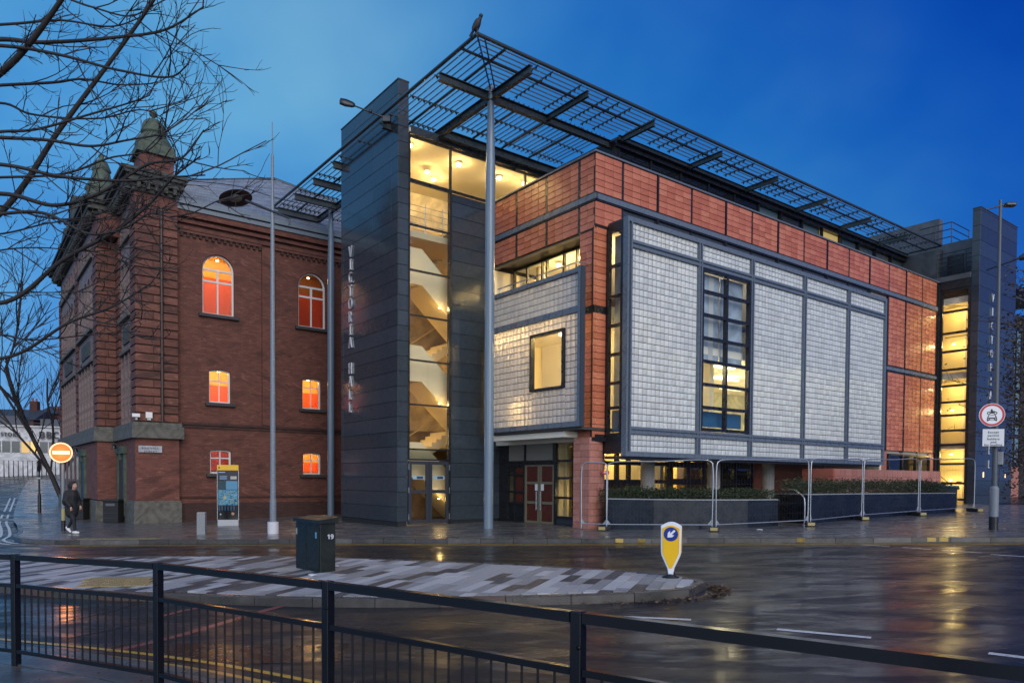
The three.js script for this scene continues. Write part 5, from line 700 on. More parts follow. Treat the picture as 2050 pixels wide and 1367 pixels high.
// lamp column with the traffic signs at the right
{
  const p = G(1990, 1061), o = thing('street_lamp', 'slim grey lamp column at the right carrying the vehicle ban sign', 'street lamp', p), top = at(2004, 412, -p.z).sub(p);
  const H = top.y; const lean = V(top.x, 0, top.z);
  const seg2 = (y0, y1, r0, r1) => cyl(lean.clone().multiplyScalar(y0 / H).setY(y0), lean.clone().multiplyScalar(y1 / H).setY(y1), r0, r1, 16);
  obj('column', [seg2(1.18, 4, 0.07, 0.06), seg2(4, H + 0.15, 0.06, 0.035)], S(0.1, 0.115, 0.135, 0.4, { map: grain }), o); obj('base', [seg2(0.36, 1.12, 0.11, 0.11), seg2(1.12, 1.18, 0.11, 0.075)], S(0.24, 0.27, 0.31, 0.45, { map: grain }), o); obj('black_band', [seg2(-0.05, 0.36, 0.112, 0.112)], M.black, o);
  const a = at(1974, 420, -p.z).sub(p), b = at(2012, 410, -p.z).sub(p), c = at(2034, 409, -p.z).sub(p); obj('arm', [cyl(a, b, 0.016, 0.025, 8)], M.dark, o); obj('lantern', rbox(b.x, c.x, b.y - 0.05, b.y + 0.05, b.z - 0.09, b.z + 0.09, 0.04), M.dark, o);
  const d = at(1975, 541, -p.z + 0.3).sub(p), e = at(2040, 518, -p.z - 0.3).sub(p), f = at(2062, 511, -p.z - 0.4).sub(p); obj('arm', [cyl(d, e, 0.018, 0.02, 8)], M.dark, o); obj('lantern', (() => { const g = lathe([[0, 0], [0.06, 0.02], [0.09, 0.15], [0.07, 0.34], [0, 0.36]], 12); g.applyQuaternion(new THREE.Quaternion().setFromUnitVectors(V(0, 1, 0), f.clone().sub(e).normalize())); g.translate(e.x, e.y, e.z); return g; })(), M.dark, o);
  // round sign
  const D = -p.z - 0.14, q = at(1987, 830.5, D), t = -0.28, rs = thing('traffic_sign', 'round red ringed sign banning motorcycles and cars on the right lamp column', 'sign', q, t), R = 0.305;
  const wsh = S(0.75, 0.75, 0.77, 0.4), red = S(0.5, 0.02, 0.025, 0.4), blk = S(0.012, 0.012, 0.014, 0.5), disc = (r, z, dep) => { const g = new THREE.CylinderGeometry(r, r, dep, 40); g.rotateX(Math.PI / 2); g.translate(0, 0, z); return g; };
  obj('rim', disc(R, 0, 0.02), wsh, rs); obj('red_ring', (() => { const s = new THREE.Shape(); s.absarc(0, 0, R - 0.012, 0, Math.PI * 2); const h = new THREE.Path(); h.absarc(0, 0, R * 0.79, 0, Math.PI * 2, true); s.holes.push(h); const g = new THREE.ExtrudeGeometry(s, { depth: 0.003, bevelEnabled: false, curveSegments: 40 }); g.translate(0, 0, 0.01); return g; })(), red, rs);
  const circ = (x, y, r, r2 = 0) => { const s = new THREE.Shape(); s.absarc(x, y, r, 0, Math.PI * 2); if (r2) { const h = new THREE.Path(); h.absarc(x, y, r2, 0, Math.PI * 2, true); s.holes.push(h); } return new THREE.ExtrudeGeometry(s, { depth: 0.003, bevelEnabled: false, curveSegments: 16 }).translate(0, 0, 0.011); };
  const poly = (pts, h = []) => extrude(pts, 0.003, 0, h).translate(0, 0, 0.011);
  obj('motorcycle_symbol', [circ(-0.078, 0.048, 0.042, 0.022), circ(0.078, 0.048, 0.042, 0.022), circ(-0.01, 0.135, 0.02), poly([[-0.05, 0.06], [-0.03, 0.09], [-0.045, 0.12], [0.0, 0.125], [0.035, 0.1], [0.06, 0.105], [0.08, 0.06], [0.04, 0.075], [0.03, 0.035], [-0.03, 0.035]])], blk, rs);
  obj('car_symbol', [poly([[-0.11, -0.075], [-0.088, -0.005], [0.088, -0.005], [0.11, -0.075], [0.118, -0.095], [0.118, -0.165], [0.085, -0.165], [0.085, -0.145], [-0.085, -0.145], [-0.085, -0.165], [-0.118, -0.165], [-0.118, -0.095]], [[[-0.085, -0.07], [0.085, -0.07], [0.07, -0.02], [-0.07, -0.02]], [[-0.1, -0.115], [-0.07, -0.115], [-0.07, -0.095], [-0.1, -0.095]], [[0.07, -0.115], [0.1, -0.115], [0.1, -0.095], [0.07, -0.095]], [[-0.05, -0.135], [0.05, -0.135], [0.05, -0.105], [-0.05, -0.105]]])], blk, rs);
  const q2 = at(1989.5, 876, D), pl = thing('permit_sign', 'white plate reading Except permit holders and for loading under the round sign', 'sign', q2, t);
  obj('plate', rbox(-0.265, 0.265, -0.24, 0.24, -0.01, 0.01, 0.008), blk, pl); obj('face', box(-0.252, 0.252, -0.228, 0.228, 0.0102, 0.0115), S(0.62, 0.64, 0.66, 0.45), pl);
  obj('lettering', ['Except', 'permit', 'holders', 'and', 'for loading'].map((s, i) => { const g = text(s, 0.056, 0.002, font); g.scale(1.05, 1, 1); g.translate(0, 0.13 - i * 0.083, 0.0115); return uvm(g); }), blk, pl);
  const q3 = at(2002, 917, -p.z + 0.1), sp = thing('side_sign', 'narrow pale plate seen edge on, clipped to the right lamp column', 'sign', q3, -1.0); obj('plate', rbox(-0.09, 0.09, -0.17, 0.17, -0.01, 0.01, 0.005), M.whiteWorn, sp); obj('stem', cyl(V(0, -0.17, -0.02), V(0, -1.2, -0.02), 0.012, 0.012, 6), M.dark, sp);
}
// lit no-entry sign at the left
{
  const p = G(126, 1062), o = thing('no_entry_sign', 'glowing round no entry sign on a post beside the walking person', 'sign', p), c = at(121, 906, -p.z - 0.12).sub(p);
  obj('post', [cyl(V(0, -0.05, 0), V(0, c.y + 0.25, 0), 0.06, 0.05, 14)], S(0.16, 0.2, 0.22, 0.4), o); obj('yellow_band', cyl(V(0, 0.35, 0), V(0, 0.75, 0), 0.064, 0.062, 14), S(0.35, 0.3, 0.12, 0.5), o); obj('black_band', cyl(V(0, -0.02, 0), V(0, 0.35, 0), 0.066, 0.066, 14), M.black, o);
  const fz = faceCam(p), dd = (r, z, dep) => { const g = new THREE.CylinderGeometry(r, r, dep, 36); g.rotateX(Math.PI / 2); g.translate(0, 0, z); g.rotateY(fz); g.translate(c.x, c.y, c.z); return g; };
  obj('housing', dd(0.35, -0.05, 0.08), M.dark, o); obj('lit_rim', dd(0.345, 0, 0.02), S(0.8, 0.6, 0.4, 0.5, { emissive: C(1, 0.6, 0.34), emissiveIntensity: 0.5 }), o); obj('lit_disc', dd(0.3, 0.012, 0.01), S(0.6, 0.1, 0.02, 0.5, { emissive: C(1, 0.16, 0.015), emissiveIntensity: 0.42 }), o);
  const b = new THREE.BoxGeometry(0.5, 0.11, 0.008).translate(0, 0, 0.022); b.rotateY(fz); b.translate(c.x, c.y, c.z); obj('lit_bar', b, S(0.9, 0.8, 0.6, 0.5, { emissive: C(1, 0.72, 0.36), emissiveIntensity: 0.8 }), o);
  const l = new THREE.PointLight(C(1, 0.35, 0.08), 1.6, 0, 2); l.position.copy(c).add(V(0, 0, 0.35).applyAxisAngle(V(0, 1, 0), fz)); l.shadow.radius = 10; l.castShadow = true; l.name = 'sign_light'; o.add(l);
}
{ const p = G(78, 1026), o = thing('sign_post', 'thin black post with a sign turned edge on at the far left', 'sign', p); obj('post', [cyl(V(0, -0.05, 0), V(0, 0.95, 0), 0.085, 0.075, 12), cyl(V(0, 0.95, 0), V(0, 2.35, 0), 0.045, 0.04, 12)], M.black, o); const g = new THREE.CylinderGeometry(0.32, 0.32, 0.03, 28); g.rotateX(Math.PI / 2); g.rotateY(faceCam(p) + 1.32); g.translate(0, 2.35, 0); obj('sign_disc', g, M.dark, o); const h = at(78, 1000, -p.z).sub(p); obj('bracket', box(-0.1, 0.1, 1.7, 1.78, -0.05, 0.05), M.galv, o); }
{ const p = G(48, 985), o = thing('street_bollard', 'small grey lamp bollard far up the side street', 'bollard', p); obj('shaft', cyl(V(0, -0.1, 0), V(0, 1.2, 0), 0.09, 0.08, 12), M.steel, o); obj('cap', cyl(V(0, 1.2, 0), V(0, 1.5, 0), 0.14, 0.1, 12), M.steelDark, o); }
// bins against the old hall
function bin(px, py, w, h, d, label, name = 'litter_bin') { const p = G(px, py), o = thing(name, label, 'bin', p, ANG - Math.PI / 2 + 0.9); obj('body', rbox(-w / 2, w / 2, 0, h, -d / 2, d / 2, 0.03), S(0.01, 0.0105, 0.012, 0.7), o); obj('lid', rbox(-w / 2 - 0.03, w / 2 + 0.03, h, h + 0.1, -d / 2 - 0.03, d / 2 + 0.03, 0.03), S(0.012, 0.013, 0.015, 0.6), o); obj('slot', box(-w * 0.3, w * 0.3, h * 0.8, h * 0.92, d / 2, d / 2 + 0.012), S(0.09, 0.09, 0.1, 0.5), o); obj('rib', [0.2, 0.45].map((k) => box(-w / 2 + 0.02, w / 2 - 0.02, h * k, h * k + 0.03, d / 2, d / 2 + 0.015)), M.dark, o); return o; }
bin(227, 1046, 0.62, 0.85, 0.5, 'black litter bin beside the stone doorway of the old hall');
bin(160, 1040, 0.55, 0.85, 0.5, 'black bin just right of the walking person');
bin(263, 1046, 0.22, 0.5, 0.2, 'small black box with white label at the foot of the brick corner pier', 'cable_box');
// grey bollard
{ const p = V(-9.6, 0, -22.5); p.y = gnd(p.x, p.z) + 0.12; const o = thing('stone_bollard', 'square pale grey bollard on the pavement left of the map totem', 'bollard', p, 0.15); obj('shaft', rbox(-0.125, 0.125, -0.05, 0.66, -0.1, 0.1, 0.015), S(0.3, 0.32, 0.34, 0.6, { map: grain }), o); obj('cap_plate', rbox(-0.12, 0.12, 0.66, 0.675, -0.095, 0.095, 0.006), S(0.36, 0.38, 0.4, 0.4), o); }
// map totem
{
  const p = V(-10.3, 0, -26.4); p.y = gnd(p.x, p.z) + 0.12; const o = thing('map_totem', 'black map totem with a yellow top standing before the old hall', 'information sign', p, 0.28), W = 0.355, H = 2.2;
  obj('body', rbox(-W, W, 0.22, H - 0.2, -0.06, 0.06, 0.012), S(0.014, 0.015, 0.018, 0.25), o); obj('yellow_cap', rbox(-W - 0.01, W + 0.01, H - 0.2, H, -0.068, 0.068, 0.012), S(0.72, 0.42, 0.01, 0.4), o); obj('foot', rbox(-W, W, -0.06, 0.22, -0.05, 0.05, 0.01), S(0.36, 0.38, 0.4, 0.5), o); obj('edge', [box(-W - 0.012, -W, 0.2, H - 0.2, -0.05, 0.05), box(W, W + 0.012, 0.2, H - 0.2, -0.05, 0.05)], M.galv, o);
  const cv = document.createElement('canvas'); cv.width = 256; cv.height = 640; const x = cv.getContext('2d'); x.fillStyle = '#101216'; x.fillRect(0, 0, 256, 640); x.fillStyle = '#2d2d30'; x.fillRect(0, 0, 256, 128); x.fillStyle = '#9ab6d8'; x.fillRect(8, 16, 84, 10); x.fillStyle = '#6f8fa8'; for (let i = 0; i < 4; i++) x.fillRect(24, 66 + i * 13, 96 - 8 * (i % 2), 8); x.fillStyle = '#a8a498'; x.fillRect(160, 72, 80, 40);
  x.fillStyle = '#1d3a44'; x.fillRect(4, 134, 100, 112); x.fillStyle = '#4f86a4'; x.fillRect(104, 134, 148, 112); x.fillStyle = '#3d7f9c'; x.fillRect(4, 252, 248, 200); for (let i = 0; i < 130; i++) { x.fillStyle = ['#255a78', '#5c9ab4', '#6e8a8c', '#1c4054', '#7d8a6a'][i % 5]; const a = 8 + rnd() * 220, b = 256 + rnd() * 180; x.fillRect(a, b, 6 + rnd() * 22, 5 + rnd() * 16); } x.fillStyle = '#9a9a72'; x.fillRect(70, 330, 36, 42); x.fillStyle = '#244f6c'; for (let i = 0; i < 6; i++) x.fillRect(8 + i * 38, 462, 14, 62); x.fillStyle = '#8ab4c4'; x.beginPath(); x.arc(34, 572, 11, 0, 7); x.fill(); x.fillStyle = '#a87a5a'; x.beginPath(); x.arc(190, 566, 20, 0, 7); x.fill();
  const t = new THREE.CanvasTexture(cv); t.colorSpace = THREE.SRGBColorSpace; const f = new THREE.PlaneGeometry(2 * W - 0.03, H - 0.44); f.translate(0, (H - 0.2 + 0.22) / 2, 0.0625); obj('printed_map', f, S(1, 1, 1, 0.12, { map: t }), o); obj('emblem', new THREE.CylinderGeometry(0.03, 0.03, 0.004, 16).rotateX(Math.PI / 2).translate(-W + 0.06, H - 0.1, 0.069), M.black, o);
}
// green telecom cabinet
{
  const a = G(592, 1137), b = G(640, 1147), c = G(665, 1143), u = b.clone().sub(a).setY(0), w = u.length(); u.normalize(); const d = 0.3, turn = -Math.atan2(u.z, u.x), p = a.clone().add(b).multiplyScalar(0.5); const o = thing('utility_cabinet', 'dark green utility cabinet with a sloping lid on the traffic island', 'cabinet', p, turn), gm = S(0.006, 0.012, 0.008, 0.6, { map: grainBig, roughnessMap: roughMap }), W = w / 2, H = 0.88;
  obj('body', rbox(-W, W, -0.04, H, -d, 0, 0.012), gm, o); const lid = extrude([[-d - 0.03, H], [0.03, H], [0.03, H + 0.05], [-d - 0.03, H + 0.1]], 2 * W + 0.08, 0.006); lid.rotateY(-Math.PI / 2); lid.scale(1, 1, 1); lid.translate(W + 0.04, 0, 0); obj('lid', uvm(lid), gm, o);
  obj('door', [rbox(-W + 0.03, -0.02, 0.05, H - 0.06, 0, 0.014, 0.004), rbox(0.0, W - 0.03, 0.05, H - 0.06, 0, 0.014, 0.004)], gm, o); obj('sticker', [box(-W + 0.04, -W + 0.09, H - 0.24, H - 0.13, 0.0145, 0.016)], S(0.35, 0.45, 0.42, 0.5), o); obj('sticker', [box(W - 0.16, W - 0.1, H - 0.27, H - 0.16, 0.0145, 0.016)], S(0.15, 0.35, 0.55, 0.5), o); obj('sticker', (() => { const g = text('19', 0.085, 0.003); g.rotateY(Math.PI / 2); g.translate(W + 0.002, H - 0.24, -0.2); return uvm(g); })(), S(0.6, 0.6, 0.65, 0.5), o); obj('handle', box(-0.07, -0.04, 0.4, 0.5, 0.014, 0.03), M.black, o);
}
// yellow keep-left bollard
{
  const p = V(2.54, 0, -11.57); p.y = gnd(p.x, p.z) + 0.125; const o = thing('keep_left_bollard', 'yellow traffic bollard with a blue arrow sign on the island tip', 'traffic bollard', p, -0.3 ), Yl = S(0.8, 0.47, 0.008, 0.35), Wt = S(0.72, 0.74, 0.78, 0.35);
  const side = [[0.03, 0.07], [0.04, 0.15], [0.135, 0.36], [0.145, 0.42], [0.15, 0.82]], top = []; for (let i = 0; i <= 10; i++) { const t = i / 10; top.push([0.15 - 0.3 * t, 0.82 + 0.06 * Math.sin(Math.PI * t)]); } const outl = [...side, ...top.slice(1), ...side.slice(0, -1).reverse().map(([x, y]) => [-x, y])];
  const g = extrude(outl, 0.1, 0.012); g.translate(0, 0, -0.05); obj('body', uvm(g), Wt, o);
  const inn = [[0.02, 0.16], [0.12, 0.38], [0.128, 0.43], [0.13, 0.79]]; const t2 = []; for (let i = 1; i < 10; i++) { const t = i / 10; t2.push([0.13 - 0.26 * t, 0.79 + 0.045 * Math.sin(Math.PI * t)]); } const inl = [...inn, ...t2, ...inn.slice().reverse().map(([x, y]) => [-x, y])];
  const f = extrude(inl, 0.006, 0.002); f.translate(0, 0, 0.064); obj('yellow_face', uvm(f), Yl, o); obj('side_reflector', [rbox(0.161, 0.166, 0.4, 0.8, -0.035, 0.045, 0.002)], Yl, o);
  const disc = new THREE.CylinderGeometry(0.112, 0.112, 0.006, 36).rotateX(Math.PI / 2).translate(0, 0.7, 0.075); obj('blue_disc', disc, S(0.01, 0.03, 0.24, 0.35), o);
  const ar = extrude([[0.085, 0.016], [0.0, 0.016], [0.028, 0.048], [-0.02, 0.048], [-0.075, 0], [-0.02, -0.048], [0.028, -0.048], [0.0, -0.016], [0.085, -0.016]], 0.003, 0); ar.rotateZ(Math.PI / 4); ar.translate(0, 0.7, 0.0785); obj('arrow', ar, Wt, o);
  obj('rubber_foot', (() => { const q = lathe([[0, 0], [0.12, 0], [0.12, 0.02], [0.07, 0.04], [0.06, 0.1], [0, 0.1]], 20); q.scale(1.1, 1, 0.8); return q; })(), M.black, o);
}
// ---------------------------------------------------------------- temporary fence, planters, hedges
function fencePanel(a, b, label, group) { // steel mesh panel from a to b
  const d = b.clone().sub(a), len = Math.hypot(d.x, d.z), turn = -Math.atan2(d.z, d.x), slope = d.y / len, o = thing('mesh_fence', label, 'fence', a, turn, group), H = 2.0, y = (x) => slope * x, r = 0.018, pts = [];
  const Fm = M.galv, e = 0.06; obj('frame', [tube([V(e, y(e) + 0.02, 0), V(e, y(e) + H - 0.2, 0), V(e + 0.03, y(e) + H - 0.06, 0), V(e + 0.16, y(e) + H, 0), V(len / 2, y(len / 2) + H, 0), V(len - e - 0.16, y(len) + H, 0), V(len - e - 0.03, y(len) + H - 0.06, 0), V(len - e, y(len) + H - 0.2, 0), V(len - e, y(len) + 0.02, 0)], r, 8, 90), cyl(V(e, y(e) + 0.17, 0), V(len - e, y(len - e) + 0.17, 0), 0.016, 0.016, 8)], Fm, o);
  const wires = []; for (let x = e + 0.1; x < len - e; x += 0.1) wires.push(bar(V(x, y(x) + 0.17, 0), V(x, y(x) + H, 0), 0.0025, 0.0025)); for (let k = 0.4; k < 1.9; k += 0.3) wires.push(bar(V(e, y(e) + k, 0), V(len - e, y(len - e) + k, 0), 0.0025, 0.0025)); const w = obj('wire_mesh', wires, S(0.05, 0.054, 0.06, 0.5), o); w.userData.kind = 'stuff';
  obj('gusset', [extrude([[e, 0.17], [e + 0.13, 0.17], [e, 0.34]], 0.006).translate(0, y(e), -0.003), extrude([[len - e, 0.17], [len - e, 0.34], [len - e - 0.13, 0.17]], 0.006).translate(0, y(len - e), -0.003)].map((g) => uvm(g)), Fm, o); return o;
}
const fp = [[2.75, -21.55], [5.75, -20.65], [9.0, -22.0], [11.66, -24.2], [14.6, -26.1], [17.75, -27.9]].map(([x, z]) => V(x, gnd(x, z) + 0.125, z));
['first steel fence panel from the left, beside the curved pink pier', 'second steel fence panel from the left, before the gap in the planters', 'third steel fence panel from the left, before the right planter', 'fourth steel fence panel from the left, before the right hedge', 'rightmost steel fence panel, before the yellow lit stair window'].forEach((l, i) => fencePanel(fp[i], fp[i + 1], l, 'steel fence panels along the planters'));
fencePanel(V(2.05, fp[0].y, -22.0), fp[0].clone().add(V(0.12, 0, 0.0)), 'short folded fence panel end on at the corner of the pink pier', null).scale.set(1, 1, 1);
fp.forEach((p, i) => { const o = thing('concrete_block', ['concrete fence block at the foot of the pink pier', 'fence block under the first panel joint, nearest the yellow bollard', 'fence block under the second panel joint, before the gap in the planters', 'yellow topped fence block before the right planter', 'fence block before the end of the right hedge', 'rightmost fence block near the lit stair window'][i], 'fence block', p, -0.4 + i * 0.1, 'blocks under the fence'); obj('block', rbox(-0.13, 0.13, 0, 0.12, -0.3, 0.3, 0.02), S(0.035, 0.034, 0.035, 0.7), o); obj('reflector', rbox(-0.1, 0.1, 0.02, 0.11, 0.3, 0.312, 0.004), S(0.36, 0.29, 0.12, 0.6), o); });
{ const p = onZ(1212, 946, 0.05), o = thing('warning_label', 'small red and white label on the curved pink pier', 'label', L(p.x + 0.02, p.y, 0.06), ANG); obj('label', rbox(-0.14, 0.14, -0.05, 0.05, -0.02, 0.0, 0.003), S(0.55, 0.04, 0.05, 0.5), o); obj('print', box(-0.1, 0.09, -0.01, 0.018, 0.0, 0.002), M.white, o); }
function planter(pts, h, depth, label) { // wall of flat segments with a thin pale cap, earth behind
  const p0 = pts[0], o = thing('planter', label, 'planter', p0.clone().setY(0), 0), m = S(0.009, 0.015, 0.026, 0.4, { map: grainBig, roughnessMap: roughMap }), rel3 = pts.map((p) => p.clone().sub(p0).setY(p.y)), bk = offset(pts, depth).map((p) => p.sub(p0)); const t = rel3[0].y + h;
  const outline = [...rel3, ...bk.reverse()]; const s = new THREE.Shape(outline.map((p) => new THREE.Vector2(p.x, -p.z))); const hole = (() => { const inr = [...offset(pts, 0.08).map((p) => p.sub(p0)), ...offset(pts, depth - 0.08).map((p) => p.sub(p0)).reverse()]; return new THREE.Path(inr.map((p) => new THREE.Vector2(p.x, -p.z))); })();
  const w = new THREE.Shape(s.getPoints()); w.holes.push(hole); const g = new THREE.ExtrudeGeometry(w, { depth: 1.4, bevelEnabled: false }); g.rotateX(-Math.PI / 2); g.translate(0, t - 1.4, 0); obj('wall', uvm(g), m, o);
  const cp = new THREE.ExtrudeGeometry(w, { depth: 0.025, bevelEnabled: false }); cp.rotateX(-Math.PI / 2); cp.scale(1, 1, 1); cp.translate(0, t + 0.001, 0); obj('cap', uvm(cp), S(0.3, 0.32, 0.34, 0.4), o); const e = new THREE.ShapeGeometry(new THREE.Shape(hole.getPoints())); e.rotateX(-Math.PI / 2); e.translate(0, t - 0.1, 0); obj('soil', uvm(e), S(0.015, 0.012, 0.009, 0.9), o); return { o, t, p0 };
}
const pl1 = [[2.9, -21.95], [4.2, -21.55], [5.5, -21.4], [7.0, -21.75], [8.1, -22.3]].map(([x, z]) => V(x, gnd(x, z) + 0.12, z)); pl1[0].y = 0.3;
const P1 = planter(pl1, 0.92, -1.0, 'left low dark blue planter wall behind the fence');
const pl2 = [[9.25, -22.95], [11.5, -24.6], [14.5, -26.5], [17.0, -28.0]].map(([x, z]) => V(x, gnd(x, z) + 0.12, z)); pl2[0].y = 0.42;
const P2 = planter(pl2, 0.95, -1.0, 'right low dark blue planter wall behind the fence');
const leafMs = [[0.028, 0.045, 0.014], [0.04, 0.06, 0.018], [0.018, 0.03, 0.012], [0.055, 0.065, 0.025]].map((c) => S(...c, 0.6, { side: THREE.DoubleSide }));
const leafG = (() => { const g = new THREE.BufferGeometry(); g.setAttribute('position', new THREE.Float32BufferAttribute([0, 0, 0, 0.3, 0.08, 0.45, 0, 0.02, 1, 0, 0, 0, 0, 0.02, 1, -0.3, 0.08, 0.45], 3)); g.computeVertexNormals(); return uvm(g); })();
function hedge(pts, y, w, h, n, label) { // leaf sprays through a low mass
  const c = new THREE.CatmullRomCurve3(pts, false, 'centripetal'), o = thing('hedge', label, 'hedge', pts[0].clone().setY(y)), dummy = new THREE.Object3D(); const ims = leafMs.map((m) => new THREE.InstancedMesh(leafG, m, Math.floor(n / 4)));
  const base = pts[0].clone().setY(y), stems = []; for (let i = 0; i < 140; i++) { const q = c.getPoint(rnd()).sub(pts[0]).setY(0); stems.push(cyl(V(q.x + rr(-w, w) * 0.35, -0.05, q.z + rr(-w, w) * 0.35), V(q.x + rr(-w, w) * 0.5, rr(0.4, 0.9) * h, q.z + rr(-w, w) * 0.5), 0.008, 0.004, 4)); } obj('stems', stems, S(0.04, 0.03, 0.02, 0.8), o);
  ims.forEach((im, k) => { for (let i = 0; i < im.count; i++) { const t = rnd(), q = c.getPoint(t).sub(pts[0]).setY(0), hh = h * (0.72 + 0.4 * noise.noise(t * 9, 2, k * 0.2) + 0.25 * noise.noise(t * 37, 5, 1)), a = rr(0, 6.28), rad = Math.sqrt(rnd()) * w * 0.55; const yy = hh * Math.pow(rnd(), 0.6); dummy.position.set(q.x + Math.cos(a) * rad, yy, q.z + Math.sin(a) * rad); dummy.rotation.set(rr(-1.2, 0.6), rr(0, 6.28), rr(-0.6, 0.6)); dummy.scale.setScalar(rr(0.04, 0.085)); dummy.updateMatrix(); im.setMatrixAt(i, dummy.matrix); } im.name = childName(o, 'leaves'); im.userData.kind = 'stuff'; im.castShadow = im.receiveShadow = true; o.add(im); });
}
const mid1 = offset(pl1, -0.5).map((p) => p.setY(0)), mid2 = offset(pl2, -0.5).map((p) => p.setY(0));
hedge(mid1, P1.t - 0.1, 0.95, 0.55, 15000, 'low dark green hedge in the left planter'); hedge(mid2, P2.t - 0.1, 1.0, 0.75, 15000, 'taller dark green hedge in the right planter');
{ const p = V(16.95, 0, -28.9); p.y = gnd(p.x, p.z) + 0.12; const o = thing('wheeled_skip', 'dark waste container with a teal lid behind the right hedge', 'waste container', p, 0.55), m = S(0.016, 0.022, 0.02, 0.5); obj('body', rbox(-0.65, 0.6, 0.1, 0.93, -0.5, 0.4, 0.04), m, o); obj('lid', [rbox(-0.68, 0.64, 0.93, 1.0, -0.55, 0.46, 0.03)], S(0.03, 0.2, 0.22, 0.4), o); obj('lip', rbox(0.58, 0.85, 0.84, 0.93, -0.45, 0.36, 0.02), m, o); }
{ const p = V(8.55, 0, -22.4); p.y = gnd(p.x, p.z) + 0.12; const o = thing('handrail', 'bent steel handrail in the gap between the planters', 'handrail', p, ANG); obj('rail', [tube([V(0, -0.05, 0.5), V(0, 0.7, 0.5), V(0.02, 0.86, 0.46), V(0.25, 1.02, 0.1), V(0.45, 1.08, -0.1), V(1.0, 1.08, -0.9)], 0.022, 8, 40)], M.galv, o); obj('collar', cyl(V(0, 0, 0.5), V(0, 0.05, 0.5), 0.05, 0.05, 12), M.galv, o); }
// ---------------------------------------------------------------- railing by the camera
const railM = S(0.008, 0.009, 0.012, 0.28, { roughnessMap: roughMap, metalness: 0.2 });
{
  const o = thing('pedestrian_railing', 'black steel pedestrian railing across the foreground', 'railing', V(-4.54, 0, -6.64)); origin(-4.54, 0, -6.64);
  const P = [[-6.35, -7.35], [-4.54, -6.64], [-2.81, -5.77], [-1.16, -4.59], [0.32, -3.45], [1.75, -2.36], [3.2, -1.3]].map(([x, z]) => V(x, gnd(x, z) + 0.12, z));
  const up = (p, h) => p.clone().setY(p.y + h), H = 1.0;
  P.forEach((p, i) => { const d = P[Math.min(i + 1, P.length - 1)].clone().sub(P[Math.max(0, i - 1)]), g = new RoundedBoxGeometry(0.06, H + 0.08, 0.06, 1, 0.006); g.rotateY(-Math.atan2(d.z, d.x)); g.translate(p.x - OX, p.y + H / 2 - 0.01, p.z - OZ); obj('post', uvm(g), railM, o); });
  for (let i = 0; i < P.length - 1; i++) { const a = P[i], b = P[i + 1], d = b.clone().sub(a).normalize(), a2 = a.clone().addScaledVector(d, 0.035), b2 = b.clone().addScaledVector(d, -0.035);
    obj('top_rail', bar(up(a2, H), up(b2, H), 0.055, 0.05), railM, o); obj('rail', bar(up(a2, H - 0.26), up(b2, H - 0.26), 0.04, 0.035), railM, o); obj('rail', bar(up(a2, 0.14), up(b2, 0.14), 0.04, 0.035), railM, o);
    const n = 18; for (let k = 1; k < n; k++) { const q = a2.clone().lerp(b2, k / n); obj('bar', cyl(up(q, 0.15), up(q, H - 0.27), 0.0075, 0.0075, 6), railM, o); }
    for (const e of [a, b]) obj('bolt', new THREE.SphereGeometry(0.012, 8, 6).translate(e.x - OX + 0.0, e.y + 0.86, e.z - OZ + 0.032), railM, o); }
  origin(0, 0, 0);
}
// ---------------------------------------------------------------- trees
const barkMap = tex(128, 128, [0.4, 0.4], (u, v) => 0.7 + 0.7 * tn(u, v, 14, 3, 4));
const M_bark = S(0.035, 0.028, 0.026, 0.75, { map: barkMap }), M_twig = S(0.028, 0.022, 0.022, 0.7);
function limb(pts, r0, r1, n = 7) { // tapered tube through points
  const c = new THREE.CatmullRomCurve3(pts, false, 'centripetal'), seg = Math.max(3, Math.round(c.getLength() / 0.12)), q = c.getPoints(Math.min(seg, 60)), list = []; const P = [], ix = [], N = q.length;
  let up = V(0.3, 1, 0.2).normalize(); for (let i = 0; i < N; i++) { const t = q[Math.min(i + 1, N - 1)].clone().sub(q[Math.max(0, i - 1)]).normalize(), s = t.clone().cross(up).normalize(), w = s.clone().cross(t); const r = lerp(r0, r1, i / (N - 1)); for (let k = 0; k < n; k++) { const a = k / n * Math.PI * 2; P.push(q[i].x + (s.x * Math.cos(a) + w.x * Math.sin(a)) * r, q[i].y + (s.y * Math.cos(a) + w.y * Math.sin(a)) * r, q[i].z + (s.z * Math.cos(a) + w.z * Math.sin(a)) * r); } }
  for (let i = 0; i < N - 1; i++) for (let k = 0; k < n; k++) { const a = i * n + k, b = i * n + (k + 1) % n; ix.push(a, b, a + n, b, b + n, a + n); }
  const g = new THREE.BufferGeometry(); g.setAttribute('position', new THREE.Float32BufferAttribute(P, 3)); g.setIndex(ix); g.computeVertexNormals(); return uvm(g);
}
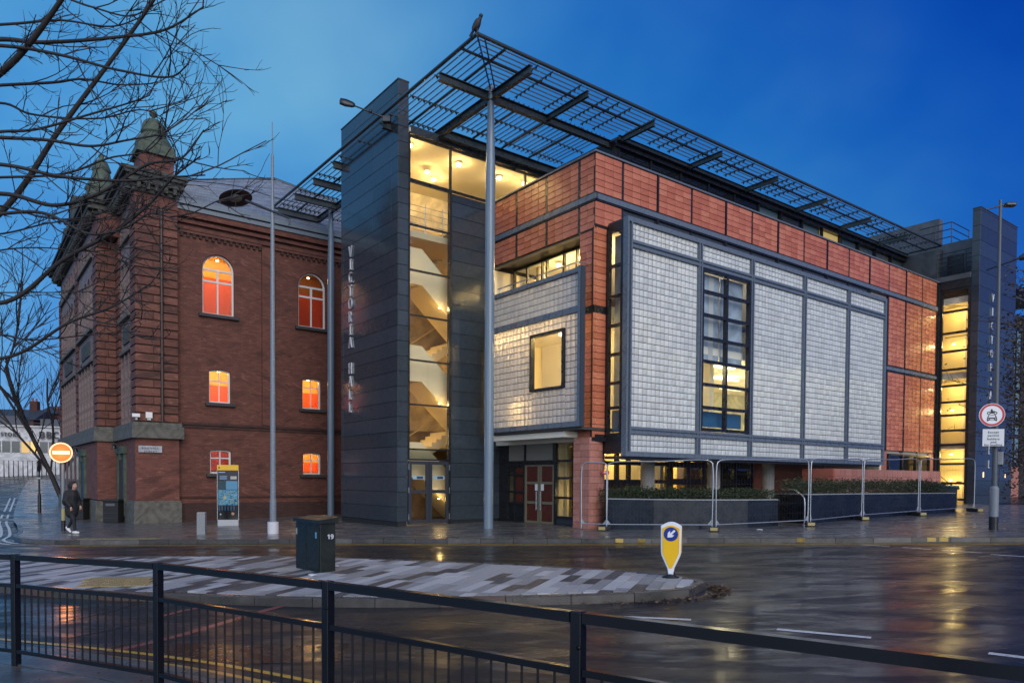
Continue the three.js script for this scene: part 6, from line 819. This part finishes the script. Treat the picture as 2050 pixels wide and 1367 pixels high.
{ // bare tree whose branches reach in from the left; its trunk stands just outside the frame
  const D0 = 7.2, base = V(-8.6, 0, -7.8); base.y = gnd(base.x, base.z) + 0.12; const o = thing('bare_tree', 'bare winter tree whose dark wet branches reach in from the upper left', 'tree', base);
  const rel = (p) => p.clone().sub(base); const fork = rel(V(-8.4, 3.4, -7.7));
  obj('trunk', limb([V(0, -0.1, 0), V(0.06, 1.6, 0.02), fork, rel(V(-8.1, 6.2, -7.4)), rel(V(-7.6, 9, -7.2))], 0.17, 0.07, 12), M_bark, o);
  const br = [ // px, py of main branches, then start depth and end depth, radius
    [[-330, 640], [0, 430], [120, 255], [265, 60], [350, -60], 7.4, 6.6, 0.05], [[-330, 560], [-60, 200], [40, 110], [130, -10], [200, -120], 7.3, 6.4, 0.06],
    [[-300, 100], [0, 76], [80, 84], [230, 72], [330, 60], [410, 10], 7.2, 6.6, 0.034], [[-300, 60], [20, 45], [120, 42], [230, 50], [300, 28], 7.4, 7.0, 0.022],
    [[-300, 90], [0, 90], [120, 112], [240, 140], [340, 155], [374, 128], 7.0, 6.2, 0.026], [[-280, 190], [0, 168], [110, 165], [160, 158], [240, 170], [305, 168], 7.3, 7.0, 0.024],
    [[-250, 230], [0, 208], [60, 226], [200, 236], [280, 220], [330, 238], 7.6, 7.2, 0.02], [[-300, 290], [0, 262], [70, 258], [180, 230], [260, 205], [302, 190], 6.9, 6.4, 0.022],
    [[-280, 260], [0, 275], [90, 282], [180, 294], [250, 282], [330, 270], 6.6, 6.0, 0.026], [[-300, 320], [0, 330], [120, 350], [250, 360], [340, 352], [408, 350], 6.4, 5.8, 0.026],
    [[-280, 420], [0, 385], [110, 410], [190, 392], [300, 330], [362, 318], [405, 260], 6.8, 6.2, 0.03], [[-300, 520], [0, 608], [130, 520], [230, 460], [300, 405], [345, 352], [398, 310], 6.6, 5.9, 0.03],
    [[-300, 470], [0, 430], [90, 428], [180, 470], [250, 455], [300, 428], [350, 436], 6.2, 5.6, 0.022], [[-300, 640], [0, 720], [140, 648], [230, 610], [305, 566], 6.3, 5.7, 0.024],
    [[-260, 560], [0, 500], [80, 495], [180, 502], [320, 490], 7.2, 6.9, 0.014], [[-260, 590], [0, 584], [140, 585], [262, 578], 7.0, 6.8, 0.012], [[-280, 640], [0, 672], [60, 678], [190, 668], [280, 662], 6.5, 6.2, 0.016],
    [[-280, 480], [0, 470], [100, 448], [200, 442], [330, 430], 7.5, 7.2, 0.016], [[-300, 360], [0, 352], [130, 345], [220, 318], [300, 300], [345, 240], 7.1, 6.7, 0.02], [[-260, 10], [60, -20], [180, 10], [260, 30], [305, 8], 7.3, 7.0, 0.02], [[-280, 400], [0, 410], [90, 438], [200, 436], [262, 415], 6.9, 6.6, 0.018],
  ];
  let tw = [];
  const twig = (p, d, len, r, lvl) => { const q = [p]; let c = p.clone(), dir = d.clone(); for (let k = 0; k < 3; k++) { dir.add(V(rr(-0.25, 0.25), rr(-0.18, 0.28), rr(-0.25, 0.25))).normalize(); c = c.clone().addScaledVector(dir, len / 3); q.push(c); } tw.push(limb(q, r, r * 0.55, 4)); if (lvl > 0) { const n = 2 + Math.floor(rnd() * 3); for (let k = 0; k < n; k++) { const t = q[1 + Math.floor(rnd() * 3)], dd = dir.clone().add(V(rr(-0.8, 0.8), rr(-0.5, 0.9), rr(-0.8, 0.8))).normalize(); twig(t, dd, len * rr(0.35, 0.6), r * 0.65, lvl - 1); } } };
  br.forEach((b, bi) => { const r = b[b.length - 1], d1 = b[b.length - 2], d0 = b[b.length - 3], px = b.slice(0, -3), pts = px.map(([x, y], i) => rel(at(x + rr(-3, 3), y + rr(-3, 3), lerp(d0, d1, i / (px.length - 1)))));
    const attach = fork.clone().lerp(rel(V(-7.9, 7.2, -7.3)), clamp((pts[0].y - 2.5) / 5)); obj('branch', limb([attach, ...pts], r * 0.85, r * 0.2, 7), M_bark, o);
    const c = new THREE.CatmullRomCurve3(pts, false, 'centripetal'), L2 = c.getLength(), n = Math.round(L2 / 0.17); for (let k = 0; k < n; k++) { const t = lerp(0.22, 1, (k + rnd()) / n), p = c.getPoint(t), tg = c.getTangent(t); const s = k % 2 ? 1 : -1; const d = tg.clone().add(V(rr(-0.4, 0.4), s * rr(0.25, 0.85), rr(-0.9, 0.9))).normalize(); const big = rnd() < 0.2; twig(p, d, big ? rr(0.35, 0.75) : rr(0.08, 0.28), big ? 0.0065 : 0.0045, big ? 2 : 1); } });
  tag(obj('twigs', tw, M_twig, o), null, null, null, 'stuff');
}
function bareTree(label, base, H, r, spread, levels, density, leanX, leanZ = 0) { // recursive winter tree
  const o = thing('bare_tree', label, 'tree', base), tws = []; let count = 0;
  const grow = (p, d, len, rad, lvl) => { const q = [p.clone()], n = 4; let c = p.clone(), dir = d.clone(); for (let k = 0; k < n; k++) { dir.add(V(rr(-0.16, 0.16), rr(-0.04, 0.16), rr(-0.16, 0.16))).normalize(); c = c.clone().addScaledVector(dir, len / n); q.push(c); }
    const g = limb(q, rad, rad * 0.6, lvl > 3 ? 8 : 4); if (lvl >= levels) obj('trunk', g, M_bark, o); else if (lvl >= levels - 1) obj('branch', g, M_bark, o); else tws.push(g);
    if (lvl > 0) { const m = lvl === levels ? 6 : density; for (let k = 0; k < m; k++) { const t = lvl === levels ? 0.35 + 0.65 * k / (m - 1) : rr(0.25, 1), s = q[Math.min(n, Math.floor(t * n + 0.001))]; const a = rr(0, 6.28), sp = spread * rr(0.6, 1.2); const dd = dir.clone().add(V(Math.cos(a) * sp, rr(-0.1, 0.45), Math.sin(a) * sp)).normalize(); grow(s, dd, len * rr(0.5, 0.75), rad * 0.52, lvl - 1); } } };
  grow(V(0, -0.2, 0), V(leanX, 1, leanZ).normalize(), H, r, levels); tag(obj('twigs', tws, M_twig, o), null, null, null, 'stuff'); return o;
}
{ const b = at(128, 890, 44); b.y = gnd(b.x, b.z); bareTree('bare leaning tree behind the old hall, its fine branches fanning left', b, 8.6, 0.15, 0.85, 4, 4, -0.24, 0.0); }
{ // dark leafy tree at the right edge
  const b = at(2120, 1000, 24); b.y = gnd(b.x, b.z); const o = thing('leafy_tree', 'dark tree with brown leaves and thin branches at the right edge', 'tree', b), tws = [], tips = [];
  obj('trunk', limb([V(0, -0.2, 0), V(0.1, 2, 0), V(-0.1, 4.5, 0.1), V(0.1, 7.5, 0)], 0.16, 0.05, 10), M_bark, o);
  const ends = [[2040, 560, 23], [1900, 760, 22], [1955, 700, 22.5], [1890, 860, 22.4], [1935, 640, 23], [1980, 800, 22], [1920, 810, 21.6], [1990, 690, 24], [2030, 640, 24], [2020, 760, 23.5], [1960, 880, 23], [2045, 900, 23.5], [2060, 700, 24.5], [2030, 840, 24]];
  for (const [x, y, d] of ends) { const e = at(x, y, d).sub(b), s = V(rr(-0.1, 0.1), clamp(e.y - rr(0.2, 1.6), 1.2, 7), 0), m = s.clone().lerp(e, 0.5).add(V(rr(-0.2, 0.2), rr(0.0, 0.4), rr(-0.3, 0.3))); const pts = [s, m, e]; obj('branch', limb(pts, 0.035, 0.008, 6), M_bark, o); const c = new THREE.CatmullRomCurve3(pts); for (let k = 0; k < 26; k++) { const t = rr(0.3, 1), p = c.getPoint(t), q = p.clone().add(V(rr(-0.5, 0.4), rr(-0.35, 0.45), rr(-0.4, 0.4))); tws.push(limb([p, p.clone().lerp(q, 0.5).add(V(0, 0.05, 0)), q], 0.007, 0.003, 4)); if (x > 2000 || rnd() < 0.16) for (let j = 0; j < (x > 2000 ? 16 : 4); j++) tips.push(q.clone().add(V(rr(-0.3, 0.3), rr(-0.3, 0.25), rr(-0.3, 0.3)))); } }
  for (let k = 0; k < 3400; k++) { const e = at(rr(2012, 2120), rr(640, 1010), rr(23, 25.4)).sub(b); if (noise.noise(e.x * 1.3, e.y * 1.3, e.z * 1.3) > -0.12) tips.push(e); }
  tag(obj('twigs', tws, M_twig, o), null, null, null, 'stuff');
  const ms = [[0.035, 0.02, 0.014], [0.05, 0.028, 0.016], [0.025, 0.02, 0.014]].map((c) => S(...c, 0.6, { side: THREE.DoubleSide })), dm = new THREE.Object3D(), per = Math.ceil(tips.length / 3);
  ms.forEach((m, k) => { const part = tips.slice(k * per, (k + 1) * per), im = new THREE.InstancedMesh(leafG, m, part.length); part.forEach((p, i) => { dm.position.copy(p); dm.rotation.set(rr(0, 6), rr(0, 6), rr(0, 6)); dm.scale.setScalar(rr(0.07, 0.14)); dm.updateMatrix(); im.setMatrixAt(i, dm.matrix); }); im.name = childName(o, 'leaves'); im.userData.kind = 'stuff'; im.castShadow = im.receiveShadow = true; o.add(im); });
}
// ---------------------------------------------------------------- far buildings at the left
{
  const dep = 74, a = at(-160, 855, dep), b = at(150, 862, dep + 6), u = b.clone().sub(a).setY(0), len = u.length(); u.normalize(); const turn = -Math.atan2(u.z, u.x), y0 = gnd(a.x, a.z), p = a.clone().setY(y0), H = at(20, 846, dep).y - y0;
  const o = thing('white_office_block', 'low white office building with vertical fins and dark letters at the far left', 'building', p, turn), wM = S(0.62, 0.63, 0.64, 0.6, { map: grainBig }), gl = S(0.03, 0.045, 0.05, 0.15); const X = (px) => (px + 160) / 310 * len, k = dep / FOCAL;
  obj('wall', [box(0, len, H - 3.6, H, -6, -0.15), box(0, len, H - 0.15, H, -0.2, 0.05)], wM, o); obj('lower_storey', box(0, len, -1, H - 3.6, -6, -0.6), S(0.02, 0.022, 0.026, 0.6), o); obj('band', [box(0, len, H - 3.75, H - 3.35, -0.15, 0.06)], wM, o);
  for (let i = 0; i < 16; i++) { const x0 = (i + 0.5) / 16 * len, lit = i === 10 || i === 11, wdw = grp('window', o); obj('pane', box(x0 - 0.36, x0 + 0.36, H - 2.9, H - 1.7, -0.15, -0.13), lit ? S(0.3, 0.2, 0.08, 0.4, { emissive: C(1, 0.6, 0.15), emissiveIntensity: i === 11 ? 0.8 : 0.45 }) : gl, wdw); obj('frame', [box(x0 - 0.42, x0 - 0.36, H - 2.95, H - 1.65, -0.16, -0.08), box(x0 + 0.36, x0 + 0.42, H - 2.95, H - 1.65, -0.16, -0.08)], wM, wdw); const w2 = grp('window', o); obj('pane', box(x0 - 0.5, x0 + 0.5, H - 5.9, H - 3.75, -0.62, -0.58), S(0.06, 0.11, 0.12, 0.2), w2); }
  for (let i = 0; i <= 32; i++) { const x0 = i / 32 * len; obj('fin', [extrude([[x0 - 0.17, H - 3.75], [x0 + 0.17, H - 3.75], [x0 + 0.12, H - 6.4], [x0, H - 6.75], [x0 - 0.12, H - 6.4]], 0.5, 0.02).translate(0, 0, -0.5)], wM, o); }
  const t1 = text('STOKE', 0.42, 0.08), t2 = text('BBC', 0.72, 0.1), lt = S(0.012, 0.014, 0.02, 0.5); t1.translate(X(13.5), H - 1.0, 0.05); t2.translate(X(94), H - 0.95, 0.05); obj('wall_lettering', uvm(t1), lt, o); obj('wall_lettering', uvm(t2), lt, o);
  obj('roof_housing', [box(X(-40), X(38), H, H + 1.1, -5, -2), box(X(70), X(110), H, H + 0.9, -5, -2)], S(0.05, 0.06, 0.075, 0.6), o); obj('roof_railing', [0.4, 0.8].map((h) => cyl(V(X(36), H + h, -2), V(X(70), H + h, -2), 0.03)), M.dark, o);
}
function farHouse(px, py, w, h, dep, label, col) { const p = at(px, py, dep), g0 = gnd(p.x, p.z), o = thing('far_house', label, 'house', p.clone().setY(g0), 0.1), e = p.y - g0; obj('wall', box(-w / 2, w / 2, -2, e, -6, 0), S(...col, 0.8, { map: brickMap }), o); const rf = extrude([[-0.3, e - 0.05], [0.3, e - 0.05], [-3, e + h], [-6.3, e - 0.05]].map(([a, b]) => [a, b]), w + 0.6, 0.02); rf.rotateY(-Math.PI / 2); rf.translate(w / 2 + 0.3, 0, 0); rf.scale(1, 1, 1); obj('roof', uvm(rf), S(0.03, 0.034, 0.042, 0.6), o); const ch = obj('chimney', [box(w * 0.2, w * 0.2 + 0.9, e, e + h + 1.1, -3.4, -2.6)], S(0.12, 0.05, 0.04, 0.8, { map: brickMap }), o); obj('chimney_pot', [0.2, 0.65].map((k) => cyl(V(w * 0.2 + k, e + h + 1.1, -3), V(w * 0.2 + k, e + h + 1.5, -3), 0.13, 0.11, 8)), S(0.2, 0.08, 0.05, 0.7), ch); }
farHouse(15, 838, 6, 1.4, 92, 'dark roofed house with a brick wall at the far left edge', [0.12, 0.07, 0.05]); farHouse(70, 846, 5, 1.0, 96, 'dark flat looking roof behind the white building', [0.06, 0.06, 0.065]); farHouse(118, 828, 5, 1.2, 98, 'red chimneyed house just left of the old brick hall', [0.14, 0.05, 0.04]);
// overhead cable from the cornice to the tower
tag(obj('overhead_cable', tube([at(378, 362, 30), at(470, 372, 30), at(560, 398, 29.6), at(700, 428, 29)], 0.016, 6, 40), M.black), 'thin black cable sagging across the slate roof', 'cable');
// ---------------------------------------------------------------- person walking
{
  const p = G(143, 1068), o = thing('person', 'person in dark hooded coat with backpack and white trainers walking past the old hall', 'person', p, -0.3);
  // skeleton in metres, facing +x locally before the turn; z to the right
  const J = { hip: V(0, 0.86, 0), chest: V(0.03, 1.25, 0), neck: V(0.05, 1.42, 0), head: V(0.09, 1.54, 0) };
  const caps = [[J.hip, J.chest, 0.145, 0.16], [J.chest, J.neck, 0.15, 0.075], [V(0.0, 0.75, 0), J.hip, 0.16, 0.15], [V(0.02, 1.33, 0.15), V(-0.02, 1.08, 0.21), 0.07, 0.06], [V(-0.02, 1.08, 0.21), V(0.12, 0.9, 0.17), 0.058, 0.045], [V(0.02, 1.33, -0.15), V(0.04, 1.08, -0.21), 0.07, 0.06], [V(0.04, 1.08, -0.21), V(0.17, 0.93, -0.15), 0.058, 0.045]];
  const legs = [[V(0, 0.82, 0.08), V(0.16, 0.48, 0.08), 0.085, 0.06], [V(0.16, 0.48, 0.08), V(0.22, 0.1, 0.08), 0.058, 0.042], [V(0, 0.82, -0.08), V(-0.05, 0.46, -0.08), 0.085, 0.06], [V(-0.05, 0.46, -0.08), V(-0.26, 0.16, -0.08), 0.058, 0.042]];
  const field = (list, size, cen, res, k = 0.04) => { const mc = new MarchingCubes(res, new THREE.MeshBasicMaterial(), false, false, 60000); mc.isolation = 0; const ab = V(0, 0, 0), ap = V(0, 0, 0), q = V(0, 0, 0); for (let z = 0; z < res; z++) for (let y = 0; y < res; y++) for (let x = 0; x < res; x++) { q.set(cen.x + (x / res * 2 - 1) * size, cen.y + (y / res * 2 - 1) * size, cen.z + (z / res * 2 - 1) * size); let s = 0; for (const [a, b, r0, r1] of list) { ab.copy(b).sub(a); ap.copy(q).sub(a); const t = clamp(ap.dot(ab) / Math.max(1e-9, ab.lengthSq())); s += Math.exp(-(ap.addScaledVector(ab, -t).length() - lerp(r0, r1, t)) / k); } mc.field[z * res * res + y * res + x] = s > 0 ? k * Math.log(s) : -1; } mc.update(); const n = mc.count, g = new THREE.BufferGeometry(); g.setAttribute('position', new THREE.BufferAttribute(mc.positionArray.slice(0, n * 3), 3)); g.setAttribute('normal', new THREE.BufferAttribute(mc.normalArray.slice(0, n * 3), 3)); g.scale(size, size, size); g.translate(cen.x, cen.y, cen.z); return uvm(g); };
  const skin = S(0.42, 0.24, 0.18, 0.6), coat = S(0.014, 0.015, 0.019, 0.75, { map: grain }), legM = S(0.012, 0.013, 0.016, 0.8);
  const face = [[V(0.1, 1.545, 0), V(0.1, 1.58, 0), 0.082, 0.085], [V(0.125, 1.49, 0), V(0.12, 1.52, 0), 0.05, 0.06], [V(0.185, 1.54, 0), V(0.195, 1.525, 0), 0.013, 0.017], [V(0.06, 1.4, 0), V(0.08, 1.5, 0), 0.055, 0.055]];
  const hands = [0.17, -0.15].flatMap((z, i) => { const c = i ? V(0.19, 0.9, -0.145) : V(0.14, 0.87, 0.165), l = [[c, c.clone().add(V(0.02, -0.05, 0)), 0.026, 0.03]]; for (let f = 0; f < 4; f++) { const a = c.clone().add(V(0.02, -0.06, (f - 1.5) * 0.018)); l.push([a, a.clone().add(V(0.012, -0.04 - 0.006 * (f === 1 || f === 2), 0)), 0.009, 0.0085], [a.clone().add(V(0.012, -0.04, 0)), a.clone().add(V(-0.004, -0.066, 0)), 0.0085, 0.008]); } l.push([c.clone().add(V(0.03, -0.02, 0)), c.clone().add(V(0.05, -0.055, 0)), 0.01, 0.009]); return l; });
  obj('body', [field([...caps.map(([a, b, r, s]) => [a, b, r * 0.86, s * 0.86]), ...legs.map(([a, b, r, s]) => [a, b, r * 0.85, s * 0.85]), ...face], 0.95, V(0, 0.85, 0), 96, 0.022), field(hands, 0.3, V(0.15, 0.87, 0), 100, 0.006)], skin, o);
  obj('coat', field([...caps, [V(0.0, 0.66, 0), V(0, 0.8, 0), 0.17, 0.165]], 0.75, V(0, 1.05, 0), 84, 0.035), coat, o); obj('trousers', field(legs, 0.6, V(0, 0.45, 0), 70, 0.025), legM, o);
  { const hd = field([[V(0.045, 1.575, 0), V(0.06, 1.6, 0), 0.115, 0.105], [V(0.01, 1.42, 0), V(0.03, 1.54, 0), 0.1, 0.11]], 0.3, V(0.05, 1.52, 0), 56, 0.03); obj('hood', hd, coat, o); }
  obj('hair', field([[V(0.135, 1.62, -0.03), V(0.14, 1.615, 0.04), 0.03, 0.028], [V(0.125, 1.6, -0.06), V(0.12, 1.5, -0.065), 0.02, 0.015], [V(0.125, 1.6, 0.06), V(0.12, 1.5, 0.065), 0.02, 0.015]], 0.16, V(0.12, 1.56, 0), 48, 0.012), S(0.05, 0.03, 0.02, 0.7), o);
  obj('eye', [-0.032, 0.032].map((z) => new THREE.SphereGeometry(0.011, 8, 6).translate(0.176, 1.56, z)), S(0.03, 0.025, 0.02, 0.3), o); obj('mouth', new THREE.SphereGeometry(0.018, 8, 6).scale(0.4, 0.25, 1).translate(0.178, 1.492, 0), S(0.25, 0.09, 0.08, 0.6), o);
  obj('backpack', field([[V(-0.2, 1.02, 0), V(-0.17, 1.3, 0), 0.14, 0.12]], 0.4, V(-0.18, 1.15, 0), 40, 0.03), S(0.02, 0.021, 0.024, 0.7), o); obj('strap', [-0.1, 0.1].map((z) => tube([V(-0.1, 1.38, z), V(0.04, 1.43, z), V(0.17, 1.3, z), V(0.14, 1.1, z), V(-0.05, 1.0, z * 1.5)], 0.014, 6, 20)), S(0.03, 0.03, 0.033, 0.7), o);
  const shoe = (x, y, z, rot) => { const g = field([[V(-0.08, 0.055, 0), V(0.0, 0.06, 0), 0.04, 0.042], [V(0, 0.045, 0), V(0.12, 0.035, 0), 0.04, 0.034]], 0.2, V(0.02, 0.05, 0), 40, 0.015); g.rotateZ(rot); g.translate(x, y, z); return g; };
  obj('trainer', shoe(0.24, 0.0, 0.08, 0.1), S(0.7, 0.68, 0.64, 0.6), o); obj('trainer', shoe(-0.27, 0.09, -0.08, -0.6), S(0.7, 0.68, 0.64, 0.6), o);
}
{ // bird on the canopy corner
  const q = L(XL, CY0 + 0.06, ZF), o = thing('pigeon', 'dark bird perched on the top corner of the canopy', 'bird', q, -0.6); const m = S(0.02, 0.021, 0.026, 0.6);
  const b = new THREE.SphereGeometry(0.1, 16, 12); b.scale(0.8, 1.75, 0.8); b.rotateZ(-0.5); b.translate(0, 0.19, 0); const h = new THREE.SphereGeometry(0.055, 12, 10); h.translate(0.12, 0.38, 0); const n = cyl(V(0.07, 0.28, 0), V(0.11, 0.36, 0), 0.055, 0.045, 10); const bk = cyl(V(0.16, 0.38, 0), V(0.21, 0.365, 0), 0.014, 0.003, 6); const tl = new THREE.BoxGeometry(0.08, 0.24, 0.02); tl.rotateZ(-0.75); tl.translate(-0.17, 0.03, 0);
  obj('body', [b, h, n], m, o); obj('beak', bk, S(0.06, 0.05, 0.03, 0.5), o); obj('tail', uvm(tl), m, o); obj('wing', [-1, 1].map((s) => { const g = new THREE.SphereGeometry(0.09, 12, 8); g.scale(0.75, 1.8, 0.25); g.rotateZ(-0.6); g.translate(-0.03, 0.17, s * 0.07); return g; }), S(0.03, 0.031, 0.036, 0.6), o); obj('leg', [-0.03, 0.03].map((z) => cyl(V(0.02, -0.02, z), V(0.02, 0.06, z), 0.008, 0.008, 6)), S(0.12, 0.05, 0.04, 0.6), o);
}
// ---------------------------------------------------------------- litter and leaves
{
  const dm = new THREE.Object3D(), ms = [[0.09, 0.045, 0.02], [0.05, 0.03, 0.018], [0.13, 0.08, 0.03]].map((c) => S(...c, 0.6, { side: THREE.DoubleSide })); const lf = thing('fallen_leaves', 'drift of wet brown leaves against the rounded island kerb', 'leaves', V(2.6, gnd(2.6, -10.6), -10.6)); lf.userData.kind = 'stuff';
  const tip = new THREE.CatmullRomCurve3([[0.6, -9.95], [1.3, -9.96], [2.1, -10.1], [2.85, -10.5], [3.12, -11.0], [3.1, -11.3]].map(([x, z]) => V(x, 0, z)));
  ms.forEach((m) => { const im = new THREE.InstancedMesh(leafG, m, 190); for (let i = 0; i < 190; i++) { const t = Math.pow(rnd(), 0.45), q = tip.getPoint(t), x = q.x + rr(-0.04, 0.13) * (t > 0.5 ? 1.5 : 1), z = q.z + rr(-0.03, 0.13); dm.position.set(x - 2.6, gnd(x, z) - gnd(2.6, -10.6) + rr(0.005, 0.05), z + 10.6); dm.rotation.set(rr(-0.5, 0.5), rr(0, 6.3), rr(-0.5, 0.5)); dm.scale.setScalar(rr(0.03, 0.07)); dm.updateMatrix(); im.setMatrixAt(i, dm.matrix); } im.name = childName(lf, 'leaves'); im.userData.kind = 'stuff'; im.castShadow = im.receiveShadow = true; lf.add(im); });
  [[625, 1152, 0.09, 'larger white paper scrap in front of the green cabinet', 0.13], [672, 1134, 0.05, 'small white scrap just right of the green cabinet', 0.13], [908, 1195, 0.09, 'crumpled white litter at the island kerb', 0.005], [925, 1210, 0.04, 'small white litter on the road below the island kerb', 0.005], [1521, 1061, 0.07, 'pale litter at the foot of the fence on the pavement', 0.125], [1295, 1192, 0.06, 'pink white litter among the leaves at the island kerb', 0.01]].forEach(([x, y, s, l, up]) => { const p = G(x, y, up), o = thing('litter', l, 'litter', p, rr(0, 3)), g = new THREE.IcosahedronGeometry(s, 1), q = g.attributes.position; for (let i = 0; i < q.count; i++) { const k = 1 + 0.5 * noise.noise(q.getX(i) * 31 + x, q.getY(i) * 31, q.getZ(i) * 31); q.setXYZ(i, q.getX(i) * k * 1.3, Math.max(-0.002, q.getY(i) * 0.25 * k + 0.012), q.getZ(i) * k * 0.8); } g.computeVertexNormals(); obj('scrap', uvm(g), S(0.62, 0.62, 0.64, 0.7), o); });
}
scene.traverse((o) => { if (o.isMesh) { o.castShadow = true; o.receiveShadow = true; } });
renderer.render(scene, camera);
